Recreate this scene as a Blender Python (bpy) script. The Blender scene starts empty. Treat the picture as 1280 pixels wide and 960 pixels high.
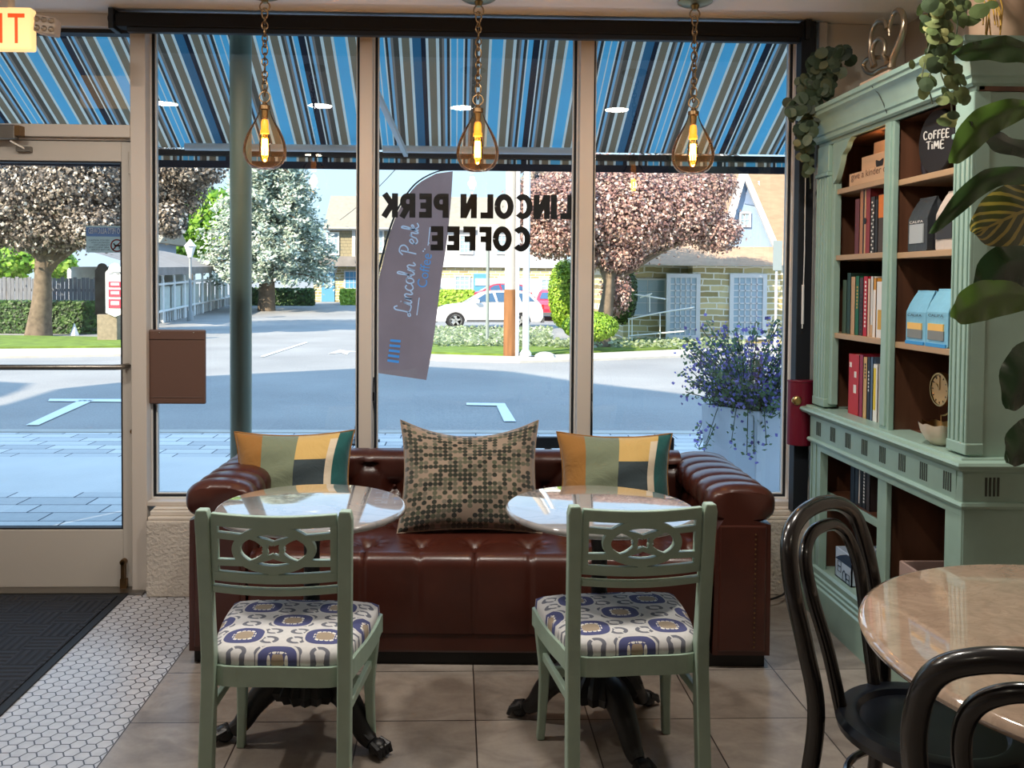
import bpy, bmesh, math, random
from mathutils import Vector, Matrix
random.seed(7)
scene = bpy.context.scene
COL = scene.collection
PI = math.pi

# ------------------------------------------------------------------ camera
FPX, PCX, PCY, EYE = 1092.0, 603.0, 386.0, 1.45
YAW, PITCH, ROLL = .0305, .0302, .0075
_f = Vector((math.sin(YAW)*math.cos(PITCH), math.cos(YAW)*math.cos(PITCH), -math.sin(PITCH)))
_r = Vector((math.cos(YAW), -math.sin(YAW), 0))
_u = _r.cross(_f)
RT = _r*math.cos(ROLL) + _u*math.sin(ROLL)
UP = -_r*math.sin(ROLL) + _u*math.cos(ROLL)
cam_data = bpy.data.cameras.new('camera')
cam = bpy.data.objects.new('camera', cam_data)
COL.objects.link(cam)
cam.matrix_world = Matrix(((RT.x, UP.x, -_f.x, 0), (RT.y, UP.y, -_f.y, 0), (RT.z, UP.z, -_f.z, EYE), (0, 0, 0, 1)))
cam_data.sensor_width = 36
cam_data.lens = FPX/1280*36
cam_data.shift_x = (640-PCX)/1280
cam_data.shift_y = (PCY-480)/1280
cam_data.clip_start = .05
cam_data.clip_end = 500
scene.camera = cam

# ------------------------------------------------------------------ exposure, sky, sun
scene.view_settings.view_transform = 'Standard'
scene.view_settings.look = 'None'
scene.view_settings.gamma = 1
scene.view_settings.exposure = 0.58
scene.view_settings.use_curve_mapping = False
scene.cycles.use_denoising = True
scene.cycles.max_bounces = 8
scene.cycles.transparent_max_bounces = 16
scene.cycles.sample_clamp_indirect = 6
scene.cycles.caustics_reflective = False
scene.cycles.caustics_refractive = False

SKY_HORIZON = (.46, .62, .70)
SKY_MID = (.46, .74, 1.06)
SKY_TOP = (.48, .82, 1.30)
SKY_STRENGTH = 1.25
SUN_E = 7.4
SUN_AZ, SUN_EL = math.radians(38), math.radians(33)
CEIL_W = 12.5            # watts of each recessed ceiling light
BULB_W = 2.4

world = bpy.data.worlds.new('sky')
scene.world = world
world.use_nodes = True
nt = world.node_tree
nt.nodes.clear()
wo = nt.nodes.new('ShaderNodeOutputWorld')
bg = nt.nodes.new('ShaderNodeBackground')
tc = nt.nodes.new('ShaderNodeTexCoord')
sp = nt.nodes.new('ShaderNodeSeparateXYZ')
rp = nt.nodes.new('ShaderNodeValToRGB')
nt.links.new(tc.outputs['Generated'], sp.inputs[0])
nt.links.new(sp.outputs['Z'], rp.inputs[0])
nt.links.new(rp.outputs[0], bg.inputs[0])
nt.links.new(bg.outputs[0], wo.inputs[0])
rp.color_ramp.elements[0].position = .04
rp.color_ramp.elements[0].color = SKY_HORIZON + (1,)
rp.color_ramp.elements[1].position = .9
rp.color_ramp.elements[1].color = SKY_TOP + (1,)
_e = rp.color_ramp.elements.new(.3)
_e.color = SKY_MID + (1,)
bg.inputs[1].default_value = SKY_STRENGTH
SUN_DIR = Vector((math.sin(SUN_AZ)*math.cos(SUN_EL), math.cos(SUN_AZ)*math.cos(SUN_EL), -math.sin(SUN_EL)))
sun_d = bpy.data.lights.new('sun', 'SUN')
sun_d.energy = SUN_E
sun_d.color = (1, .86, .66)
sun_d.angle = math.radians(.6)
sun = bpy.data.objects.new('sun', sun_d)
sun.location = (-20, -20, 25)
sun.rotation_euler = SUN_DIR.to_track_quat('-Z', 'Y').to_euler()
COL.objects.link(sun)

# ------------------------------------------------------------------ measured points
def pix_dir(x, y):
    return RT*((x-PCX)/FPX) - UP*((y-PCY)/FPX) + _f
def at(x, y, Y):                      # a point at depth Y from the eye
    d = pix_dir(x, y)
    return d*(Y/d.y) + Vector((0, 0, EYE))
def atx(x, y, X):                     # a point on the plane of the bookcase front etc.
    d = pix_dir(x, y)
    return d*(X/d.x) + Vector((0, 0, EYE))
GROUND = [(4.0, -.03), (8.95, -.1), (8.96, -.2), (20, -.35), (36, -.5), (45, -.4), (60, .05), (100, .6), (240, 1.2)]
def gz(Y):
    for (a, za), (b, zb) in zip(GROUND, GROUND[1:]):
        if Y <= b:
            return za+(zb-za)*(Y-a)/(b-a)
    return 1.2
def gnd(x, y):
    d = pix_dir(x, y)
    Y = 4.
    while Y < 200:
        if EYE+d.z/d.y*Y <= gz(Y):
            break
        Y += .03
    return Vector((d.x/d.y*Y, Y, gz(Y)))

# ------------------------------------------------------------------ materials
def lin(c):
    return tuple(((v/255)/12.92 if v/255 <= .04045 else ((v/255+.055)/1.055)**2.4) for v in c)
def newmat(name):
    m = bpy.data.materials.new(name)
    m.use_nodes = True
    b = m.node_tree.nodes['Principled BSDF']
    return m, m.node_tree, b
def mat(name, c, rough=.6, metal=0, spec=.5, noise=0, nscale=8, bump=0, bscale=60, coat=0, emit=0, trans=0, stretch=None):
    m, t, b = newmat(name)
    L = lin(c)
    b.inputs['Base Color'].default_value = L+(1,)
    b.inputs['Roughness'].default_value = rough
    b.inputs['Metallic'].default_value = metal
    b.inputs['Specular IOR Level'].default_value = spec
    if coat:
        b.inputs['Coat Weight'].default_value = coat
        b.inputs['Coat Roughness'].default_value = .1
    if emit:
        b.inputs['Emission Color'].default_value = L+(1,)
        b.inputs['Emission Strength'].default_value = emit
    tcn = mp = None
    if noise or bump:
        tcn = t.nodes.new('ShaderNodeTexCoord')
        mp = t.nodes.new('ShaderNodeMapping')
        if stretch:
            mp.inputs['Scale'].default_value = stretch
        t.links.new(tcn.outputs['Object'], mp.inputs[0])
    if noise:
        n = t.nodes.new('ShaderNodeTexNoise')
        n.inputs['Scale'].default_value = nscale
        n.inputs['Detail'].default_value = 6
        t.links.new(mp.outputs[0], n.inputs['Vector'])
        r = t.nodes.new('ShaderNodeValToRGB')
        r.color_ramp.elements[0].position = .3
        r.color_ramp.elements[1].position = .7
        r.color_ramp.elements[0].color = tuple(v*(1-noise) for v in L)+(1,)
        r.color_ramp.elements[1].color = tuple(min(1, v*(1+noise)) for v in L)+(1,)
        t.links.new(n.outputs[0], r.inputs[0])
        t.links.new(r.outputs[0], b.inputs['Base Color'])
    if bump:
        n = t.nodes.new('ShaderNodeTexNoise')
        n.inputs['Scale'].default_value = bscale
        n.inputs['Detail'].default_value = 4
        t.links.new(mp.outputs[0], n.inputs['Vector'])
        bp = t.nodes.new('ShaderNodeBump')
        bp.inputs['Strength'].default_value = bump
        bp.inputs['Distance'].default_value = .01
        t.links.new(n.outputs[0], bp.inputs['Height'])
        t.links.new(bp.outputs[0], b.inputs['Normal'])
    if trans:
        tr = t.nodes.new('ShaderNodeBsdfTranslucent')
        tr.inputs[0].default_value = L+(1,)
        mx = t.nodes.new('ShaderNodeMixShader')
        mx.inputs[0].default_value = trans
        t.links.new(b.outputs[0], mx.inputs[1])
        t.links.new(tr.outputs[0], mx.inputs[2])
        t.links.new(mx.outputs[0], t.nodes['Material Output'].inputs[0])
    return m
def glass(name, tint=(1, 1, 1), ior=1.45, gl=1.0, rough=0.0):
    m = bpy.data.materials.new(name)
    m.use_nodes = True
    t = m.node_tree
    t.nodes.clear()
    o = t.nodes.new('ShaderNodeOutputMaterial')
    a = t.nodes.new('ShaderNodeBsdfTransparent')
    a.inputs[0].default_value = tuple(tint)+(1,)
    g = t.nodes.new('ShaderNodeBsdfGlossy')
    g.inputs['Roughness'].default_value = rough
    g.inputs[0].default_value = (gl, gl, gl, 1)
    fr = t.nodes.new('ShaderNodeFresnel')
    fr.inputs[0].default_value = ior
    mx = t.nodes.new('ShaderNodeMixShader')
    t.links.new(fr.outputs[0], mx.inputs[0])
    t.links.new(a.outputs[0], mx.inputs[1])
    t.links.new(g.outputs[0], mx.inputs[2])
    t.links.new(mx.outputs[0], o.inputs[0])
    return m
class X:                              # tiny expression helper for shader maths
    def __init__(s, t, v): s.t, s.v = t, v
    def _op(s, op, a, b=None):
        n = s.t.nodes.new('ShaderNodeMath')
        n.operation = op
        for i, q in enumerate((a, b)):
            if q is None: continue
            if isinstance(q, X): s.t.links.new(q.v, n.inputs[i])
            else: n.inputs[i].default_value = q
        return X(s.t, n.outputs[0])
    def __add__(s, o): return s._op('ADD', s, o)
    def __sub__(s, o): return s._op('SUBTRACT', s, o)
    def __rsub__(s, o): return s._op('SUBTRACT', o, s)
    def __mul__(s, o): return s._op('MULTIPLY', s, o)
    def __truediv__(s, o): return s._op('DIVIDE', s, o)
    def lt(s, o): return s._op('LESS_THAN', s, o)
    def gt(s, o): return s._op('GREATER_THAN', s, o)
    def abs(s): return s._op('ABSOLUTE', s)
    def floor(s): return s._op('FLOOR', s)
    def frac(s): return s._op('FRACT', s)
    def sqrt(s): return s._op('SQRT', s)
    def pow(s, k): return s._op('POWER', s, k)
    def mx(s, o): return s._op('MAXIMUM', s, o)
    def mn(s, o): return s._op('MINIMUM', s, o)
    def atan2(s, o): return s._op('ARCTAN2', s, o)
    def sin(s): return s._op('SINE', s)
def coords(t, kind='Object'):
    n = t.nodes.new('ShaderNodeTexCoord')
    s = t.nodes.new('ShaderNodeSeparateXYZ')
    t.links.new(n.outputs[kind], s.inputs[0])
    return X(t, s.outputs[0]), X(t, s.outputs[1]), X(t, s.outputs[2])
def mixc(t, fac, a, b):               # colours may be sockets or sRGB tuples
    n = t.nodes.new('ShaderNodeMix')
    n.data_type = 'RGBA'
    for q, i in ((a, 6), (b, 7)):
        if isinstance(q, tuple): n.inputs[i].default_value = lin(q)+(1,)
        else: t.links.new(q, n.inputs[i])
    if isinstance(fac, X): t.links.new(fac.v, n.inputs[0])
    else: n.inputs[0].default_value = fac
    return n.outputs[2]
def noise(t, scale, kind='Object', detail=5, stretch=(1, 1, 1), dist=0):
    n = t.nodes.new('ShaderNodeTexNoise')
    c = t.nodes.new('ShaderNodeTexCoord')
    mp = t.nodes.new('ShaderNodeMapping')
    mp.inputs['Scale'].default_value = stretch
    t.links.new(c.outputs[kind], mp.inputs[0])
    t.links.new(mp.outputs[0], n.inputs['Vector'])
    n.inputs['Scale'].default_value = scale
    n.inputs['Detail'].default_value = detail
    n.inputs['Distortion'].default_value = dist
    return X(t, n.outputs[0])
def white(t, x, y):
    c = t.nodes.new('ShaderNodeCombineXYZ')
    t.links.new(x.v, c.inputs[0])
    t.links.new(y.v, c.inputs[1])
    n = t.nodes.new('ShaderNodeTexWhiteNoise')
    n.noise_dimensions = '2D'
    t.links.new(c.outputs[0], n.inputs[0])
    return X(t, n.outputs[0])
def bumpit(t, b, h, strength=.3, dist=.005):
    bp = t.nodes.new('ShaderNodeBump')
    bp.inputs['Strength'].default_value = strength
    bp.inputs['Distance'].default_value = dist
    t.links.new(h.v, bp.inputs['Height'])
    t.links.new(bp.outputs[0], b.inputs['Normal'])

# ------------------------------------------------------------------ mesh builder
class MB:
    def __init__(s): s.v, s.f, s.m, s.uv = [], [], [], {}
    def add(s, vs, fs, m=0, uvs=None):
        o = len(s.v)
        s.v += [tuple(p) for p in vs]
        for i, f in enumerate(fs):
            s.f.append(tuple(k+o for k in f))
            s.m.append(m)
            if uvs: s.uv[len(s.f)-1] = [uvs[k] for k in f]
        return s
    def box(s, x0, x1, y0, y1, z0, z1, m=0):
        vs = [(x, y, z) for z in (z0, z1) for y in (y0, y1) for x in (x0, x1)]
        return s.add(vs, [(0, 2, 3, 1), (4, 5, 7, 6), (0, 1, 5, 4), (2, 6, 7, 3), (0, 4, 6, 2), (1, 3, 7, 5)], m)
    def obox(s, c, ax, ay, az, m=0):          # oriented box: half axes
        c, ax, ay, az = map(Vector, (c, ax, ay, az))
        vs = [c+ax*i+ay*j+az*k for k in (-1, 1) for j in (-1, 1) for i in (-1, 1)]
        return s.add(vs, [(0, 2, 3, 1), (4, 5, 7, 6), (0, 1, 5, 4), (2, 6, 7, 3), (0, 4, 6, 2), (1, 3, 7, 5)], m)
    def beam(s, a, b, w, h, up=(0, 0, 1), m=0):
        a, b, up = Vector(a), Vector(b), Vector(up)
        d = (b-a)
        sd = d.cross(up).normalized()
        u2 = sd.cross(d).normalized()
        return s.obox((a+b)/2, d/2, sd*w/2, u2*h/2, m)
    def lathe(s, prof, c=(0, 0, 0), n=24, m=0, a0=0, a1=2*PI, axis='z', sx=1, sy=1):
        full = abs(a1-a0-2*PI) < 1e-6
        k = n if full else n+1
        vs, fs = [], []
        for r, z in prof:
            for i in range(k):
                a = a0+(a1-a0)*i/n
                p = (r*math.cos(a)*sx, r*math.sin(a)*sy, z)
                if axis == 'y': p = (p[0], p[2], p[1])
                if axis == 'x': p = (p[2], p[0], p[1])
                vs.append((c[0]+p[0], c[1]+p[1], c[2]+p[2]))
        for j in range(len(prof)-1):
            for i in range(n):
                i2 = (i+1) % k
                fs.append((j*k+i, j*k+i2, (j+1)*k+i2, (j+1)*k+i))
        return s.add(vs, fs, m)
    def cyl(s, a, b, r0, r1=None, n=12, m=0):
        return s.tube([a, b], [r0, r0 if r1 is None else r1], n, m)
    def tube(s, path, r, n=8, m=0, closed=False, cap=True):
        P = [Vector(p) for p in path]
        k = len(P)
        R = r if isinstance(r, (list, tuple)) else [r]*k
        ref = None
        vs, fs = [], []
        for i in range(k):
            if closed: t = P[(i+1) % k]-P[i-1]
            else: t = P[min(i+1, k-1)]-P[max(i-1, 0)]
            t.normalize()
            if ref is None:
                ref = Vector((0, 0, 1)) if abs(t.z) < .9 else Vector((1, 0, 0))
            a = (ref-t*ref.dot(t)).normalized()
            b = t.cross(a)
            ref = a
            for j in range(n):
                q = 2*PI*j/n
                vs.append(P[i]+(a*math.cos(q)+b*math.sin(q))*R[i])
        for i in range(k if closed else k-1):
            i2 = (i+1) % k
            for j in range(n):
                j2 = (j+1) % n
                fs.append((i*n+j, i*n+j2, i2*n+j2, i2*n+j))
        if not closed and cap:
            fs.append(tuple(range(n))[::-1])
            fs.append(tuple((k-1)*n+j for j in range(n)))
        return s.add(vs, fs, m)
    def prism(s, poly, fn, d0, d1, m=0):      # poly of (u,v); fn(u,v,d) -> point
        n = len(poly)
        vs = [fn(u, v, d0) for u, v in poly]+[fn(u, v, d1) for u, v in poly]
        fs = [tuple(range(n))[::-1], tuple(range(n, 2*n))]
        fs += [(i, (i+1) % n, n+(i+1) % n, n+i) for i in range(n)]
        return s.add(vs, fs, m)
    def band(s, path, w, fn, d0, d1, m=0, closed=False):   # strip of width w along 2-D path, thickness d0..d1
        k = len(path)
        L, R_ = [], []
        for i in range(k):
            if closed: a, b = path[i-1], path[(i+1) % k]
            else: a, b = path[max(i-1, 0)], path[min(i+1, k-1)]
            tx, ty = b[0]-a[0], b[1]-a[1]
            l = math.hypot(tx, ty) or 1
            nx, ny = -ty/l*w/2, tx/l*w/2
            L.append((path[i][0]+nx, path[i][1]+ny))
            R_.append((path[i][0]-nx, path[i][1]-ny))
        vs = []
        for i in range(k):
            vs += [fn(*L[i], d0), fn(*R_[i], d0), fn(*R_[i], d1), fn(*L[i], d1)]
        fs = []
        for i in range(k if closed else k-1):
            j = (i+1) % k
            for q in range(4):
                fs.append((i*4+q, i*4+(q+1) % 4, j*4+(q+1) % 4, j*4+q))
        if not closed:
            fs += [(3, 2, 1, 0), tuple((k-1)*4+q for q in range(4))]
        return s.add(vs, fs, m)
    def grid(s, nu, nv, fn, m=0, mfn=None, flip=False):
        vs = [fn(i/nu, j/nv) for j in range(nv+1) for i in range(nu+1)]
        uv = [(i/nu, j/nv) for j in range(nv+1) for i in range(nu+1)]
        for j in range(nv):
            pass
        fs, ms = [], []
        for j in range(nv):
            for i in range(nu):
                a = j*(nu+1)+i
                q = (a, a+1, a+nu+2, a+nu+1)
                fs.append(q[::-1] if flip else q)
                ms.append(mfn((i+.5)/nu, (j+.5)/nv) if mfn else m)
        o = len(s.m)
        s.add(vs, fs, m, uv)
        s.m[o:] = ms
        return s
    def card(s, c, nrm, size, ar=1.0, m=0, rnd=True):      # a pointed leaf of two quads' worth, folded a little
        nrm = Vector(nrm).normalized()
        a = nrm.orthogonal().normalized()
        if rnd:
            a.rotate(Matrix.Rotation(random.uniform(0, 6.28), 3, nrm))
        b = nrm.cross(a)
        c = Vector(c)
        h, w = size, size*ar*.5
        s.add([c-a*h*.5, c+b*w-nrm*w*.2, c+a*h*.5, c-b*w-nrm*w*.2], [(0, 1, 2), (0, 2, 3)], m)
        return s
    def sph(s, c, r, nu=12, nv=8, m=0, sx=1, sy=1, sz=1):
        prof = [(max(1e-4, math.sin(PI*j/nv))*r, -math.cos(PI*j/nv)*r*sz) for j in range(nv+1)]
        return s.lathe(prof, c, nu, m, sx=sx, sy=sy)
    def build(s, name, mats, parent=None, smooth=False, bevel=0, off=None, sub=0, auto=None):
        me = bpy.data.meshes.new(name)
        o = Vector(off if off is not None else (LOC.get(parent.name, (0, 0, 0)) if parent else (0, 0, 0)))
        me.from_pydata([(p[0]-o.x, p[1]-o.y, p[2]-o.z) for p in s.v], [], s.f)
        if not isinstance(mats, (list, tuple)): mats = [mats]
        for m in mats: me.materials.append(m)
        me.polygons.foreach_set('material_index', s.m)
        if smooth: me.polygons.foreach_set('use_smooth', [True]*len(s.f))
        if s.uv:
            ul = me.uv_layers.new(name='UVMap')
            for i, p in enumerate(me.polygons):
                if i in s.uv:
                    for k, li in enumerate(p.loop_indices): ul.data[li].uv = s.uv[i][k]
        me.update()
        bm = bmesh.new()
        bm.from_mesh(me)
        bmesh.ops.remove_doubles(bm, verts=bm.verts, dist=1e-6)
        if not getattr(s, 'keep', False):
            bmesh.ops.recalc_face_normals(bm, faces=bm.faces)
        if smooth and auto is not False:
            for e in bm.edges:
                if len(e.link_faces) == 2 and e.calc_face_angle(0) > math.radians(auto or 42): e.smooth = False
        bm.to_mesh(me)
        bm.free()
        ob = bpy.data.objects.new(name, me)
        COL.objects.link(ob)
        if parent is not None:
            ob.parent = parent
            LOC[ob.name] = o
        if off is not None and parent is None:
            ob.location = o
        if bevel:
            bv = ob.modifiers.new('bevel', 'BEVEL')
            bv.width = bevel
            bv.segments = 2
            bv.limit_method = 'ANGLE'
            bv.angle_limit = math.radians(40)
        if sub:
            sm = ob.modifiers.new('subdivision', 'SUBSURF')
            sm.levels = sm.render_levels = sub
        return ob
LOC = {}
def thing(name, label, cat, loc=(0, 0, 0), group=None, rz=0):
    o = bpy.data.objects.new(name, None)
    COL.objects.link(o)
    o.location = loc
    o.rotation_euler = (0, 0, rz)
    o.empty_display_size = .1
    o['label'] = label
    o['category'] = cat
    if group: o['group'] = group
    LOC[o.name] = Vector(loc)
    return o
def tag(o, label, cat, group=None):
    o['label'] = label
    o['category'] = cat
    if group: o['group'] = group
    return o
def struct(o):
    o['kind'] = 'structure'
    return o
def kids(o): return [c for c in bpy.data.objects if c.parent == o]
def dup(root, loc, rz=0, label=None, group=None):
    r = root.copy()
    COL.objects.link(r)
    r.location = loc
    r.rotation_euler = (0, 0, rz)
    if label: r['label'] = label
    if group: r['group'] = group
    for ch in kids(root):
        c = ch.copy()
        COL.objects.link(c)
        c.parent = r
        for g in kids(ch):
            d = g.copy()
            COL.objects.link(d)
            d.parent = c
    return r
def spline(pts, n=6, closed=False):           # Catmull-Rom
    P = [Vector(p) for p in pts]
    k = len(P)
    out = []
    for i in range(k if closed else k-1):
        if closed: a, b, c, d = P[i-1], P[i], P[(i+1) % k], P[(i+2) % k]
        else: a, b, c, d = P[max(i-1, 0)], P[i], P[i+1], P[min(i+2, k-1)]
        for j in range(n):
            t = j/n
            out.append(.5*((2*b)+(c-a)*t+(2*a-5*b+4*c-d)*t*t+(3*b-a-3*c+d)*t**3))
    if not closed: out.append(P[-1])
    return out
def lerp(a, b, t): return a+(b-a)*t
_fontc = {}
def letters(txt, org, xd, yd, width, height, m, name, parent=None, bold=0.0, depth=.001, shear=0, off=None):
    """flat lettering: its box starts at org, runs along xd for width and along yd for height"""
    cu = bpy.data.curves.new('t', 'FONT')
    cu.body = txt
    cu.extrude = 0
    cu.offset = bold
    cu.shear = shear
    tmp = bpy.data.objects.new('t', cu)
    COL.objects.link(tmp)
    dg = bpy.context.evaluated_depsgraph_get()
    me = bpy.data.meshes.new_from_object(tmp.evaluated_get(dg))
    bpy.data.objects.remove(tmp)
    vs = [v.co.copy() for v in me.vertices]
    fs = [tuple(p.vertices) for p in me.polygons]
    bpy.data.meshes.remove(me)
    x0, x1 = min(v.x for v in vs), max(v.x for v in vs)
    y0, y1 = min(v.y for v in vs), max(v.y for v in vs)
    xd, yd, org = Vector(xd).normalized(), Vector(yd).normalized(), Vector(org)
    nd = xd.cross(yd)*depth
    sx = width/max(1e-6, x1-x0)
    sy = height/max(1e-6, y1-y0) if height else sx
    b = MB()
    b.add([org+xd*((v.x-x0)*sx)+yd*((v.y-y0)*sy)+nd for v in vs], fs)
    if name is None: return b
    return b.build(name, m, parent, off=off)

# ================================================================== SETTING: the room
M = {}
M['wall'] = mat('wall_paint', (192, 180, 168), .8, bump=.25, bscale=40)
M['ceil'] = mat('ceiling_paint', (242, 237, 234), .85)
M['stucco'] = mat('rough_plaster', (206, 196, 184), .85, bump=.9, bscale=70)
M['sill'] = mat('sill_paint', (218, 208, 196), .55)
M['frame'] = mat('beige_frame_metal', (204, 194, 184), .45)
M['doorpaint'] = mat('door_metal', (198, 190, 180), .42)
M['gasket'] = mat('black_gasket', (16, 20, 28), .6)
M['bead'] = mat('white_bead', (228, 228, 226), .4)
M['black'] = mat('black_metal', (11, 11, 13), .45)
M['shade'] = mat('black_blind_cloth', (11, 11, 14), .8)
M['steel'] = mat('brushed_steel', (150, 146, 140), .35, metal=1)
M['brass'] = mat('aged_brass', (150, 126, 84), .32, metal=1)
M['bronze'] = mat('dark_bronze', (136, 108, 76), .38, metal=1)
M['white'] = mat('white_paint', (236, 236, 232), .5)
M['pane'] = glass('window_glass', (.97, .985, .985), 1.75, 1)

# floor: stone tiles and a strip of white hexagons by the door
def tile_mat():
    m, t, b = newmat('stone_floor_tile')
    x, y, z = coords(t)
    u = (x+.68)/.377
    v = (y-2.85)/.366
    fu, fv = u.frac(), v.frac()
    du = fu.mn(1-fu)*.377
    dv = fv.mn(1-fv)*.366
    line = du.mn(dv).lt(.0022)
    w = white(t, u.floor(), v.floor())
    n = noise(t, 5.5, detail=8, stretch=(1, 1.6, 1), dist=1.2)
    n2 = noise(t, 60, detail=3)
    f = n*.75+n2*.15+w*.2
    c = mixc(t, (f-.32)*1.9, (116, 106, 98), (178, 167, 156))
    t.links.new(mixc(t, line, c, (46, 36, 32)), b.inputs['Base Color'])
    b.inputs['Roughness'].default_value = .33
    bumpit(t, b, n*.4+(1-line)*.6, .25, .004)
    return m
def hex_mat():
    m, t, b = newmat('white_hexagon_tile')
    x, y, z = coords(t)
    S = .0465
    px, py = y/S, x/S
    r2 = 1.7320508
    def cell(ox, oy):
        qx = ((px+ox).frac()-.5).abs()
        qy = (((py+oy)/r2).frac()-.5).abs()*r2
        return qx, qy
    ax, ay = cell(.5, r2/2)
    bx, by = cell(0, 0)
    ha = ax.mx(ax*.5+ay*.8660254)
    hb = bx.mx(bx*.5+by*.8660254)
    h = ha.mn(hb)
    line = h.gt(.452)
    n = noise(t, 25)
    c = mixc(t, n, (160, 159, 163), (206, 206, 210))
    t.links.new(mixc(t, line, c, (58, 56, 60)), b.inputs['Base Color'])
    b.inputs['Roughness'].default_value = .32
    bumpit(t, b, 1-line, .4, .003)
    return m
M['tile'] = tile_mat()
M['hex'] = hex_mat()
b = MB(); b.box(-1.06, 2.2, -3.6, 4.12, -.06, 0)
struct(b.build('floor', M['tile']))
b = MB(); b.box(-3.3, -1.06, -3.6, 4.16, -.06, 0)
struct(b.build('floor_hexagon', M['hex']))
# ceiling: low soffit, then a higher recess in front of the window wall
b = MB(); b.box(-3.3, 2.2, -3.6, 3.68, 2.6, 2.9)
struct(b.build('ceiling', M['ceil'], bevel=.012))
b = MB(); b.box(-3.3, 2.2, 3.68, 4.3, 2.66, 2.9)
struct(b.build('ceiling_recess', M['ceil']))
b = MB(); b.box(2.08, 2.2, -3.6, 4.25, 0, 2.66)
struct(b.build('wall_right', M['wall']))
b = MB(); b.box(-3.3, -3.2, -3.6, 4.25, 0, 2.66)
struct(b.build('wall_left', M['wall']))
b = MB(); b.box(-3.2, 2.08, -3.6, -3.5, 0, 2.66)
struct(b.build('wall_back', M['wall']))
# window wall: low plaster stub, sill, header, the solid piece behind the bookcase
b = MB(); b.box(-1.405, 2.08, 3.99, 4.25, 0, .352)
struct(b.build('wall_front', M['stucco'], bevel=.008))
b = MB()
b.box(-1.40, 2.08, 4.0, 4.25, .352, .368)
b.box(-1.395, 2.08, 4.015, 4.25, .368, .392)
b.box(-1.385, 2.08, 4.03, 4.25, .392, .402)
struct(b.build('trim_sill', M['sill'], bevel=.006))
b = MB(); b.box(1.645, 2.08, 4.03, 4.25, .40, 2.66); b.box(1.66, 1.70, 4.0, 4.03, .40, 2.66)
struct(b.build('wall_front_right', M['sill'], bevel=.006))
b = MB(); b.box(-3.2, -2.6, 4.03, 4.25, 0, 2.66)
struct(b.build('wall_front_left', M['wall']))
# mullions and sash rails of the shop window
def bar(name, x0, x1, z0, z1, y0=4.06, y1=4.2, m='frame'):
    b = MB(); b.box(x0, x1, y0, y1, z0, z1)
    return struct(b.build(name, M[m], bevel=.004))
bar('trim_1', -1.493, -1.423, 0, 2.66)
bar('trim_2', -.449, -.389, .402, 2.66)
bar('trim_3', .570, .635, .402, 2.66)
bar('trim_4', 1.597, 1.645, .402, 2.66)
bar('trim_5', -1.423, -.449, .402, .424)
bar('trim_6', -.389, .570, .402, .424)
bar('trim_7', .635, 1.597, .402, .424)
bar('trim_8', -1.423, 1.597, 2.64, 2.66)
bar('trim_9', -2.6, -2.53, 0, 2.66)
bar('trim_11', -2.53, -1.493, 2.6, 2.66)
for i, (x0, x1) in enumerate(((-1.423, -.449), (-.389, .570), (.635, 1.597))):
    z0, z1 = .424, 2.64
    b = MB()
    for k, (w, mi, y0) in enumerate(((.006, 1, 4.125), (.011, 0, 4.132), (.006, 1, 4.14))):
        o = (0, .006, .017)[k]
        b.box(x0+o, x0+o+w, y0, 4.165, z0+o, z1-o, mi)
        b.box(x1-o-w, x1-o, y0, 4.165, z0+o, z1-o, mi)
        b.box(x0+o+w, x1-o-w, y0, 4.165, z0+o, z0+o+w, mi)
        b.box(x0+o+w, x1-o-w, y0, 4.165, z1-o-w, z1-o, mi)
    w = struct(b.build('window_%d' % (i+1), [M['gasket'], M['bead']]))
    g = MB(); g.add([(x0+.02, 4.15, z0+.02), (x1-.02, 4.15, z0+.02), (x1-.02, 4.15, z1-.02), (x0+.02, 4.15, z1-.02)], [(0, 1, 2, 3)])
    g.build('pane', M['pane'], w)
# door with its transom light
b = MB()
b.box(-2.53, -1.493, 4.06, 4.2, 2.10, 2.157)
b.box(-2.53, -1.493, 4.085, 4.2, 2.09, 2.10)
struct(b.build('trim_10', M['frame'], bevel=.003))
b = MB()
for (x0, x1, zz0, zz1) in ((-2.53, -2.515, 2.157, 2.592), (-1.508, -1.493, 2.157, 2.592)): b.box(x0, x1, 4.13, 4.165, zz0, zz1)
b.box(-2.515, -1.508, 4.13, 4.165, 2.157, 2.167); b.box(-2.53, -1.493, 4.10, 4.165, 2.582, 2.612)
w = struct(b.build('window_4', M['gasket']))
g = MB(); g.add([(-2.515, 4.15, 2.165), (-1.508, 4.15, 2.165), (-1.508, 4.15, 2.585), (-2.515, 4.15, 2.585)], [(0, 1, 2, 3)])
g.build('pane', M['pane'], w)
b = MB()
b.box(-1.548, -1.497, 4.10, 4.15, .012, 2.085)
b.box(-2.525, -2.43, 4.10, 4.15, .012, 2.085)
b.box(-2.43, -1.548, 4.10, 4.15, .012, .282)
b.box(-2.43, -1.548, 4.10, 4.15, 1.995, 2.085)
door = struct(b.build('door_1', M['doorpaint'], bevel=.003))
g = MB(); g.add([(-2.43, 4.128, .28), (-1.548, 4.128, .28), (-1.548, 4.128, 1.996), (-2.43, 4.128, 1.996)], [(0, 1, 2, 3)])
g.build('pane', M['pane'], door)
b = MB()
for z in (.282, 1.988): b.box(-2.43, -1.548, 4.105, 4.145, z, z+.008)
for x in (-2.43, -1.556): b.box(x, x+.008, 4.105, 4.145, .29, 1.988)
b.build('gasket', M['gasket'], door)
b = MB()
zb = at(90, 460, 4.03).z
b.tube([(-2.46, 4.03, zb), (-1.56, 4.03, zb+.004), (-1.535, 4.04, zb+.004), (-1.52, 4.10, zb+.004)], .013, 12)
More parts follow.
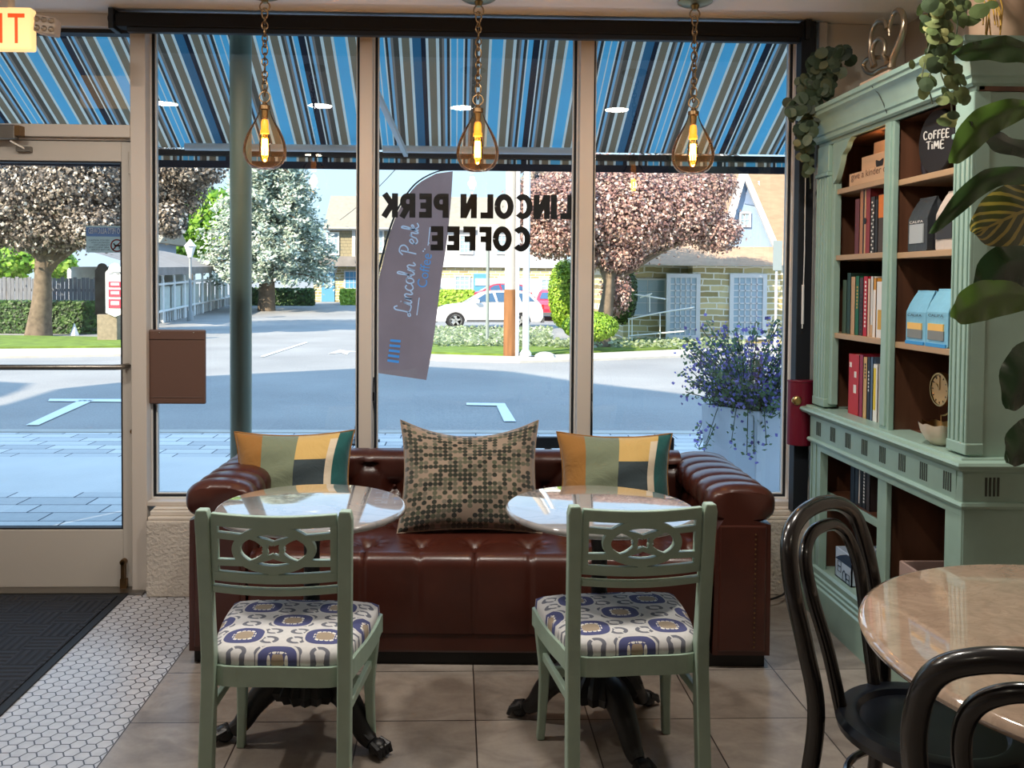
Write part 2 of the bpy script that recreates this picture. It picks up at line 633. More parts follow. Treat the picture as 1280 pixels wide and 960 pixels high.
b.tube([(-2.46, 4.03, zb), (-2.49, 4.05, zb), (-2.50, 4.10, zb)], .013, 12)
b.build('push_bar', M['steel'], door, smooth=True)
b = MB(); c = at(166, 539, 4.1); b.lathe([(.0001, -.012), (.012, -.012), (.013, 0)], (c.x+.003, 4.10, c.z), 16, axis='y')
b.build('lock_cylinder', M['bronze'], door, smooth=True)
b = MB(); c = at(155, 715, 4.09)
b.box(c.x-.016, c.x+.016, 4.078, 4.10, c.z-.075, c.z-.03)
b.box(c.x-.008, c.x+.008, 4.07, 4.10, c.z-.05, c.z+.055)
b.cyl((c.x, 4.07, c.z+.05), (c.x, 4.10, c.z+.05), .014)
b.build('foot_bolt', M['bronze'], door, bevel=.002)
b = MB(); c = at(165, 215, 4.09); b.cyl((c.x, 4.085, c.z-.01), (c.x, 4.085, c.z+.09), .014, n=14)
b.build('hinge', M['doorpaint'], door, smooth=True)
b = MB(); c = at(15, 187, 4.05)
b.box(-2.35, at(20, 168, 4.03).x, 4.02, 4.06, at(10, 172, 4.03).z-.006, at(10, 158, 4.03).z+.008)
closer = b.build('door_closer', M['steel'], None, bevel=.006)
tag(closer, 'grey hydraulic closer box above the glass door', 'door closer')
b = MB(); e = at(22, 163, 4.02); b.box(e.x-.012, e.x+.012, 4.012, 4.062, e.z-.024, e.z+.022)
b.build('end_cap', M['bronze'], closer)
b = MB(); p = at(12, 176, 4.04); q = at(30, 186, 4.08)
b.beam(p, q, .014, .008); b.box(q.x-.035, q.x+.03, 4.075, 4.10, q.z-.012, q.z+.01)
b.build('arm', M['steel'], closer)
b = MB(); b.box(-2.6, -1.43, 4.02, 4.2, 0, .012)
struct(b.build('trim_threshold', M['steel']))

# roller blind above the window and its side channel
zb0, zb1 = 2.553, 2.642
sh = thing('roller_blind', 'long black roller blind rolled up above the shop window', 'blind', (0, 3.99, zb0))
b = MB()
prof = [(3.955, zb0+.022), (3.96, zb1-.01), (3.975, zb1), (4.03, zb1), (4.03, zb0+.022)]
b.prism(prof, lambda u, v, d: (d, u, v), -1.52, 1.575)
b.build('roll', M['shade'], sh, bevel=.006)
b = MB(); b.box(-1.47, 1.56, 3.965, 4.0, zb0, zb0+.024)
b.build('bottom_rail', M['black'], sh, bevel=.004)
b = MB()
for x in (-1.535, 1.59):
    b = MB()
    b.box(x-.012, x+.012, 3.95, 4.05, zb0+.01, zb1+.012)
    b.cyl((x-.02, 3.985, zb1-.03), (x+.02, 3.985, zb1-.03), .022)
    b.build('bracket', M['black'], sh, bevel=.003)
b = MB(); b.box(1.565, 1.633, 3.965, 4.025, .398, zb1+.008)
tag(b.build('blind_side_channel', M['gasket'], bevel=.003), 'tall black channel running down the window jamb by the bookcase', 'blind channel')
b = MB(); p = at(1003, 300, 3.955)
b.tube([(p.x+.01, 3.958, 1.95), (p.x+.012, 3.958, 1.6), (p.x+.008, 3.958, 1.25)], .0025, 6)
b.cyl((p.x+.009, 3.958, 1.27), (p.x+.008, 3.958, 1.45), .006)
b.build('pull_cord', M['bead'], sh, smooth=True)

# the building over the shop: unseen facade, outline shaped to cast the street shade
M['facade'] = mat('facade_render', (188, 180, 168), .8, bump=.3, bscale=20)
def shade_pt(px, py):
    g = gnd(px, py)
    t = (g.y-4.35)/SUN_DIR.y
    q = g-SUN_DIR*t
    return (q.x, q.z)
own = [shade_pt(*p) for p in ((0, 508), (70, 487), (155, 478), (250, 471), (350, 466), (450, 461), (540, 459), (640, 465), (720, 477), (860, 494))]
b = MB()
fn = lambda u, v, d: (u, d, v)
xl = min(p[0] for p in own)
poly = [(own[0][0]-.2, -.1), (own[0][0], own[0][1])]+own[1:]+[(3.6, 4.2), (6.5, 3.6), (6.5, 2.70), (-3.3, 2.70), (-3.3, -.1)]
b.prism(poly, fn, 4.26, 4.45)
b.box(2.2, 6.5, 4.26, 4.45, -.1, 2.75)
struct(b.build('wall_unseen_facade', M['facade']))
nb = [shade_pt(*p) for p in ((0, 497), (25, 488), (35, 480), (0, 478))]  # unseen neighbour wall, outline shaped from the shade it casts
b = MB()
b.prism([(nb[0][0]-.4, -.1)]+nb+[(nb[3][0]-6, nb[3][1]+.5), (nb[3][0]-6, -.1)], fn, 4.26, 4.45)
struct(b.build('wall_unseen_neighbour', M['facade']))
b = MB()
b.box(-3.3, 6.5, -3.6, 4.26, 2.9, 3.0)
struct(b.build('roof_slab', M['facade']))

# outdoor ground
def asphalt_mat():
    m, t, b = newmat('asphalt')
    n = noise(t, 45, detail=3)
    n2 = noise(t, .35, detail=6)
    f = n*.55+n2*.6-.1
    t.links.new(mixc(t, f, (96, 96, 98), (186, 184, 180)), b.inputs['Base Color'])
    b.inputs['Roughness'].default_value = .9
    bumpit(t, b, n, .4, .01)
    return m
def paver_mat():
    m, t, b = newmat('pavers')
    x, y, z = coords(t)
    # running bond of long slabs laid on the skew
    a = math.radians(0)
    v = y/.21
    u = x/.46+v.floor()*.37
    fu, fv = u.frac(), v.frac()
    line = (fu.mn(1-fu)*.46).mn(fv.mn(1-fv)*.21).lt(.006)
    w = white(t, u.floor(), v.floor())
    c = mixc(t, w*.7+noise(t, 18)*.4, (178, 178, 178), (226, 224, 220))
    t.links.new(mixc(t, line, c, (70, 74, 84)), b.inputs['Base Color'])
    b.inputs['Roughness'].default_value = .85
    return m
M['asphalt'] = asphalt_mat()
M['paver'] = paver_mat()
M['concrete'] = mat('concrete', (184, 180, 172), .9, noise=.12, nscale=3)
M['roadpaint'] = mat('road_marking_paint', (232, 236, 236), .7)
M['grass'] = mat('lawn', (104, 128, 40), .9, noise=.35, nscale=3, bump=.8, bscale=30)
def strip(name, Ys, x0, x1, m, dz=0, step=1.0):
    b = MB()
    vs, fs = [], []
    for Y in Ys: vs += [(x0, Y, gz(Y)+dz), (x1, Y, gz(Y)+dz)]
    for i in range(len(Ys)-1): fs.append((2*i, 2*i+1, 2*i+3, 2*i+2))
    b.add(vs, fs)
    return struct(b.build(name, m))
strip('floor_sidewalk', [4.24, 6.2, 6.25], -40, 40, M['paver'])
M['walkband'] = mat('pale_walk_slab', (214, 212, 208), .85, noise=.05, nscale=2)
strip('floor_walk_band', [6.25, 7.6], -40, 40, M['walkband'])
strip('floor_walk_pavers', [7.6, 8.9], -40, 40, M['paver'])
b = MB(); b.box(-40, 40, 8.9, 9.06, -.3, gz(8.9)+.012)
struct(b.build('trim_kerb', M['concrete'], bevel=.01))
strip('floor_street', [9.0, 11, 14, 20, 28, 36, 45, 60, 100, 240], -160, 160, M['asphalt'])
def patch(name, pix, m, dz=.02, kind='structure', thick=0, deep=None):
    pts = [gnd(*p) for p in pix]
    b = MB()
    b.add([(p.x, p.y, p.z+dz) for p in pts], [tuple(range(len(pts)))])
    if thick:
        n = len(pts)
        b.add([(p.x, p.y, p.z+dz) for p in pts]+[(p.x, p.y, p.z-.05) for p in pts], [(i, (i+1) % n, n+(i+1) % n, n+i) for i in range(n)])
    return struct(b.build(name, m))
M['roadsun'] = mat('pale_road', (214, 210, 202), .9, noise=.1, nscale=1.2, bump=.3, bscale=40)
patch('trim_lawn_left', [(-60, 437), (170, 435), (170, 424), (-60, 420)], M['grass'], .06, thick=1)
patch('trim_kerb_left', [(-60, 449), (170, 445), (170, 437), (-60, 439)], M['concrete'], .05, thick=1)
patch('trim_lawn_right', [(470, 441), (640, 446), (860, 437), (850, 425), (560, 430), (470, 430)], M['grass'], .06, thick=1)
patch('trim_kerb_right', [(470, 446), (560, 452), (650, 454), (780, 450), (1010, 440), (1010, 434), (870, 438), (640, 448), (470, 443)], M['concrete'], .05, thick=1)
def mark(name, pix, label, group=None):
    pts = [gnd(*p) for p in pix]
    b = MB(); b.add([(p.x, p.y, p.z+.012) for p in pts], [tuple(range(len(pts)))])
    return struct(b.build(name, M['roadpaint']))
mark('trim_parking_line', [(32, 533), (48, 533), (118, 501), (100, 501)], '')
mark('trim_parking_edge', [(60, 502.5), (200, 504), (200, 500), (62, 499.5)], '')
mark('trim_parking_stop', [(583, 507.5), (633, 508.5), (631, 505), (583, 504.5)], '')
mark('trim_parking_leg', [(621, 508.5), (633, 508.5), (645, 528), (630, 528)], '')
mark('trim_lot_arrow', [(410, 443), (425, 437.5), (432, 439), (450, 440.5), (436, 441), (434, 444), (427, 441.5)], '')
mark('trim_lot_line', [(325, 446), (330, 446.5), (385, 428.5), (382, 428)], '')

# ================================================================== OUTSIDE: awning, flag, planter, bench, column
AWC = {'W': (252, 248, 232), 'B': (110, 202, 236), 'L': (156, 204, 226), 'D': (66, 60, 54), 'T': (150, 128, 100),
       'G': (96, 84, 70), 'N': (38, 38, 48), 'P': (66, 116, 142), 'F': (160, 140, 122)}
AWM = {k: mat('awning_' + n, AWC[k], .85, trans=.26) for k, n in
       dict(W='cream', B='blue', L='pale_blue', D='dark_grey', T='taupe', G='grey', N='navy', P='deep_blue', F='faded_grey').items()}
AK = list(AWM)
def A_(var=0):    # blue pair block with grey shoulders (centre line cream)
    core = [('B', 65), ('W', 14), ('B', 62)] if not var else [('B', 55), ('N', 75)]
    return [('G', 32), ('F', 26), ('L', 30), ('D', 34), ('W', 16)]+core+[('W', 18), ('D', 30), ('L', 32), ('F', 30), ('G', 62)]
def B_(var=0):
    core = [('B', 130)] if not var else [('P', 100), ('N', 54)]
    return [('W', 36), ('T', 88), ('W', 32)]+core+[('W', 30), ('T', 88), ('W', 36)]
seq = B_(1)+A_()+B_()+A_(1)+B_()+A_()
tot = sum(w for _, w in seq)
PERIOD = 1.2
AY0, AZ0, ASL = 4.3, 2.8, .565
def aw_pt(x, y):
    d = pix_dir(x, y)
    t = (AZ0+ASL*AY0-EYE)/(d.z+ASL*d.y)
    return d*t+Vector((0, 0, EYE))
# centre of the first blue pair block (after B_(1)) sits at this x
cB = sum(w for _, w in B_(1))+sum(w for _, w in A_()[:5])+70
X0 = aw_pt(571.5, 60).x-cB/tot*PERIOD
awn = thing('window_awning', 'blue, taupe and cream striped awning sloping out over the shop window', 'awning', (0, 4.3, 2.2))
def stripes(fn, m):
    b = MB()
    k = -4
    while k < 3:
        x = X0+k*PERIOD
        for c, w in seq:
            x2 = x+w/tot*PERIOD
            if x2 > -4.2 and x < 2.75:
                fn(b, max(x, -4.2), min(x2, 2.75), AK.index(c))
            x = x2
        k += 1
    return b
YE = 5.29
ZE = AZ0-ASL*(YE-AY0)
def f1(b, x0, x1, m): b.add([(x0, AY0, AZ0), (x1, AY0, AZ0), (x1, YE, ZE), (x0, YE, ZE)], [(0, 1, 2, 3)], m)
stripes(f1, 0).build('canopy', [AWM[k] for k in AK], awn)
zv0 = at(600, 211, YE+.03).z
def f2(b, x0, x1, m): b.add([(x0, YE+.03, ZE-.03), (x1, YE+.03, ZE-.03), (x1, YE+.03, zv0+.02), (x0, YE+.03, zv0+.02)], [(0, 1, 2, 3)], m)
stripes(f2, 0).build('valance', [AWM[k] for k in AK], awn)
M['hem'] = mat('awning_hem', (30, 38, 58), .8)
b = MB(); b.box(-4.2, 2.75, YE+.025, YE+.036, zv0-.012, zv0+.03)
b.build('hem', M['hem'], awn)
b = MB(); b.box(-4.2, 2.75, YE-.01, YE+.035, ZE-.045, ZE-.012)
b.build('front_rail', M['black'], awn)
M['alu'] = mat('pale_aluminium', (236, 240, 242), .4)
for x0, x1 in ((230, 452), (478, 722)):
    b = MB(); p = at(x0, 194, 5.2); q = at(x1, 197, 5.2)
    b.tube([(p.x, 5.22, ZE-.005), (q.x, 5.22, ZE-.005)], .022, 12)
    b.build('roller_tube', M['alu'], awn, smooth=True)
for px in (476,):
    b = MB(); p = at(px, 180, 4.9); s_ = -1 if px > 900 else 1
    b.beam((p.x-.03*s_, 4.32, 2.5), (p.x+.12*s_, YE-.03, ZE-.03), .025, .03)
    b.build('folding_arm', M['alu'], awn)

# round column just outside the glass
M['column'] = mat('column_paint', (156, 174, 156), .35)
b = MB()
b.lathe([(.09, gz(4.32)), (.09, .02), (.0525, .03), (.0525, 2.69)], (-1.064, 4.36, 0), 28)
tag(b.build('round_column', M['column'], smooth=True), 'grey green round column standing just outside the left window', 'column')

# feather flag
FY = 7.9
fl = thing('feather_flag', 'tall grey feather flag with white script lettering outside the middle window', 'flag', tuple(gnd(446, 552)))
M['flag'] = mat('flag_cloth', (168, 132, 124), .8, trans=.3, noise=.08, nscale=5)
left = [(470, 466), (469, 420), (470, 370), (478, 330), (488, 290), (500, 260), (520, 232), (545, 217)]
right = [(533, 475), (541, 430), (547, 385), (552, 345), (558, 305), (562, 270), (564.5, 240), (566, 214)]
ls, rs = spline([(p[0], p[1], 0) for p in left], 4), spline([(p[0], p[1], 0) for p in right], 4)
b = MB()
def flagp(u, v):
    i = v*(len(ls)-1)
    k = min(int(i), len(ls)-2)
    a, c = ls[k].lerp(ls[k+1], i-k), rs[k].lerp(rs[k+1], i-k)
    q = a.lerp(c, u)
    return at(q.x, q.y, FY+.035*math.sin(u*5+v*6)*u+.02*math.sin(v*17+u*3)*u)
b.grid(12, 28, flagp)
cloth = b.build('cloth', M['flag'], fl, smooth=True)
b = MB()
pole = [gnd(446, 552)]+[at(x, y, FY+.02) for x, y in ((447, 500), (451, 440), (460, 395), (467, 362), (476, 328), (486, 290), (499, 258), (519, 230), (545, 215), (566, 212.5))]
b.tube(spline(pole, 5), [.016-.011*i/50 for i in range(51)], 8)
b.build('pole', M['black'], fl, smooth=True)
b = MB(); g0 = gnd(446, 552)
b.box(g0.x-.22, g0.x+.22, g0.y-.03, g0.y+.03, g0.z, g0.z+.02); b.box(g0.x-.03, g0.x+.03, g0.y-.22, g0.y+.22, g0.z, g0.z+.02)
b.cyl((g0.x, g0.y, g0.z), (g0.x, g0.y, g0.z+.15), .02)
b.build('base', M['black'], fl)
# script lettering: single-stroke glyphs drawn as ribbons
SCRIPT = {
 'L': (.62, [[(.52, .82), (.44, 1.0), (.32, .9), (.28, .5), (.22, .12), (.08, .0), (.02, .1), (.16, .16), (.36, .04), (.58, .02), (.66, .14)]]),
 'i': (.26, [[(.0, .1), (.12, .46), (.1, .12), (.16, .0), (.28, .14)], [(.14, .62), (.16, .66)]]),
 'n': (.46, [[(.0, .14), (.08, .44), (.06, .0), (.12, .3), (.24, .46), (.32, .36), (.3, .1), (.36, .0), (.48, .14)]]),
 'c': (.38, [[(.32, .38), (.2, .46), (.07, .3), (.07, .1), (.18, .0), (.3, .04), (.4, .14)]]),
 'o': (.42, [[(.24, .45), (.1, .4), (.05, .2), (.14, .0), (.28, .06), (.33, .28), (.24, .45), (.34, .38), (.44, .36)]]),
 'l': (.28, [[(.0, .14), (.16, .6), (.2, .92), (.12, 1.0), (.08, .8), (.08, .2), (.14, .0), (.28, .14)]]),
 'P': (.6, [[(.14, .0), (.2, .5), (.24, .92)], [(.02, .78), (.2, 1.0), (.46, .96), (.54, .74), (.38, .52), (.2, .52)]]),
 'e': (.38, [[(.02, .16), (.2, .24), (.3, .36), (.2, .46), (.08, .32), (.08, .1), (.18, .0), (.3, .04), (.4, .14)]]),
 'r': (.36, [[(.0, .14), (.1, .46), (.14, .38), (.26, .4), (.24, .14), (.28, .0), (.38, .14)]]),
 'k': (.44, [[(.0, .14), (.16, .6), (.2, .92), (.12, 1.0), (.08, .7), (.06, .0)], [(.08, .22), (.26, .44), (.3, .34), (.12, .22), (.26, .02), (.44, .12)]]),
 ' ': (.34, []),
 # chalk capitals
 'C': (.62, [[(.5, .85), (.3, 1.0), (.08, .72), (.08, .28), (.28, .0), (.52, .14)]]),
 'O': (.6, [[(.3, .72), (.1, .6), (.08, .2), (.28, .02), (.48, .2), (.48, .55), (.3, .72)]]),
 'F': (.5, [[(.1, .0), (.12, .98)], [(.12, .96), (.46, 1.0)], [(.12, .55), (.4, .58)]]),
 'E': (.5, [[(.46, .98), (.12, .95), (.1, .02), (.48, .05)], [(.12, .52), (.4, .55)]]),
 'T': (.56, [[(.28, .0), (.28, .96)], [(.02, .92), (.54, 1.0)]]),
 'I': (.22, [[(.1, .0), (.1, .62)], [(.1, .86), (.11, .92)]]),
 'M': (.7, [[(.06, .0), (.14, .95), (.34, .3), (.54, .95), (.62, .0)]]),
}
def strokes(txt, fn, w, hgt, thick, gap=.0):
    """single-stroke writing; fn(u, v, d) maps text space (text height 1) to the place"""
    b = MB()
    x = 0
    for ch in txt:
        adv, ss = SCRIPT[ch]
        for s_ in ss:
            path = [(p.x+x, p.y) for p in spline([(q[0], q[1], 0) for q in s_], 5)]
            b.band(path, thick, fn, 0, .0015)
        x += adv+gap
    return b, x
def plane_fn(o, xd, yd, n, s):
    o, xd, yd, n = Vector(o), Vector(xd), Vector(yd), Vector(n)
    return lambda u, v, d: o+xd*(u*s)+yd*(v*s)+n*d
M['flagwhite'] = mat('flag_white_print', (232, 230, 236), .7)
M['flagblue'] = mat('flag_blue_print', (96, 170, 226), .7)
def flag_line(txt, p0, p1, hpx, m, nm, script=True):
    a, c = at(*p0, FY-.075), at(*p1, FY-.075)
    xd = (c-a)
    L = xd.length
    xd.normalize()
    yd = Vector((-xd.z, 0, xd.x))
    if script:
        tw = sum(SCRIPT[ch][0] for ch in txt)
        s_ = L/tw
        hh = hpx*FY/FPX
        f = lambda u, v, d: a+xd*(u*s_)+yd*(v*hh)+Vector((0, -1, 0))*d
        bb, _ = strokes(txt, f, 0, 0, .075)
        # equalise stroke thickness in the two directions
        return bb.build(nm, m, cloth)
    return letters(txt, a, xd, yd, L, hpx*FY/FPX, m, nm, cloth, bold=-.005)
flag_line('Lincoln Perk', (513, 396), (524, 279), 21, M['flagwhite'], 'script_lettering')
flag_line('Coffee', (533, 360), (540, 318), 12, M['flagblue'], 'small_lettering', False)
for p, q in (((521, 394), (524, 372)), ((535, 307), (537.5, 284))):
    b = MB(); b.tube([at(*p, FY-.075), at(*q, FY-.075)], .004, 6)
    b.build('rule', M['flagwhite'], cloth)
for p in ((529, 314), (531, 311.5), (536, 304)):
    b = MB(); b.sph(at(*p, FY-.075), .007, 8, 6)
    b.build('dot', M['flagwhite'], cloth)
b = MB()
cs = [(488, 424), (501, 425), (498.5, 454), (484, 452)]
for k in range(9):
    t0, t1 = k/9, (k+.99)/9
    pts = [at(lerp(cs[0][0], cs[3][0], t)-0, lerp(cs[0][1], cs[3][1], t), FY-.075) for t in (t0, t1)]+[at(lerp(cs[1][0], cs[2][0], t), lerp(cs[1][1], cs[2][1], t), FY-.075) for t in (t1, t0)]
    b.add(pts, [(0, 1, 2, 3)], k % 2)
b.build('awning_emblem', [M['flagblue'], M['flag']], cloth)

# planter with purple flowers
M['planter'] = mat('planter_white', (208, 214, 224), .55)
pb = thing('flower_planter', 'white square planter box of purple flowers outside the right window', 'planter', (2.02, 6.0, gz(6)))
pc = Vector((2.06, 6.05, 0))
r_ = .33
def ring(r, z, rot): return [(pc.x+r*math.cos(rot+k*PI/2), pc.y+r*math.sin(rot+k*PI/2), z) for k in range(4)]
rot = math.radians(-99)
b = MB()
zt = at(925, 514, 5.75).z
rings = [ring(r_*.86, gz(6), rot), ring(r_, zt, rot), ring(r_*.9, zt, rot), ring(r_*.88, zt-.06, rot)]
for j in range(3):
    b.add(rings[j]+rings[j+1], [(k, (k+1) % 4, 4+(k+1) % 4, 4+k) for k in range(4)])
b.add(rings[0], [(3, 2, 1, 0)])
b.build('box', M['planter'], pb, bevel=.008)
M['soil'] = mat('potting_soil', (60, 48, 40), .95)
b = MB(); b.add(rings[3], [(0, 1, 2, 3)])
b.build('soil', M['soil'], pb)
M['pleaf'] = mat('planter_leaf', (104, 128, 88), .6, trans=.3)
M['pflow'] = mat('purple_flower', (150, 138, 216), .6, trans=.3)
M['pflow2'] = mat('dark_purple_flower', (104, 92, 150), .6, trans=.3)
M['stem'] = mat('dark_stem', (70, 78, 58), .7)
rng = random.Random(3)
bs, bl, bf = MB(), MB(), MB()
for k in range(150):
    a = rng.uniform(0, 2*PI); rr = rng.uniform(0, .26)
    p0 = Vector((pc.x+rr*math.cos(a), pc.y+rr*math.sin(a), zt-.05))
    out = Vector((math.cos(a), math.sin(a), 0))
    hh = rng.uniform(.18, .62)*(1.1-.5*rr/.26)
    sp_ = rng.uniform(.1, .36)
    if k % 9 == 0: hh, sp_ = -rng.uniform(.12, .3), max(.13, .34-rr)
    p1 = p0+out*sp_*.4+Vector((0, 0, .12 if hh < 0 else hh*.6))
    p2 = p0+out*sp_+Vector((0, 0, hh))
    pts = spline([p0, p1, p2], 5)
    bs.tube(pts, .003, 4, cap=False)
    for q in pts[2:]:
        for _ in range(3):
            bl.card(q+Vector((rng.uniform(-.03, .03), rng.uniform(-.03, .03), rng.uniform(-.03, .03))), (rng.uniform(-1, 1), rng.uniform(-1, 1), .6), rng.uniform(.02, .045), .7)
    for _ in range(13):
        q = pts[rng.randint(4, 10)]+Vector((rng.gauss(0, .04), rng.gauss(0, .04), rng.gauss(0, .04)))
        bf.card(q, (rng.uniform(-1, 1), -rng.uniform(.2, 1), rng.uniform(-.3, 1)), rng.uniform(.018, .036), .9, 0 if rng.random() < .65 else 1)
bs.build('stems', M['stem'], pb)
bl.build('leaves', M['pleaf'], pb)
bf.build('flowers', [M['pflow'], M['pflow2']], pb)

# bench back seen over the sofa
be = thing('garden_bench', 'black metal bench outside the glass just behind the sofa', 'bench', (.55, 4.7, gz(4.7)))
bx0, bx1 = -.05, at(842, 545, 4.62).x
zt1 = at(760, 546, 4.62).z
b = MB(); b.box(bx0, bx1, 4.60, 4.64, zt1-.06, zt1)
b.build('top_rail', M['black'], be, bevel=.006)
b = MB()
n = 9
for k in range(n):
    xa, xb = lerp(bx0+.03, bx1-.03, k/n), lerp(bx0+.03, bx1-.03, (k+1)/n)
    b.beam((xa, 4.62, zt1-.06), (xb, 4.62, zt1-.2), .012, .018); b.beam((xb, 4.62, zt1-.06), (xa, 4.62, zt1-.2), .012, .018)
b.box(bx0, bx1, 4.61, 4.63, zt1-.225, zt1-.2)
b.build('lattice', M['black'], be)
b = MB(); b.box(bx0, bx1, 4.62, 5.05, .36, .385)
b.build('seat', M['black'], be)
for x in (bx0+.02, bx1-.02):
    for y, h in ((4.62, zt1-.02), (5.03, .37)):
        b = MB(); b.box(x-.018, x+.018, y-.018, y+.018, gz(4.8)-.02, h)
        b.build('leg', M['black'], be)
for px in (467.5, 738):
    b = MB(); p = at(px, 500, 4.13); s_ = 1
    b.tube(spline([(p.x, 4.115, 1.0), (p.x-.002, 4.11, .9), (p.x+.006, 4.115, .8), (p.x+.004, 4.11, .62), (p.x+.0, 4.115, .55)], 5), .003, 6)
    b.cyl((p.x, 4.112, .89), (p.x, 4.112, .93), .007)
    tag(b.build('black_cable', M['black'], smooth=True), 'thin black cable hanging beside the %s mullion' % ('left' if px < 600 else 'right'), 'cable')

# lettering on the glass, read from the street
M['vinyl'] = mat('black_vinyl', (18, 22, 28), .6)
wl = thing('window_lettering', 'black reversed cafe name lettering on the middle window', 'lettering', tuple(at(600, 280, 4.155)))
BLOCK = {'L': [[(.0, 1), (.0, .0)], [(-.15, .12), (.62, .12)]], 'I': [[(.0, 0), (.0, 1)]],
 'N': [[(.0, 0), (.0, 1)], [(.66, 0), (.66, 1)], [(.02, .96), (.64, .04)]],
 'F': [[(.0, 0), (.0, 1)], [(-.15, .88), (.6, .88)], [(.0, .48), (.52, .48)]],
 'E': [[(.0, 0), (.0, 1)], [(-.15, .88), (.6, .88)], [(.0, .5), (.54, .5)], [(-.15, .12), (.62, .12)]],
 'K': [[(.0, 0), (.0, 1)], [(.02, .38), (.66, .98)], [(.2, .54), (.70, .02)]]}
BW = {'I': .0, 'L': .6, 'N': .66, 'F': .58, 'E': .6, 'K': .66, 'P': .62, 'R': .66, 'C': .76, 'O': .86, ' ': .25}
def bow(k):
    if k == 'P': return [[(.0, 0), (.0, 1)], [(-.1, .88), (.34, .88)]+[(.34+.25*math.cos(a*PI/12), .66+.22*math.sin(a*PI/12)) for a in range(5, -7, -1)]+[(.34, .44), (-.0, .44)]]
    if k == 'R': return bow('P')+[[(.28, .46), (.66, .0)]]
    if k == 'O': return [[(.43+.42*math.cos(a*PI/16), .5+.40*math.sin(a*PI/16)) for a in range(33)]]
    if k == 'C': return [[(.43+.42*math.cos(a*PI/16), .5+.40*math.sin(a*PI/16)) for a in range(4, 29)]]
    return BLOCK[k]
def sign_line(txt, xr, xl_, y0, y1):
    # set from right to left in the photo because it faces the street
    gap = .44
    tw = sum(BW[c]+gap for c in txt)-gap+.36
    o, e = at(xr, y1, 4.156), at(xl_, y1, 4.156)
    h = at(xr, y0, 4.156).z-o.z
    s_ = (o.x-e.x)/tw
    x = .18
    for ch in txt:
        if ch != ' ':
            b = MB()
            fn_ = lambda u, v, d: (o.x-u-x*s_, 4.1545-d, o.z+v)
            for q, st in enumerate(bow(ch)): b.band([(u*s_, (.03+.94*v)*h) for u, v in st], .0285, fn_, 0, .0006+.0001*q)
            b.build('letter', M['vinyl'], wl)
        x += BW[ch]+gap
sign_line('LINCOLN PERK', 716, 477, 243, 275)
sign_line('COFFEE', 663, 535, 283, 315)

# brown board on the glass, no-pets sign on the door
M['board'] = mat('brown_board', (98, 72, 62), .5)
nb_ = thing('brown_board', 'brown rectangular board back fixed to the glass beside the door', 'board', tuple(at(220, 505, 4.1)))
p, q = at(186, 412, 4.1), at(257, 505, 4.1)
b = MB(); b.box(p.x, q.x, 4.095, 4.115, q.z, p.z); b.build('panel', M['board'], nb_, bevel=.006)
b = MB()
zl = lerp(p.z, q.z, .13)
b.box(p.x+.004, q.x-.004, 4.091, 4.096, zl, p.z-.004); b.build('flap', M['board'], nb_, bevel=.002)
b = MB(); b.box(p.x+.01, q.x-.012, 4.092, 4.096, q.z+.03, q.z+.034)
b.build('bottom_seam', M['board'], nb_, bevel=.002)
for px in (199, 242):
    b = MB(); c = at(px, 416, 4.09); b.sph((c.x, 4.091, c.z), .0035, 8, 6)
    b.build('rivet', M['steel'], nb_)
np_ = thing('no_pets_sign', 'grey notice with a crossed-out dog stuck on the door glass', 'sign', tuple(at(131, 300, 4.14)))
SY = 4.132
p, q = at(107.5, 282, SY), at(155, 316, SY)
b = MB(); zm = lerp(p.z, q.z, .40); b.add([(p.x, SY, q.z), (q.x, SY, q.z), (q.x, SY, zm), (p.x, SY, zm)], [(0, 1, 2, 3)]); b.add([(p.x, SY, p.z-.008), (q.x, SY, p.z-.008), (q.x, SY, p.z), (p.x, SY, p.z)], [(0, 1, 2, 3)])
M['signgrey'] = mat('sign_grey', (186, 188, 176), .6, trans=.85); M['signblue'] = mat('sign_slate_blue', (108, 124, 152), .6, trans=.85); M['signred'] = mat('sign_red', (206, 84, 76), .6, trans=.3)
b.build('plate', M['signgrey'], np_)
zm = lerp(p.z, q.z, .40)
b = MB(); b.add([(p.x, SY, zm), (q.x, SY, zm), (q.x, SY, p.z-.008), (p.x, SY, p.z-.008)], [(0, 1, 2, 3)]); b.build('header', M['signblue'], np_)
letters('NO PETS ALLOWED', (q.x-.004, SY-.003, zm+.013), (-1, 0, 0), (0, 0, 1), (q.x-p.x)-.016, .026, M['white'], 'lettering', np_, bold=.012, depth=0)
for k, tx in enumerate(('SERVICE ANIMALS', 'INDIVIDUALS WITH', 'DISABILITIES', 'ARE WELCOME', 'IN THE STORE')):
    z = lerp(zm-.012, q.z+.008, (k+.5)/5)
    letters(tx, (p.x+.108, SY-.003, z-.004), (-1, 0, 0), (0, 0, 1), .095-.012*(k % 3), .0075, M['vinyl'], 'lettering', np_, depth=0)
c = at(146.5, 307, SY)
b = MB()
fnS = lambda u, v, d: (c.x-u, SY-.003-d, c.z+v)
b.band([(.027*math.cos(a*PI/16), .027*math.sin(a*PI/16)) for a in range(32)], .006, fnS, 0, .001, closed=True)
b.band([(-.019, .019), (.019, -.019)], .005, fnS, 0, .001)
b.build('prohibition_ring', M['signred'], np_)
b = MB()
b.prism([(-.014, .004), (.008, .004), (.012, .012), (.019, .009), (.014, .003), (.011, -.004), (.011, -.015), (.007, -.015), (.006, -.005), (-.008, -.005), (-.009, -.015), (-.013, -.015), (-.014, -.003), (-.019, .009)], fnS, -.0004, .0004)
b.build('dog', M['vinyl'], np_)

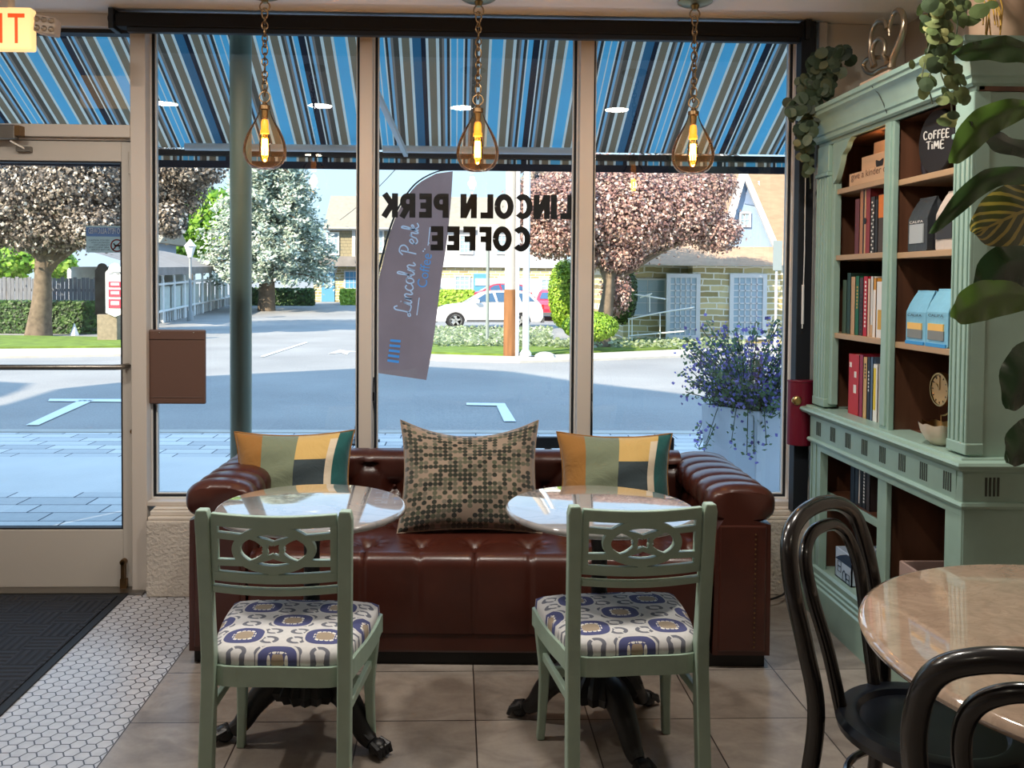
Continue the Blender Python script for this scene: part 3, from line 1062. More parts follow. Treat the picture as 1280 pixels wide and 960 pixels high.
# ================================================================== OUTSIDE: street furniture, plants and houses
M['bark'] = mat('bark', (112, 98, 82), .9, noise=.35, nscale=6, bump=.6, bscale=14)
def leafmats(n, cols, trans=.25, rough=.5): return [mat(n, c, rough, trans=trans) for c in cols]
LM = {
 'maple': leafmats('purple_maple_leaf', [(106, 95, 84), (148, 135, 120), (62, 57, 52), (226, 216, 202)], .2, .38),  # palest tone puts sun highlights into the leaf colour
 'plum': leafmats('plum_leaf', [(158, 120, 112), (192, 158, 142), (100, 74, 70), (232, 210, 196)], .2, .38),
 'spruce': leafmats('spruce_needle', [(152, 168, 150), (190, 202, 186), (106, 124, 108), (222, 226, 214)], .1, .7),
 'green': leafmats('bright_leaf', [(118, 164, 46), (150, 192, 62), (84, 128, 42), (176, 206, 90)], .4),
 'hedge': leafmats('hedge_leaf', [(54, 86, 40), (74, 110, 50), (38, 62, 34), (96, 128, 66)]),
 'lime': leafmats('lime_leaf', [(140, 176, 48), (170, 202, 70), (104, 142, 44), (190, 214, 100)], .3),
 'silver': leafmats('ground_cover_leaf', [(128, 144, 100), (158, 170, 134), (104, 122, 84), (184, 192, 168)]),
}
def pickm(r): return 0 if r < .4 else 1 if r < .7 else 2 if r < .88 else 3
def blob_leaves(b, c, rad, n, size, rng, shell=.55, ar=.75, drop=0):
    c = Vector(c)
    for _ in range(n):
        while True:
            p = Vector((rng.uniform(-1, 1), rng.uniform(-1, 1), rng.uniform(-1, 1)))
            if p.length <= 1 and p.length > shell*rng.random(): break
        if rng.random() < .22: p = p*(1+abs(rng.gauss(0, .16)))
        q = c+Vector((p.x*rad[0], p.y*rad[1], p.z*rad[2]))
        nr = Vector((p.x+rng.uniform(-.7, .7), p.y-.2+rng.uniform(-.7, .7), p.z+.4+rng.uniform(-.6, .6)))
        b.card(q, nr, size*rng.uniform(.6, 1.4), ar, pickm(rng.random()))
def tree(name, label, base, top, crown, blobs, lm, size, r0, branches=5, seed=1, bark='bark', group=None, forks=None):
    rng = random.Random(seed)
    t = thing(name, label, 'tree', tuple(base), group)
    b = MB()
    base, top = Vector(base), Vector(top)
    mid = base.lerp(top, .5)+Vector((rng.uniform(-.1, .1), 0, 0))
    b.tube(spline([base-Vector((0, 0, .1)), base.lerp(mid, .3), mid, top], 4), [r0*(1.25-.75*i/12) for i in range(13)], 12)
    for k in range(branches):
        bl = blobs[k % len(blobs)]
        e = Vector(bl[0])
        s_ = base.lerp(top, rng.uniform(.55, .95))
        b.tube(spline([s_, s_.lerp(e, .5)+Vector((0, 0, .2)), e], 4), [r0*.5*(1-.8*i/8) for i in range(9)], 7)
    b.build('trunk', M[bark], t, smooth=True)
    b = MB()
    for c, rad, n in blobs: blob_leaves(b, c, rad, int(n*4.4), size, rng)
    b.build('crown', lm, t)
    return t
# purple maple on the left lawn
g = gnd(48, 420); Y = g.y
def cl(px, py, rx, ry, n, Y_=None, dy=0):      # a clump of crown: pixel centre, radii in pixels
    y_ = (Y_ or Y)+dy
    p = at(px, py, y_)
    s_ = y_/FPX
    return (tuple(p), (rx*s_, (rx+ry)*.5*s_, ry*s_), n)
tree('purple_maple', 'large purple leaved maple on the lawn seen through the door', g, at(52, 300, Y), None,
     [cl(30, 240, 70, 62, 3000), cl(105, 230, 75, 66, 3200), cl(170, 215, 70, 58, 2200, dy=1), cl(60, 285, 60, 34, 1600), cl(120, 285, 38, 26, 900, dy=-1), cl(-30, 260, 50, 60, 1500), cl(218, 235, 40, 38, 1100, dy=1), cl(240, 212, 40, 24, 700), cl(212, 275, 22, 24, 420), cl(80, 150, 120, 60, 2600, dy=1.5)],
     LM['maple'], .125, .37, 8, 2)
# pale blue spruce across the lot
g = gnd(333, 380); Y = 50
base = at(333, 381, Y); base.z = gz(Y)
tr = thing('blue_spruce', 'pale blue spruce with drooping boughs across the parking lot', 'tree', tuple(base))
b = MB(); tp = at(338, 150, Y); b.tube([base-Vector((0, 0, .1)), base.lerp(tp, .3), tp], [.52, .36, .04], 12); b.build('trunk', M['bark'], tr, smooth=True)
b = MB(); bb = MB(); rng = random.Random(11)
for lev in range(15):
    py = 352-lev*14
    reach = (92-lev*5.1)*(1 if lev > 1 else .8)
    for k in range(11):
        a = 2*PI*(k+rng.random()*.6)/11
        s_ = Y/FPX
        st = at(337, py-6, Y)
        L = reach*s_*rng.uniform(.75, 1.1)
        en = st+Vector((math.cos(a)*L, math.sin(a)*L, -.1*L+.35*rng.random()))
        pts = spline([st, st.lerp(en, .55)+Vector((0, 0, .35)), en], 5)
        bb.tube(pts, .04, 5)
        for q in pts[2:]:
            for _ in range(30):
                b.card(q+Vector((rng.gauss(0, .28), rng.gauss(0, .28), rng.gauss(-.08, .16))), (rng.uniform(-.6, .6), rng.uniform(-1, .2), rng.uniform(.1, 1)), rng.uniform(.16, .36), .45, pickm(rng.random()))
bb.build('boughs', M['bark'], tr)
b.build('needles', LM['spruce'], tr)
# bright green tree behind
Y = 68
tree('leafy_tree', 'bright yellow green tree behind the long arcade roof', (at(240, 378, Y).x, Y, gz(Y)), at(240, 320, Y), None,
     [cl(240, 285, 42, 36, 1500), cl(262, 262, 34, 26, 900), cl(215, 262, 30, 30, 800), cl(230, 305, 40, 22, 900), cl(285, 290, 30, 30, 700)], LM['green'], .5, .3, 4, 5)
Y = 52
tree('leafy_tree', 'yellow green tree behind the board fence at far left', (at(10, 378, Y).x, Y, gz(Y)), at(10, 330, Y), None,
     [cl(5, 325, 34, 24, 900), cl(70, 330, 24, 18, 500), cl(-40, 310, 40, 36, 900)], LM['green'], .42, .25, 3, 6)
# red leaved plum in front of the stone house
Y = 24.5
g = Vector((at(750, 398, Y).x, Y, gz(Y)))
tree('purple_plum', 'red leaved plum tree in front of the stone house', g, at(768, 325, Y), None,
     [cl(720, 270, 62, 48, 2400), cl(790, 262, 70, 58, 3200), cl(850, 262, 58, 46, 2300), cl(760, 232, 90, 40, 2600, dy=.6), cl(895, 290, 34, 26, 800), cl(690, 300, 44, 24, 900), cl(772, 320, 34, 22, 700), cl(770, 360, 20, 36, 420, dy=.4), cl(880, 232, 44, 26, 900), cl(668, 255, 34, 34, 800)],
     LM['plum'], .088, .26, 8, 9)
Y = 38
tree('dark_tree', 'darker tall tree rising behind the plum and the stone gable', (at(860, 385, Y).x, Y, gz(Y)), at(860, 300, Y), None,
     [cl(860, 225, 60, 40, 1500), cl(810, 240, 50, 44, 1200), cl(700, 225, 46, 30, 1100), cl(905, 235, 26, 40, 600)], LM['maple'], .35, .3, 4, 12)

def hedge(name, label, px0, px1, pyt, Y, dep, lm, size=.13, n=2600, seed=1, group=None, cat='hedge'):
    rng = random.Random(seed)
    x0, x1 = at(px0, 400, Y).x, at(px1, 400, Y).x
    z1, z0 = at((px0+px1)/2, pyt, Y).z, gz(Y)
    t = thing(name, label, cat, ((x0+x1)/2, Y, z0), group)
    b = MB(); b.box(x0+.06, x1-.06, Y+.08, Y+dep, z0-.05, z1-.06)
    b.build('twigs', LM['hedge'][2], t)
    b = MB()
    for _ in range(n):
        u = rng.random()
        q = Vector((rng.uniform(x0, x1), Y+rng.uniform(-.05, .1), rng.uniform(z0, z1)))
        nr = Vector((rng.uniform(-.6, .6), -1, rng.uniform(-.2, .9)))
        if u < .25: q.y = Y+rng.uniform(0, dep); q.z = z1+rng.uniform(-.08, .04); nr = Vector((rng.uniform(-.5, .5), rng.uniform(-.6, .3), 1))
        b.card(q, nr, size*rng.uniform(.7, 1.3), .8, pickm(rng.random()))
    b.build('foliage', lm, t)
hedge('clipped_hedge', 'dark clipped hedge below the grey board fence', -70, 119, 377, 30.8, 1.0, LM['hedge'], .15, 5200, 3)
hedge('clipped_hedge', 'dark low hedge behind the trunk of the spruce', 310, 392, 361, 55, 1.0, LM['hedge'], .25, 1500, 4)
hedge('clipped_hedge', 'bright lime hedge right of the blue door', 425, 452, 362, 56, 1.0, LM['lime'], .22, 900, 5)
hedge('clipped_hedge', 'bright lime hedge beyond the white car', 540, 592, 363, 50, 1.0, LM['lime'], .22, 1500, 6)
def bush(name, label, px, py, rx, ry, Y, lm, size, n, seed, cat='bush', pyb=None):
    rng = random.Random(seed)
    c = at(px, py, Y)
    s_ = Y/FPX
    t = thing(name, label, cat, (c.x, Y, gz(Y)))
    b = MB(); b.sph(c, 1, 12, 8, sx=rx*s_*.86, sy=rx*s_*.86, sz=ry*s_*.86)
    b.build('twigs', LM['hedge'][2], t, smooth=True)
    b = MB()
    for _ in range(n):
        v = Vector((rng.gauss(0, 1), rng.gauss(0, 1), rng.gauss(0, 1))).normalized()
        q = c+Vector((v.x*rx, v.y*rx, v.z*ry))*s_*rng.uniform(.86, 1.02)
        b.card(q, v+Vector((rng.uniform(-.5, .5), rng.uniform(-.5, .5), rng.uniform(-.2, .6))), size*rng.uniform(.6, 1.3), .8, pickm(rng.random()))
    b.build('foliage', lm, t)
bush('arborvitae', 'tall rounded evergreen shrub between the car and the plum', 706, 368, 21, 44, 27, LM['lime'], .09, 5200, 3)
bush('dark_shrub', 'dark shrub beneath the plum behind its trunk', 777, 366, 20, 40, 26.5, LM['hedge'], .1, 2600, 4)
bush('round_bush', 'low round yellow green bush before the plum trunk', 738, 408, 35, 19, 22.8, LM['lime'], .07, 5200, 5)
# pale ground cover bed (nobody could count it)
rng = random.Random(8)
b = MB()
for _ in range(5200):
    px = rng.uniform(536, 690) if rng.random() < .72 else rng.uniform(690, 930)
    py = rng.uniform(413, 436) if px < 690 else rng.uniform(430, 438)
    p = gnd(px, py)
    b.card(p+Vector((0, 0, rng.uniform(.02, .22))), (rng.uniform(-1, 1), rng.uniform(-1, .3), 1), rng.uniform(.08, .18), .8, pickm(rng.random()))
o = tag(b.build('ground_cover', LM['silver']), 'pale silvery ground cover plants along the far verge', 'ground cover')
o['kind'] = 'stuff'

# fences
M['oldwood'] = mat('grey_fence_board', (124, 128, 136), .9, noise=.25, nscale=4, stretch=(6, 6, .6))
M['whitewood'] = mat('white_fence_board', (236, 238, 240), .7)
Y = 32.5
f_ = thing('board_fence', 'weathered grey board fence behind the dark hedge', 'fence', (at(30, 380, Y).x, Y, gz(Y)))
b = MB(); x = at(-70, 360, Y).x; xe = at(119, 360, Y).x; zt_ = at(30, 347, Y).z; k = 0
while x < xe:
    b.box(x, x+.125, Y+.01*(k % 2), Y+.03+.01*(k % 2), gz(Y), zt_+.03*math.sin(k*2.3)); x += .15; k += 1
b.build('boards', M['oldwood'], f_)
b = MB(); b.box(at(-70, 360, Y).x, xe, Y+.04, Y+.08, 1.0, 1.1); b.build('rail', M['oldwood'], f_)
Y = 46
f_ = thing('picket_fence', 'white picket fence beyond the grey board fence', 'fence', (at(102, 380, Y).x, Y, gz(Y)))
b = MB(); x = at(84, 350, Y).x; xe = at(160, 350, Y).x; zt_ = at(100, 335, Y).z
while x < xe:
    b.prism([(x, gz(Y)), (x+.2, gz(Y)), (x+.2, zt_-.12), (x+.1, zt_), (x, zt_-.12)], lambda u, v, d: (u, d, v), Y, Y+.03); x += .25
b.build('pickets', M['whitewood'], f_)
b = MB(); b.box(at(84, 350, Y).x, xe, Y+.03, Y+.07, gz(Y)+.5, gz(Y)+.62); b.build('rail', M['whitewood'], f_)

# pedestal sign by the maple
M['stonepost'] = mat('pale_brick_post', (142, 130, 112), .9, noise=.2, nscale=9, bump=.5, bscale=20)
M['signblack'] = mat('painted_black_board', (20, 24, 26), .8, spec=.1, noise=.5, nscale=3)
M['signwhite'] = mat('painted_white_board', (232, 234, 234), .6)
M['signrd'] = mat('painted_red_panel', (190, 62, 82), .6)
Y = 26.5
ps = thing('plaza_sign', 'V shaped black and white plaza sign on a brick pedestal', 'sign', (at(135, 425, Y).x, Y, gz(Y)))
b = MB(); p, q = at(123, 425, Y), at(148, 393, Y); b.box(p.x, q.x, Y-.1, Y+.5, gz(Y)-.05, q.z); b.build('pedestal', M['stonepost'], ps, bevel=.02)
def arched(x0, x1, z0, z1, tip=0):
    w = (x1-x0)
    pts = [(x0, z0), ((x0+x1)/2, z0-tip), (x1, z0), (x1, z1-w*.5)]
    pts += [((x0+x1)/2+w*.34*math.cos(a*PI/10), z1-w*.34+w*.34*math.sin(a*PI/10)) for a in range(11)]
    return pts+[(x0, z1-w*.5)]
p, q = at(118, 394, Y), at(135, 329, Y)
b = MB(); b.prism(arched(p.x, q.x, p.z, q.z), lambda u, v, d: (u, d, v), Y+.05, Y+.13); b.build('black_board', M['signblack'], ps)
p, q = at(132, 391, Y-.2), at(155, 329, Y-.2)
b = MB(); b.prism(arched(p.x, q.x, p.z, q.z, .12), lambda u, v, d: (u, d, v), Y-.2, Y-.12); wb = b.build('white_board', M['signwhite'], ps)
for y0, y1 in ((352, 359), (362, 371), (374, 385)):
    a_, c_ = at(135.5, y1, Y-.22), at(152.5, y0, Y-.22)
    b = MB(); b.box(a_.x, c_.x, Y-.225, Y-.2, a_.z, c_.z); b.build('red_panel', M['signrd'], wb)
    b = MB(); b.box(a_.x+.08, c_.x-.08, Y-.235, Y-.225, lerp(a_.z, c_.z, .35), lerp(a_.z, c_.z, .75)); b.build('white_strip', M['signwhite'], wb)
letters('Carriage', at(135.5, 344, Y-.21), (1, 0, 0), (0, 0, 1), .38, .14, M['vinyl'], 'lettering', wb, depth=0)
# garden spike
b = MB(); p = gnd(93, 419); b.lathe([(.16, 0), (.0001, .42)], (p.x, p.y, p.z), 6)
tag(b.build('white_cone_marker', M['signwhite']), 'small white cone marker at the foot of the dark hedge', 'marker')

# arcade with arched white posts and its long roof
M['roofgrey'] = mat('grey_roof_felt', (138, 132, 128), .9, noise=.15, nscale=2)
M['palegreen'] = mat('pale_green_board', (200, 210, 204), .8, noise=.08, nscale=3)
M['shedwhite'] = mat('arcade_white', (232, 234, 232), .6)
M['darkgap'] = mat('dark_opening', (60, 70, 84), .8)
ar = thing('covered_arcade', 'long white arcade with arched posts and a low grey roof', 'arcade', tuple(gnd(195, 406)))
a0, a1 = gnd(188, 407), gnd(288, 381)
a0.z = gz(a0.y); dirn = (a1-a0); dirn.z = 0; Ltot = dirn.length; dirn.normalize(); nrmv = Vector((-dirn.y, dirn.x, 0))
def arp(s_, h, d=0):
    p = a0+dirn*s_+nrmv*d
    zb_ = gz(p.y)
    return Vector((p.x, p.y, zb_+h))
hh0 = at(188, 335, a0.y).z-gz(a0.y)
nP = 9
b = MB()
for k in range(nP+1):
    s_ = Ltot*k/nP
    b.tube([arp(s_, 0), arp(s_, hh0*.78)], .07, 6)
    if k < nP:
        pts = [arp(s_+Ltot/nP*(.5-.5*math.cos(a*PI/8)), hh0*.78+hh0*.2*math.sin(a*PI/8)) for a in range(9)]
        b.tube(pts, .05, 6)
b.build('arched_posts', M['shedwhite'], ar)
b = MB()
for k in range(nP):
    s0, s1 = Ltot*k/nP+.12, Ltot*(k+1)/nP-.12
    b.add([arp(s0, .55, .15), arp(s1, .55, .15), arp(s1, hh0*.66, .15), arp(s0, hh0*.66, .15)], [(0, 1, 2, 3)])
b.build('panels', M['palegreen'], ar)
b = MB()
for k in range(46):
    s_ = Ltot*k/45
    b.tube([arp(s_, 0, .1), arp(s_, .5, .1)], .04, 4)
for h in (.5, hh0*.7): b.tube([arp(0, h), arp(Ltot, h)], .06, 6)
b.build('balustrade', M['shedwhite'], ar)
b = MB()
e0, e1 = arp(-2, hh0+.0, -.3), arp(Ltot, hh0, -.3)
r0_, r1_ = arp(-2, hh0+1.3, 4), arp(Ltot, hh0+.9, 4)
b.add([e0, e1, r1_, r0_], [(0, 1, 2, 3)])
b.add([e0, e1, e1+Vector((0, 0, -.35)), e0+Vector((0, 0, -.35))], [(0, 1, 2, 3)])
b.build('roof', M['roofgrey'], ar)
b = MB(); b.add([arp(-2, 0, 2.5), arp(Ltot, 0, 2.5), arp(Ltot, hh0, 2.5), arp(-2, hh0, 2.5)], [(0, 1, 2, 3)]); b.build('back_wall', M['palegreen'], ar)
# lamp post
Y = 41
lp = thing('lamp_post', 'slim lamp post with a lantern beside the white arcade', 'lamp post', (at(238, 398, Y).x, Y, gz(Y)))
x = at(238, 398, Y).x; zt_ = at(238, 322, Y).z
M['lamppost'] = mat('grey_lamp_paint', (150, 156, 158), .5)
b = MB(); b.lathe([(.16, gz(Y)), (.14, gz(Y)+.4), (.08, gz(Y)+.5), (.06, zt_)], (x, Y, 0), 10); b.build('post', M['lamppost'], lp, smooth=True)
b = MB(); b.lathe([(.1, zt_), (.26, zt_+.5), (.3, zt_+.52), (.02, zt_+.85)], (x, Y, 0), 8); b.build('lantern', M['white'], lp)

# houses
M['shingle'] = mat('pale_roof_shingle', (150, 144, 130), .9, noise=.1, nscale=4)
M['clap'] = mat('tan_shingle_wall', (206, 192, 158), .9, noise=.15, nscale=5)
M['siding'] = mat('white_siding', (206, 206, 206), .7)
M['bluesiding'] = mat('pale_blue_siding', (142, 164, 190), .7)
M['glassdark'] = mat('house_window_glass', (150, 170, 182), .12)
M['bluedoor'] = mat('blue_door_paint', (86, 150, 190), .5)
M['roof_tan'] = mat('tan_roof_shingle', (176, 144, 118), .9, noise=.12, nscale=3, stretch=(1, 1, 4))
def stone_mat():
    m, t, b = newmat('stone_wall')
    x, y, z = coords(t)
    n = noise(t, 1.3)
    v = z/.19+n*.7
    row = v.floor()
    u = x/.62+row*.43+n*.5
    fu, fv = u.frac(), v.frac()
    line = (fu.mn(1-fu)*.62).mn(fv.mn(1-fv)*.19).lt(.02)
    w = white(t, u.floor(), row)
    c = mixc(t, w, (146, 132, 88), (206, 190, 142))
    t.links.new(mixc(t, line, c, (222, 217, 202)), b.inputs['Base Color'])
    b.inputs['Roughness'].default_value = .9
    return m
def clap_mat():
    m, t, b = newmat('shingle_courses')
    x, y, z = coords(t)
    v = z/.22
    u = x/.3+v.floor()*.37
    line = (v.frac().lt(.12)).mx(u.frac().lt(.06))
    t.links.new(mixc(t, line, (150, 140, 112), (104, 94, 76)), b.inputs['Base Color'])
    return m
M['stone'] = stone_mat(); M['clap'] = clap_mat()
def bldbox(name, par, px0, px1, pyt, pyb, Y, dep, m, z0=None):
    p, q = at(px0, pyt, Y), at(px1, pyb, Y)
    b = MB(); b.box(p.x, q.x, Y, Y+dep, (q.z if z0 is None else z0), p.z)
    return b.build(name, m, par)
def bwin(par, px0, px1, pyt, pyb, Y, nx=4, ny=4, frame='white', gm='glassdark', fw=.1):
    p, q = at(px0, pyt, Y), at(px1, pyb, Y)
    b = MB()
    x0, x1, z0, z1 = p.x, q.x, q.z, p.z
    for (a, c, e, f) in ((x0, x0+fw, z0, z1), (x1-fw, x1, z0, z1), (x0+fw, x1-fw, z0, z0+fw), (x0+fw, x1-fw, z1-fw, z1)): b.box(a, c, Y-.06, Y+.02, e, f)
    for k in range(1, nx): xx = lerp(x0+fw, x1-fw, k/nx); b.box(xx-fw*.14, xx+fw*.14, Y-.04, Y, z0+fw, z1-fw)
    for k in range(1, ny): zz = lerp(z0+fw, z1-fw, k/ny); b.box(x0+fw, x1-fw, Y-.04, Y, zz-fw*.14, zz+fw*.14)
    w = b.build('window', M[frame], par)
    b = MB(); b.box(x0+fw*.5, x1-fw*.5, Y-.02, Y-.005, z0+fw*.5, z1-fw*.5)
    b.build('pane', M[gm], w)
# long two storey house across the lot
Y = 60
hs = thing('long_house', 'long pale two storey house with a blue door across the lot', 'house', (at(540, 378, Y).x, Y, gz(Y)))
bldbox('stone_wall', hs, 392, 708, 333, 382, Y, 6, M['stone'])
bldbox('upper_wall', hs, 412, 545, 284, 334, Y-.01, 6, M['clap'])
bldbox('upper_siding', hs, 545, 708, 284, 335, Y-.3, 6, M['siding'])
p, q = at(404, 286, Y-.6), at(712, 286, Y-.6)
b = MB(); zr = at(540, 246, Y+3).z
b.prism([(Y-.7, p.z), (Y+3, zr), (Y+6.7, p.z)], lambda u, v, d: (d, u, v), p.x, q.x); b.build('roof', M['shingle'], hs)
bldbox('cornice', hs, 404, 712, 284, 290, Y-.6, .6, M['siding'])
bldbox('porch_roof', hs, 398, 452, 320, 333, Y-1.2, 1.2, M['roofgrey'])
bldbox('wall_band', hs, 545, 700, 347, 381, Y-.1, .2, M['siding'])
for (x0, x1) in ((440, 444), (500, 504), (538, 546)): bldbox('trim_board', hs, x0, x1, 286, 333, Y-.15, .2, M['siding'])
bwin(hs, 408, 424, 290, 319, Y-.05, 3, 4); bwin(hs, 464, 480, 283+4, 316, Y-.05, 3, 4); bwin(hs, 512, 530, 290, 318, Y-.05, 3, 4)
bwin(hs, 568, 588, 344, 363, Y-.15, 3, 3); bwin(hs, 676, 696, 348, 364, Y-.15, 3, 3); bwin(hs, 574, 592, 293, 318, Y-.35, 3, 4); bwin(hs, 620, 640, 293, 318, Y-.35, 3, 4)
bwin(hs, 430, 449, 338, 362, Y-.05, 3, 3, 'siding', 'bluedoor')
dr = bldbox('door', hs, 402, 418, 341, 379, Y-.08, .1, M['bluedoor'], gz(Y))
p, q = at(405, 345, Y-.1), at(415, 358, Y-.1)
b = MB(); b.box(p.x, q.x, Y-.1, Y-.07, q.z, p.z); b.build('pane', M['glassdark'], dr)
bldbox('door_frame', hs, 399, 421, 337, 341, Y-.1, .12, M['siding'])
dr = bldbox('door', hs, 622, 634, 345, 381, Y-.2, .1, M['palegreen'], gz(Y))
sg = bldbox('house_sign', hs, 592, 611, 342, 366, Y-2, .15, M['bluedoor'])
p, q = at(594, 348, Y-2.1), at(608, 357, Y-2.1)
b = MB(); b.box(p.x, q.x, Y-2.05, Y-2.0, q.z, p.z); b.build('sign_panel', M['siding'], sg)
# stone house on the right
Y = 27.5
sh_ = thing('stone_house', 'stone cottage with tan roof and blue gable on the right', 'house', (at(890, 428, Y).x, Y, gz(Y)))
bldbox('wall', sh_, 866, 1090, 330, 432, Y, 7, M['stone'], gz(Y)-.1)
bldbox('wing_wall', sh_, 780, 868, 330, 432, Y+.6, 6.4, M['stone'], gz(Y)-.1)
bldbox('fascia', sh_, 772, 1095, 329.5, 334, Y-.25, .3, M['siding'])
p = at(772, 330, Y-.3); q = at(1095, 330, Y-.3); rz_ = at(880, 284, Y+2.6).z
b = MB()
b.add([(p.x, Y-.3, p.z), (q.x, Y-.3, p.z), (q.x, Y+2.9, rz_), (p.x+1.2, Y+2.9, rz_), (p.x, Y+7, p.z), (q.x, Y+7, p.z)], [(0, 1, 2, 3), (3, 2, 5, 4), (0, 3, 4)])
b.build('roof', M['roof_tan'], sh_)
# gable: ridge runs away from us to the right
Yg = Y+1.2
ap, l_, r2_ = at(927, 217, Yg), at(908, 290, Yg), at(972, 316, Yg)
lb = at(911, 286, Yg)
b = MB(); b.prism([(ap.x, ap.z), (lb.x, lb.z), (lb.x, lb.z-.9), (r2_.x, lb.z-.9), (r2_.x, r2_.z)], lambda u, v, d: (u, Yg+d, v), 0, .2)
b.build('gable_wall', M['bluesiding'], sh_)
b = MB(); far = Vector((2.2, 6.5, 0))
b.add([ap+Vector((0, -.15, .05)), ap+Vector((9, .6, .05)), r2_+Vector((9, .6, -.1)), r2_+Vector((0, -.15, -.1))], [(0, 1, 2, 3)])
b.add([ap+Vector((0, -.15, .05)), ap+Vector((0, 6, .05)), lb+Vector((-.3, 6, -.1)), lb+Vector((-.3, -.15, -.1))], [(3, 2, 1, 0)])
b.build('gable_roof', M['roof_tan'], sh_)
b = MB(); b.beam(ap+Vector((0, -.2, .05)), lb+Vector((-.15, -.2, -.15)), .12, .22); b.beam(ap+Vector((0, -.2, .05)), r2_+Vector((0, -.2, -.1)), .1, .18)
b.build('barge_board', M['siding'], sh_)
c_ = at(938, 245, Yg-.05)
M['louver'] = mat('gable_louver', (120, 140, 170), .7)
b = MB(); b.prism([(c_.x-.18, c_.z-.25), (c_.x+.2, c_.z-.32), (c_.x+.02, c_.z+.4), (c_.x-.1, c_.z+.4)], lambda u, v, d: (u, d, v), Yg-.03, Yg); b.build('louver', M['louver'], sh_)
bwin(sh_, 924, 938, 265, 284, Yg-.02, 2, 2, 'siding', 'glassdark', .06)
bwin(sh_, 833, 874, 342, 424, Y-.03, 5, 9, 'siding', 'glassdark', .13)
bwin(sh_, 912, 957, 342, 424, Y-.03, 5, 9, 'siding', 'glassdark', .13)
bwin(sh_, 786, 832, 348, 395, Y+.55, 2, 3, 'siding', 'glassdark', .05)
# white railing on the ramp
rl = thing('ramp_railing', 'thin white ramp railing against the stone house', 'railing', tuple(gnd(800, 428)))
Y = 26.2
b = MB()
for (p, q) in (((785, 399), (825, 391)), ((825, 391), (868, 384)), ((785, 420), (855, 414)), ((780, 366), (832, 374)), ((800, 372), (815, 367))):
    b.tube([at(*p, Y), at(*q, Y)], .022, 6)
b.build('rails', M['white'], rl)
b = MB()
for (px, y0, y1) in ((790, 398, 426), (825, 391, 424), (812, 368, 390), (786, 400, 424)): b.tube([at(px, y0, Y), at(px, y1, Y)], .018, 6)
b.build('posts', M['white'], rl)
# white blue building at the far left
Y = 58
wbld = thing('white_building', 'pale blue white building above the picket fence', 'house', (at(125, 370, Y).x, Y, gz(Y)))
bldbox('wall', wbld, 86, 190, 300, 380, Y, 5, M['bluesiding'])
p, q = at(80, 302, Y-.5), at(200, 302, Y-.5); zr = at(130, 272, Y+2.5).z
b = MB(); b.prism([(Y-.5, p.z), (Y+2.5, zr), (Y+5.5, p.z)], lambda u, v, d: (d, u, v), p.x, q.x); b.build('roof', M['shingle'], wbld)

# poles and street signs
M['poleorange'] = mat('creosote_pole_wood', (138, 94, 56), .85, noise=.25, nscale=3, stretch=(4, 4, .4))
M['poleglare'] = mat('sunlit_pole_wood', (186, 178, 168), .85, noise=.1, nscale=3, stretch=(4, 4, .4))  # pale tone paints sun glare into the upper shaft
M['polewhite'] = mat('white_pole', (226, 228, 230), .5)
M['galv'] = mat('galvanised_post', (140, 150, 150), .5)
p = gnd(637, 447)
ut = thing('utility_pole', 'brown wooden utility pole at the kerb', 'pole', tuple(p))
b = MB(); b.tube([p-Vector((0, 0, .1)), Vector((p.x, p.y, p.z+8))], [.14, .11], 14); b.build('shaft', M['poleglare'], ut, smooth=True)
b = MB(); b.tube([p+Vector((0, 0, 0)), Vector((p.x, p.y, at(637, 362, p.y).z))], [.155, .148], 14); b.build('brown_lower_shaft', M['poleorange'], ut, smooth=True)  # brown of the pole itself, left below the painted glare
b = MB(); b.tube([Vector((p.x+.17, p.y-.06, p.z)), Vector((p.x+.17, p.y-.06, p.z+7.5))], .05, 8); b.build('conduit', M['polewhite'], ut, smooth=True)
p = gnd(657, 448)
wp = thing('white_pole', 'white round pole right of the wooden utility pole', 'pole', tuple(p))
b = MB(); b.tube([p-Vector((0, 0, .1)), Vector((p.x, p.y, p.z+6.5))], .08, 12); b.build('shaft', M['polewhite'], wp, smooth=True)
b = MB(); b.lathe([(.14, 0), (.14, .12), (.09, .2)], tuple(p), 12); b.build('base', M['polewhite'], wp)
b = MB(); b.tube(spline([gnd(643, 440)+Vector((0, 0, .25)), gnd(652, 447)+Vector((0, 0, .05)), gnd(668, 449)+Vector((0, 0, .06))], 6), .02, 6)
tag(b.build('black_hose', M['black']), 'black hose looping from the utility pole to the kerb', 'hose')
b = MB(); p = gnd(676, 449); b.sph(p+Vector((.1, 0, .05)), .26, 10, 6, sz=.5)
tag(b.build('pale_boulder', M['concrete']), 'pale rounded boulder on the kerb beside the white pole', 'boulder')
p = gnd(609, 432)
gp = thing('sign_post', 'grey metal sign post in front of the white car', 'post', tuple(p))
zt_ = at(609, 306, p.y).z
b = MB(); b.tube([p-Vector((0, 0, .1)), Vector((p.x, p.y, zt_))], .05, 8); b.build('post', M['galv'], gp)
b = MB(); b.box(p.x-.3, p.x+.3, p.y+.05, p.y+.07, zt_-.1, zt_+.6); b.build('sign_blank', M['siding'], gp)
Y = 14
p = Vector((at(969, 430, Y).x, Y, gz(Y)))
sp_ = thing('street_sign', 'thin white post with a grey sign at the right window edge', 'sign', tuple(p))
z1 = at(969, 302, Y).z
b = MB(); b.tube([p, Vector((p.x, p.y, z1))], .02, 8); b.build('post', M['polewhite'], sp_)
a_, c_ = at(965, 338, Y), at(977, 301, Y)
b = MB(); b.box(a_.x, c_.x, Y-.04, Y-.03, a_.z, c_.z); b.build('sign_plate', M['galv'], sp_)
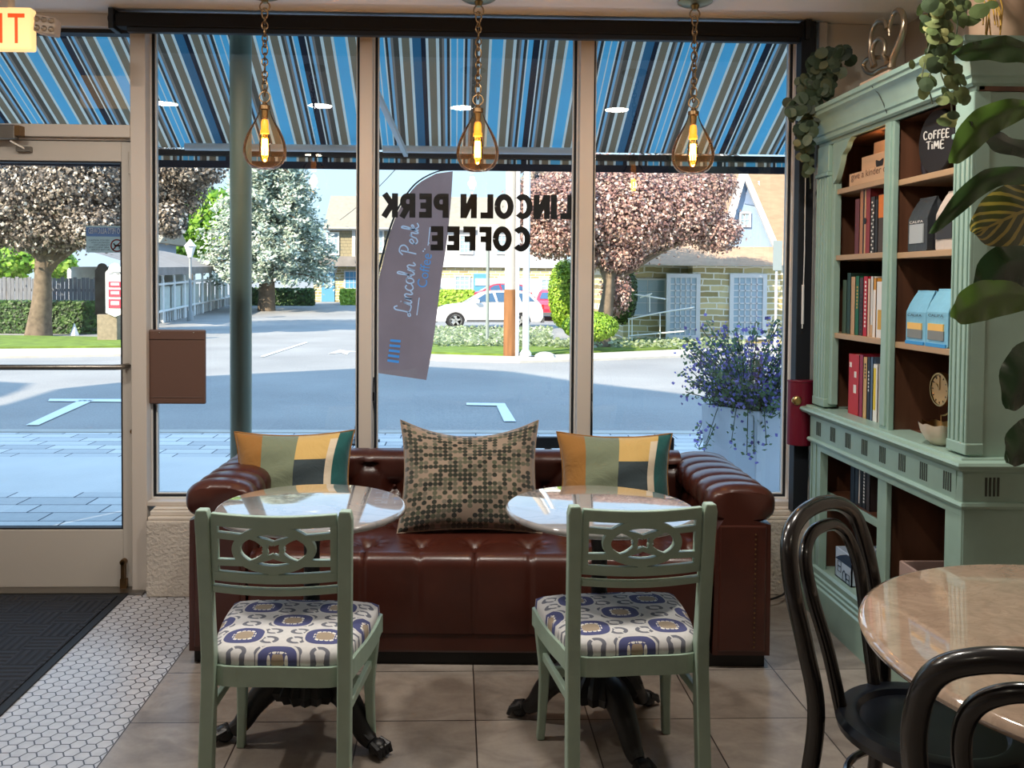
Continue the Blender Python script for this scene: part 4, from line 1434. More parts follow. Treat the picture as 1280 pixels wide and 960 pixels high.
# overhead wire
b = MB(); _a, _b = at(425, 275, 59.2), Vector((1.31, 21.02, 7.55)); b.tube([_a.lerp(_b, k/12)-Vector((0, 0, .5*math.sin(PI*k/12))) for k in range(13)], .018, 5)
tag(b.build('overhead_wire', M['black']), 'thin overhead wire from the long house up to the utility pole', 'wire')

# cars
M['carwhite'] = mat('white_car_paint', (238, 238, 240), .25, coat=.6)
M['carglass'] = mat('car_glass', (66, 96, 128), .08)
M['tyre'] = mat('tyre', (36, 36, 40), .8)
M['rim'] = mat('alloy_rim', (200, 202, 204), .3, metal=.6)
M['cladding'] = mat('grey_cladding', (84, 86, 90), .7)
M['tail'] = mat('tail_lamp_red', (200, 40, 44), .3)
M['carred'] = mat('red_car_paint', (206, 40, 62), .3, coat=.5)
def car(label, base, Lc, sgn, paint, rot, group=None):
    """estate-shaped car, nose towards -x; profile extruded with tumblehome"""
    t = thing('parked_car', label, 'car', tuple(base), None, rot)
    W = .9
    low = [(0, .32), (.0, .62), (.06, .82), (.5, .98), (1.15, 1.06), (2.1, 1.1), (3.9, 1.12), (4.42, 1.06), (4.5, .8), (4.52, .5), (4.4, .3)]
    s_ = Lc/4.52
    def sec(poly, y0, ins=0):
        return [(u*s_, y0, v*s_) for u, v in poly]
    b = MB()
    def wheelgap(poly):
        out = list(poly)
        for cx in (3.6, .85):
            out += [(cx+.4*math.cos(a*PI/10), .3+.4*math.sin(a*PI/10)) for a in range(11)]
        return out
    pl = wheelgap(low)
    n = len(pl)
    vs = sec(pl, -W)+sec(pl, W)
    b.add(vs, [tuple(range(n)), tuple(range(n, 2*n))[::-1]]+[(i, (i+1) % n, n+(i+1) % n, n+i) for i in range(n)])
    b.build('body', M[paint], t, off=(0, 0, 0), bevel=.05)
    roof = [(1.2, 1.05), (1.95, 1.5), (2.3, 1.6), (3.5, 1.62), (4.0, 1.5), (4.4, 1.05)]
    b = MB()
    n = len(roof)
    vs = [(u*s_, -W+.02+(v-1.05)*.34, v*s_) for u, v in roof]+[(u*s_, W-.02-(v-1.05)*.34, v*s_) for u, v in roof]
    b.add(vs, [tuple(range(n))[::-1], tuple(range(n, 2*n))]+[(i, (i+1) % n, n+(i+1) % n, n+i) for i in range(n)])
    b.build('cabin', M[paint], t, off=(0, 0, 0), bevel=.03)
    b = MB()
    for side in (-1, 1):
        for poly in ([(1.55, 1.14), (2.05, 1.46), (2.38, 1.52), (2.52, 1.14)], [(2.6, 1.14), (2.5, 1.53), (3.35, 1.54), (3.5, 1.15)], [(3.58, 1.15), (3.45, 1.53), (3.85, 1.46), (4.15, 1.18)]):
            b.prism([(u*s_, v*s_) for u, v in poly], lambda u, v, d: (u, side*(W-.0-(v/s_-1.05)*.34+d), v), 0, .012)
    b.prism([(-.72, 1.12), (.72, 1.12), (.62, 1.46), (-.62, 1.46)], lambda u, v, d: ((1.2+(v-1.05)*1.667)*s_-.02-d, u, v*s_), 0, .01)
    b.prism([(-.72, 1.12), (.72, 1.12), (.6, 1.46), (-.6, 1.46)], lambda u, v, d: ((4.4-(v-1.05)*.88)*s_+.03+d, u, v*s_), 0, .01)
    b.build('glazing', M['carglass'], t, off=(0, 0, 0))
    for cx in (.85, 3.6):
        for side in (-1, 1):
            b = MB(); b.lathe([(.2, -.1), (.34, -.1), (.36, -.06), (.36, .06), (.34, .1), (.2, .1)], (cx*s_, side*(W-.1), .36*s_), 24, axis='y')
            w = b.build('wheel', M['tyre'], t, off=(0, 0, 0), smooth=True)
            b = MB(); y_ = side*(W-.02)
            for k in range(5):
                a = 2*PI*k/5+.3
                b.beam((cx*s_, y_, .36*s_), (cx*s_+.24*math.cos(a), y_, .36*s_+.24*math.sin(a)), .07, .03, up=(0, 1, 0))
            b.lathe([(.225, -.02), (.255, -.02), (.255, .02), (.225, .02)], (cx*s_, y_, .36*s_), 20, axis='y')
            b.build('rim', M['rim'], w, off=(0, 0, 0))
    b = MB()
    for side in (-1, 1): b.box(1.3*s_, 3.15*s_, side*W-.015, side*W+.015, .3*s_, .4*s_)
    b.box(-.03, .1, -W+.05, W-.05, .28*s_, .45*s_); b.box(4.44*s_, 4.56*s_, -W+.05, W-.05, .28*s_, .5*s_)
    b.build('sill_trim', M['cladding'], t, off=(0, 0, 0))
    for side in (-1, 1):
        b = MB(); b.box(4.35*s_, 4.54*s_, side*W*.98-.12*(side > 0), side*W*.98+.12*(side < 0), .86*s_, 1.04*s_)
        b.build('tail_lamp', M['tail'], t, off=(0, 0, 0), bevel=.01)
        b = MB(); b.box(-.01, .3*s_, side*W*.99-.2*(side > 0), side*W*.99+.2*(side < 0), .72*s_, .82*s_)
        b.build('head_lamp', M['rim'], t, off=(0, 0, 0), bevel=.01)
        b = MB(); b.box(1.6*s_, 1.82*s_, side*(W+.14)-.1, side*(W+.14)+.1, 1.1*s_, 1.24*s_)
        b.build('side_mirror', M[paint], t, off=(0, 0, 0), bevel=.03)
    return t
car('white hatchback parked side-on behind the poles', (at(542, 412, 36).x, 36.9, gz(36.5)), 4.52, 1, 'carwhite', math.radians(4))
car('red car parked nose-in beyond the white hatchback', (at(690, 400, 43).x, 42.6, gz(43)), 4.3, 1, 'carred', math.radians(82))
car('red car roof just seen behind the white hatchback', (at(598, 400, 50).x-1.0, 54.0, gz(54)), 4.3, 1, 'carred', math.radians(5))

# ================================================================== INSIDE: sofa and cushions
def leather_mat():
    m, t, b = newmat('brown_leather')
    n = noise(t, 7, detail=6)
    n2 = noise(t, 220, detail=2)
    t.links.new(mixc(t, n, (50, 22, 17), (80, 38, 28)), b.inputs['Base Color'])
    b.inputs['Roughness'].default_value = .29
    b.inputs['Specular IOR Level'].default_value = .55
    bumpit(t, b, n2, .12, .002)
    return m
M['leather'] = leather_mat()
M['plinth'] = mat('black_plinth', (16, 14, 14), .6)
SA = math.radians(-1.85)
sofa = thing('leather_sofa', 'brown tufted leather sofa under the shop window', 'sofa', (.108, 3.60, 0), None, SA)
Z0 = (0, 0, 0)
HW, FR, BK = 1.112, -.355, .36
b = MB(); b.box(-HW+.03, HW-.03, FR+.03, BK-.02, 0, .055)
b.build('plinth', M['plinth'], sofa, off=Z0)
b = MB(); b.box(-.87, .87, FR+.006, BK-.01, .05, .135)
b.build('base_rail', M['leather'], sofa, off=Z0, bevel=.012)
def dimple(u, v, pu, pv, r=.05):
    """button pits on a staggered lattice with creases along the diamonds"""
    best = 9
    for k in (0, 1):
        ou, ov = k*pu/2, k*pv/2
        du = (u-ou+pu/2) % pu-pu/2
        dv = (v-ov+pv/2) % pv-pv/2
        best = min(best, math.hypot(du, dv))
    a = ((u/pu+v/pv) % 1); c = ((u/pu-v/pv) % 1)
    cr = min(min(a, 1-a), min(c, 1-c))
    return math.exp(-(best/r)**2), math.exp(-(cr/.05)**2)
# seat: top then front face down
def seat_pt(u, v):
    x = lerp(-.868, .868, u)
    T = .74
    if v < T:
        s_ = v/T
        y = lerp(.17, FR+.05, s_); z = .425
        z += .012*math.sin(PI*s_)
        for (y0, off) in ((-.20, 0), (.02, .105)):
            dx = (x+.02-off+.105) % .21-.105
            dy = y-y0
            d = math.hypot(dx, dy)
            z -= .034*math.exp(-(d/.028)**2)+.010*math.exp(-(d/.075)**2)
            z -= .0036*math.cos(8*math.atan2(dy, dx))*math.exp(-((d-.04)/.03)**2)
        seam = abs(((x+.02)/.21+.5) % 1-.5)*.21
        if y < -.2: z -= .006*math.exp(-(seam/.006)**2)
        return (x, y, z)
    s_ = (v-T)/(1-T)
    if s_ < .35:
        a = s_/.35*PI/2
        y, z = FR+.05-.05*math.sin(a), .375+.05*math.cos(a)
    else:
        y, z = FR, lerp(.375, .128, (s_-.35)/.65)
    seam = abs(((x+.02)/.21+.5) % 1-.5)*.21
    g = math.exp(-(seam/.006)**2)
    k_ = .006*g
    if s_ < .35: k_ += .012*g*(1-s_/.35)
    return (x, y+k_+.006*math.sin(PI*max(0, s_-.35)/.65)*-1, z-(.010*g if s_ < .35 else 0))
b = MB(); b.grid(170, 64, seat_pt)
b.build('seat', M['leather'], sofa, off=Z0, smooth=True, auto=80)
# back: inner face up, over the rolled top, down behind
def back_pt(u, v):
    x = lerp(-.88, .88, u)
    T = .6
    if v < T:
        s_ = v/T
        z = lerp(.40, .655, s_); y = .185+.02*s_
        pit, cr = dimple(x+.05, z, .22, .22, .035)
        return (x, y+.03*pit+.008*cr, z)
    s_ = (v-T)/(1-T)
    a = s_*PI
    r = .06
    y = .275-.07*math.cos(a)+.0; z = .655+.052*math.sin(a)
    g = math.exp(-((abs(((x+.05)/.22) % 1-.5)-.5)*.22/.005)**2)
    if s_ > .95: z = .15
    return (x, min(y, .355), z-.006*g*math.sin(a))
b = MB(); b.grid(150, 44, back_pt)
b.build('backrest', M['leather'], sofa, off=Z0, smooth=True, auto=80)
# rolled, pleated arms
def arm(sgn):
    b = MB()
    n, K = 40, 60
    prof = []
    cx, cz, rx, rz = 0, .620, .117, .063
    for i in range(n+1):
        a = lerp(-.42*PI, 1.30*PI, i/n)
        prof.append((cx+rx*math.copysign(abs(math.cos(a))**.72, math.cos(a)), cz+rz*math.copysign(abs(math.sin(a))**.72, math.sin(a)), 1.0))
    inner = [(-.107, .52, .15), (-.108, .30, .1), (-.108, .055, 0)]
    outer = [(.108, .055, 0), (.108, .3, 0), (.108, .55, 0)]
    P = outer+prof+inner
    vs, fs = [], []
    m = len(P)
    for k in range(K+1):
        y = lerp(FR, BK, k/K)
        pl = (k/K*6.0) % 1
        bulge = math.sin(PI*pl)**.6*.014
        e = min(1, (k/K)*22)
        for (x, z, w) in P:
            dx, dz = x-cx, z-cz
            l = math.hypot(dx, dz) or 1
            q = bulge*w*e-(.012 if k == 0 else .003 if k == 1 else 0)*(1 if w else .4)
            sq = 1.0
            vs.append((sgn*(.985+(x+dx/l*q)*sq), y+(0 if k else .0), z+dz/l*q*(1 if w else 0)))
    for k in range(K):
        for i in range(m-1):
            fs.append((k*m+i, k*m+i+1, (k+1)*m+i+1, (k+1)*m+i))
    fs.append(tuple(range(m))); fs.append(tuple(K*m+i for i in range(m))[::-1])
    b.add(vs, fs)
    o = b.build('arm', M['leather'], sofa, off=Z0, smooth=True, auto=50)
    # stitched front panel with a nailhead row
    b = MB()
    b.box(sgn*.985-.088, sgn*.985+.088, FR-.006, FR+.01, .07, .548)
    b.build('front_panel', M['leather'], o, off=Z0, bevel=.006)
    b = MB()
    for k in range(24):
        b.sph((sgn*.985-sgn*(-.045), FR-.008, .09+k*.0185), .004, 6, 4)
    b.build('nailheads', M['bronze'], o, off=Z0)
    return o
arm(-1); arm(1)
# leather buttons of the seat and back
b = MB()
for k in range(-4, 5):
    for q, yy in enumerate((-.20, .02)):
        x = k*.21-.02+(.105 if q == 1 else 0)
        if abs(x) < .84: b.sph((x, yy, .400), .010, 8, 5, sz=.6)
for k in range(-4, 5):
    for q, zz in enumerate((.44, .55)):
        x = k*.22-.05+(.11 if q == 1 else 0)
        if abs(x) < .84: b.sph((x, .222, zz), .009, 8, 5)
b.build('buttons', M['leather'], sofa, off=Z0, smooth=True)

def pillow(name, label, cat, w, h, t, c, tilt, rz, mats, mfn, puff=.55, ear=.03, sag=.0, group=None, piping=None, pinch=.085):
    """two inflated faces with drawn-out corners, leaning back by tilt"""
    p = thing(name, label, cat, c, group, rz)
    ct, st = math.cos(tilt), math.sin(tilt)
    def pt(u, v, side):
        a, d = 2*u-1, 2*v-1
        fx = 1-pinch*(1-d*d)**1.0-.0
        fz = 1-pinch*(1-a*a)
        x = a*w/2*fx
        z = d*h/2*fz-sag*(1-a*a)*max(0, d)**2
        th = t/2*max(0, (1-abs(a)**2.6)*(1-abs(d)**2.6))**puff
        th *= 1+.05*math.sin(a*5+d*3)+.04*math.sin(d*9-a*4)
        y = side*th
        zz = z+h/2
        return (x, y*ct+zz*st, zz*ct-y*st)
    b = MB()
    b.grid(60, 40, lambda u, v: pt(u, v, -1), 0, mfn)
    b.grid(60, 40, lambda u, v: pt(u, v, 1), 0, mfn, flip=True)
    b.build('cover', mats, p, off=Z0, smooth=True, auto=100)
    b = MB()
    e = [pt(k/30, 0, 1) for k in range(30)]+[pt(1, k/20, 1) for k in range(20)]+[pt(1-k/30, 1, 1) for k in range(30)]+[pt(0, 1-k/20, 1) for k in range(20)]
    b.tube(e, .004, 6, closed=True)
    b.build('seam', piping or mats[0], p, off=Z0, smooth=True)
    return p
def block_mat():
    m, t, b = newmat('colour_block_cloth')
    u, v, _ = coords(t, 'UV')
    u2 = u+(v*4).sin()*.02
    c = mixc(t, u2.gt(.22), (150, 104, 44), (118, 128, 104))
    c = mixc(t, u2.gt(.52), c, (206, 172, 104))
    c = mixc(t, u2.gt(.52)*v.lt(.70-(0-1)*0.0), c, (50, 64, 70))
    c = mixc(t, (u2-v*.0).gt(.80), c, (214, 200, 176))
    c = mixc(t, u2.gt(.80)*v.gt(.93), c, (206, 172, 104))
    c = mixc(t, u2.gt(.865), c, (6, 84, 84))
    t.links.new(c, b.inputs['Base Color'])
    b.inputs['Roughness'].default_value = .85
    b.inputs['Sheen Weight'].default_value = .3
    bumpit(t, b, noise(t, 9, dist=1), .5, .02)
    return m
CB = [block_mat()]
cbf = None
pillow('lumbar_cushion', 'colour blocked mustard, sage and teal cushion at the left end of the sofa', 'cushion', .50, .39, .19, (-.668, 3.615, .437), .25, math.radians(6), CB, cbf, group=None, pinch=.11, puff=.6)
pillow('lumbar_cushion', 'colour blocked mustard, sage and teal cushion on the right half of the sofa', 'cushion', .49, .39, .19, (.672, 3.59, .437), .25, math.radians(-4), CB, cbf, pinch=.11, puff=.6)
def dots_mat():
    m, t, b = newmat('dotted_cushion_cloth')
    u, v, _ = coords(t, 'UV')
    u, v = u*27, v*25
    cu, cv = u.floor(), v.floor()
    du, dv = u.frac()-.5, v.frac()-.5
    d = (du*du+dv*dv).sqrt()
    w = white(t, cu, cv)
    w2 = white(t, cv+7.3, cu+2.1)
    base = mixc(t, noise(t, 6), (134, 116, 102), (158, 140, 122))
    c1 = mixc(t, w2, (80, 86, 66), (112, 104, 92))
    c2 = mixc(t, w2, (26, 30, 26), (52, 58, 44))
    col = mixc(t, w.gt(.52), c1, c2)
    show = d.lt(.5)*w.gt(.2)
    t.links.new(mixc(t, show, base, col), b.inputs['Base Color'])
    b.inputs['Roughness'].default_value = .95
    b.inputs['Sheen Weight'].default_value = .4
    return m
M['dots'] = dots_mat()
pillow('square_cushion', 'large square cushion with green and black dots in the middle of the sofa', 'cushion', .585, .47, .20, (.062, 3.50, .436), .42, 0, [M['dots']], None, puff=.5, sag=.055)

# ================================================================== INSIDE: green chairs
M['greenpaint'] = mat('sage_green_paint', (158, 180, 164), .38, noise=.05, nscale=20)
def ikat_mat():
    m, t, b = newmat('medallion_seat_cloth')
    x, y, z = coords(t)
    PX, PY = .225, .205
    def lat(ox, oy):
        fu = ((x+ox)/PX).frac()-.5
        fv = ((y+oy)/PY).frac()-.5
        return fu*PX, fv*PY
    ax, ay = lat(.0, .0); bx, by = lat(PX/2, PY/2)
    def sq(px, py, rx, ry): return ((px/rx).abs().pow(2.8)+(py/ry).abs().pow(2.8))
    ma = sq(ax, ay, .054, .044).mn(sq(bx, by, .054, .044))
    ce = sq(ax, ay, .025, .021).mn(sq(bx, by, .025, .021))
    ang = ay.atan2(ax)*9
    rim = sq(ax, ay, .032, .028).mn(sq(bx, by, .032, .028))
    # grey curls and ovals between the medallions: two offset lattices of rings
    def ringlat(ox, oy, rx, ry):
        fu = ((x+ox)/(PX/3)).frac()-.5
        fv = ((y+oy)/(PY/4)).frac()-.5
        qx, qy = fu*(PX/3), fv*(PY/4)
        d = ((qx/rx)*(qx/rx)+(qy/ry)*(qy/ry)).sqrt()
        return d, qx, qy
    d, qx, qy = ringlat(.0, .0, .027, .0185)
    ring_ = (d.lt(1.0))*(d.gt(.55))
    cut = (qx*1.2+qy).abs().gt(.0035)
    diam = (qx.abs()+qy.abs()*1.3).lt(.007)
    n = noise(t, 90)
    base = mixc(t, n, (192, 191, 192), (216, 214, 213))
    c = mixc(t, ring_*cut, base, (104, 106, 118))
    c = mixc(t, ma.lt(1.35), c, (206, 204, 202))
    c = mixc(t, ma.lt(1.0), c, (74, 78, 122))
    beads = rim.lt(1.0)*(((ax*230).sin()*(ay*230).sin()).abs().gt(.25))
    c = mixc(t, beads, c, (226, 222, 214))
    c = mixc(t, ce.lt(1.0), c, (158, 142, 122))
    t.links.new(c, b.inputs['Base Color'])
    b.inputs['Roughness'].default_value = .9
    bumpit(t, b, noise(t, 500, detail=1), .15, .001)
    return m
M['ikat'] = ikat_mat()
def make_chair(label):
    c = thing('side_chair', label, 'chair', Z0)
    # rear legs run on up as the back posts
    def back_y(z): return -.185-.035*max(0, (z-.42)/.42)-.035*max(0, (.42-z)/.42)
    for s_ in (-1, 1):
        b = MB()
        zs = [0, .12, .25, .38, .45, .55, .65, .75, .83, .852]
        vs, fs = [], []
        for i, z in enumerate(zs):
            w = .0185 if z < .8 else .0195 if z < .84 else .014
            x = s_*(.181+(.004*(1-z/.42) if z < .42 else .006*(z-.42)/.4))
            y = back_y(z); d = .0165 if z > .5 else .019
            vs += [(x-w, y-d, z), (x+w, y-d, z), (x+w, y+d, z), (x-w, y+d, z)]
        for i in range(len(zs)-1):
            for k in range(4): fs.append((i*4+k, i*4+(k+1) % 4, i*4+4+(k+1) % 4, i*4+4+k))
        fs += [(3, 2, 1, 0), tuple(len(zs)*4-4+k for k in range(4))]
        b.add(vs, fs)
        b.build('rear_leg', M['greenpaint'], c, off=Z0, bevel=.004)
    for s_ in (-1, 1):
        b = MB()
        cen = [(.205, .185, .0, .0125), (.200, .178, .10, .0135), (.197, .172, .22, .016), (.203, .176, .33, .0205), (.208, .18, .41, .022)]
        vs, fs = [], []
        P = spline([(q[0], q[1], q[2]) for q in cen], 4)
        W = spline([(q[3], 0, 0) for q in cen], 4)
        for p, w in zip(P, W):
            w = w.x
            vs += [(s_*p.x-w, p.y-w, p.z), (s_*p.x+w, p.y-w, p.z), (s_*p.x+w, p.y+w, p.z), (s_*p.x-w, p.y+w, p.z)]
        for i in range(len(P)-1):
            for k in range(4): fs.append((i*4+k, i*4+(k+1) % 4, i*4+4+(k+1) % 4, i*4+4+k))
        fs += [(3, 2, 1, 0), tuple(len(P)*4-4+k for k in range(4))]
        b.add(vs, fs)
        b.build('front_leg', M['greenpaint'], c, off=Z0, bevel=.005)
    # seat frame: bowed outline, apron
    def outline(ins=0):
        pts = [(-.168+ins, -.185+ins), (0, -.195+ins), (.168-ins, -.185+ins), (.205-ins, -.08), (.226-ins, .05), (.232-ins, .16), (.222-ins, .195-ins), (.1, .212-ins), (-.1, .212-ins), (-.222+ins, .195-ins), (-.232+ins, .16), (-.226+ins, .05), (-.205+ins, -.08)]
        return [(p.x, p.y) for p in spline([(q[0], q[1], 0) for q in pts], 5, True)]
    b = MB(); o_ = outline(); i_ = outline(.022)
    n = len(o_)
    vs = [(x, y, z) for z in (.368, .422) for x, y in o_]+[(x, y, z) for z in (.368, .422) for x, y in i_]
    fs = []
    for k in range(n):
        j = (k+1) % n
        fs += [(k, j, n+j, n+k), (2*n+j, 2*n+k, 3*n+k, 3*n+j), (n+k, n+j, 3*n+j, 3*n+k), (j, k, 2*n+k, 2*n+j)]
    b.add(vs, fs)
    b.build('seat_frame', M['greenpaint'], c, off=Z0, bevel=.004)
    b = MB(); fs = []; vs = []
    prof = [(.012, .405), (.008, .43), (.010, .452), (.03, .464), (.09, .472)]
    for ins, z in prof: vs += [(x, y, z) for x, y in outline(ins)]
    for j in range(len(prof)-1):
        for k in range(n): fs.append((j*n+k, j*n+(k+1) % n, (j+1)*n+(k+1) % n, (j+1)*n+k))
    fs.append(tuple((len(prof)-1)*n+k for k in range(n)))
    fs.append(tuple(range(n))[::-1])
    b.add(vs, fs)
    b.build('seat_cushion', M['ikat'], c, off=Z0, smooth=True, auto=60)
    # stretchers
    for s_ in (-1, 1):
        b = MB(); b.beam((s_*.183, -.19, .30), (s_*.198, .172, .275), .016, .026)
        b.build('side_stretcher', M['greenpaint'], c, off=Z0, bevel=.003)
    b = MB(); b.beam((-.192, .03, .285), (.192, .03, .285), .016, .03)
    b.build('cross_stretcher', M['greenpaint'], c, off=Z0, bevel=.003)
    # pierced back: coordinates u across (half width .163), v height
    def bk(u, v, d):
        bow = -.012*(1-(u/.165)**2)
        return (u, back_y(v)+bow-.009+d*.018, v)
    sub = lambda a, q, n=14: [(lerp(a[0], q[0], i/n), lerp(a[1], q[1], i/n)) for i in range(n+1)]
    b = MB()
    top = [(u/20*.166-.166 if 0 else lerp(-.166, .166, u/20), .826-.006*math.sin(PI*u/20)) for u in range(21)]
    b.band(top, .034, bk, 0, 1)
    b.build('top_rail', M['greenpaint'], c, off=Z0, bevel=.003)
    b = MB(); b.band([(u, v-.152) for u, v in top], .027, bk, 0, 1)
    b.build('mid_rail', M['greenpaint'], c, off=Z0, bevel=.003)
    b = MB(); b.band([(u, v-.188) for u, v in top], .019, bk, -.1, 1.1)
    b.build('lower_rail', M['greenpaint'], c, off=Z0, bevel=.003)
    b = MB()
    cz = .747
    ring_ = [(.099*math.cos(a*PI/24), cz+.053*math.sin(a*PI/24)) for a in range(48)]
    b.band(ring_, .022, bk, 0, 1, closed=True)
    for s_ in (-1, 1):
        b.band(sub((s_*.164, cz+.038), (s_*.084, cz+.032)), .017, bk, .02, .98)
        b.band(sub((s_*.164, cz-.037), (s_*.080, cz-.036)), .017, bk, .02, .98)
        b.band(sub((s_*.164, cz+.0), (s_*.164, cz-.0001)), .01, bk, 0, 1)
        # interlaced X: two curves per side wrapping the eyes and a small open diamond
        for q in (-1, 1):
            b.band([(p.x, p.y) for p in spline([(s_*.078, cz+q*.040, 0), (s_*.045, cz+q*.030, 0), (s_*.022, cz+q*.012, 0), (s_*.024, cz+q*.0, 0)], 5)], .013, bk, .04, .96)
            b.band([(p.x, p.y) for p in spline([(s_*.045, cz+q*.030, 0), (s_*.015, cz+q*.022, 0), (0, cz+q*.016, 0)], 5)], .012, bk, .06, .94)
    for q in (-1, 1):
        b.band(sub((0, cz+q*.056), (0, cz+q*.068), 3), .026, bk, .02, .98)
    for s_ in (-1, 1):
        b.band(sub((s_*.157, .68), (s_*.157, .815)), .018, bk, .03, .97)
    b.build('fretwork', M['greenpaint'], c, off=Z0, bevel=.002)
    return c
ch = make_chair('green painted chair with patterned seat drawn up to the left marble table')
ch.location = (-.462, 2.505, 0); ch.rotation_euler = (0, 0, math.radians(-2.5))
dup(ch, (.495, 2.56, 0), math.radians(4), 'green painted chair with patterned seat drawn up to the right marble table')

# ================================================================== INSIDE: small marble tables
def marble_mat(nm, base, vein, sc=3.0, amt=.5, warm=None):
    m, t, b = newmat(nm)
    n = noise(t, sc, detail=8, dist=1.6)
    n2 = noise(t, sc*.6, detail=6, dist=2.5, stretch=(1, 1.8, 1))
    v = (n2-.5).abs()
    vein_f = (v*-26+1).mx(0)
    c = mixc(t, (n-.3)*2.2, tuple(int(q*.86) for q in base), base)
    c = mixc(t, vein_f*amt, c, vein)
    t.links.new(c, b.inputs['Base Color'])
    b.inputs['Roughness'].default_value = .07
    b.inputs['Specular IOR Level'].default_value = .6
    b.inputs['Coat Weight'].default_value = 1
    b.inputs['Coat Roughness'].default_value = .02
    return m
M['marble'] = marble_mat('white_marble', (160, 157, 158), (112, 110, 116))
M['iron'] = mat('black_cast_iron', (18, 18, 20), .42, noise=.3, nscale=30)
def cafe_table(label, x, y, R, angs):
    t = thing('cafe_table', label, 'table', (x, y, 0))
    b = MB()
    e = .011
    prof = [(.0001, .713), (R-e, .713)]+[(R-e+e*math.cos(a), .724+e*math.sin(a)) for a in (-PI/3, -PI/6, 0, PI/6, PI/3)]+[(R-e, .735), (.0001, .735)]
    b.lathe(prof, (x, y, 0), 72)
    b.build('marble_top', M['marble'], t, smooth=True)
    b = MB(); b.box(x-.12, x+.12, y-.018, y+.018, .70, .713); b.box(x-.018, x+.018, y-.12, y+.12, .70, .713)
    b.build('top_bracket', M['iron'], t)
    b = MB(); b.lathe([(.038, .22), (.03, .26), (.027, .30), (.025, .6), (.032, .66), (.045, .70)], (x, y, 0), 20)
    b.build('column', M['iron'], t, smooth=True)
    b = MB()
    n = 44
    vs, fs = [], []
    prof = [(.03, .245), (.06, .235), (.115, .20), (.135, .17), (.12, .14), (.06, .12), (.001, .12)]
    for j, (r, z) in enumerate(prof):
        for k in range(n):
            rr = r*(1+(.06 if 0 < j < 5 else 0)*(1 if k % 2 else -1))
            vs.append((x+rr*math.cos(2*PI*k/n), y+rr*math.sin(2*PI*k/n), z))
    for j in range(len(prof)-1):
        for k in range(n): fs.append((j*n+k, j*n+(k+1) % n, (j+1)*n+(k+1) % n, (j+1)*n+k))
    b.add(vs, fs)
    b.build('fluted_hub', M['iron'], t, smooth=True, auto=25)
    for a in angs:
        a = math.radians(a)
        d = Vector((math.cos(a), math.sin(a), 0)); s_ = Vector((-d.y, d.x, 0))
        o = Vector((x, y, 0))
        P = spline([o+d*.05+Vector((0, 0, .175)), o+d*.12+Vector((0, 0, .165)), o+d*.175+Vector((0, 0, .115)), o+d*.215+Vector((0, 0, .055)), o+d*.245+Vector((0, 0, .034))], 5)
        b = MB()
        k = len(P)
        R_ = [lerp(.052, .022, i/(k-1)) for i in range(k)]
        b.tube(P, R_, 12)
        for q in (-1, 1):
            b.tube([p+s_*q*r*.6+Vector((0, 0, r*.7)) for p, r in zip(P[4:], R_[4:])], .007, 6)
        # lion paw
        c_ = o+d*.268+Vector((0, 0, .027))
        b.sph(c_, .03, 12, 8, sz=.86)
        for q in (-1.5, -.5, .5, 1.5):
            b.tube([c_+s_*q*.013-d*.008+Vector((0, 0, .016)), c_+s_*q*.016+d*.022+Vector((0, 0, .004)), c_+s_*q*.017+d*.033+Vector((0, 0, -.016))], [.009, .011, .006], 7)
        b.build('claw_leg', M['iron'], t, smooth=True)
    return t
cafe_table('small round marble table at the left end of the sofa', -.455, 2.785, .301, (192, -33, 80))
cafe_table('small round marble table at the right end of the sofa', .466, 2.765, .304, (155, 42, -70))

# ================================================================== INSIDE: marble dining table and bentwood chairs
M['tanmarble'] = marble_mat('tan_marble', (196, 170, 148), (150, 124, 106), 13, .35)
TX, TY, TR = 1.40, 1.662, .553
t = thing('dining_table', 'large round tan marble table in front of the bookcase', 'table', (TX, TY, 0))
b = MB(); e = .015
prof = [(.0001, .70), (TR-e, .70)]+[(TR-e+e*math.cos(a), .715+e*math.sin(a)) for a in (-PI/2.2, -PI/4, 0, PI/4, PI/2.2)]+[(TR-e, .73), (.0001, .73)]
b.lathe(prof, (TX, TY, 0), 110); b.build('marble_top', M['tanmarble'], t, smooth=True)
b = MB(); b.lathe([(.25, 0), (.25, .02), (.08, .05), (.045, .1), (.04, .62), (.12, .69), (.2, .70)], (TX, TY, 0), 28); b.build('pedestal', M['iron'], t, smooth=True)
M['bent'] = mat('black_bentwood', (17, 14, 14), .24, coat=.5)
M['bentseat'] = mat('black_seat_ply', (14, 18, 26), .28)
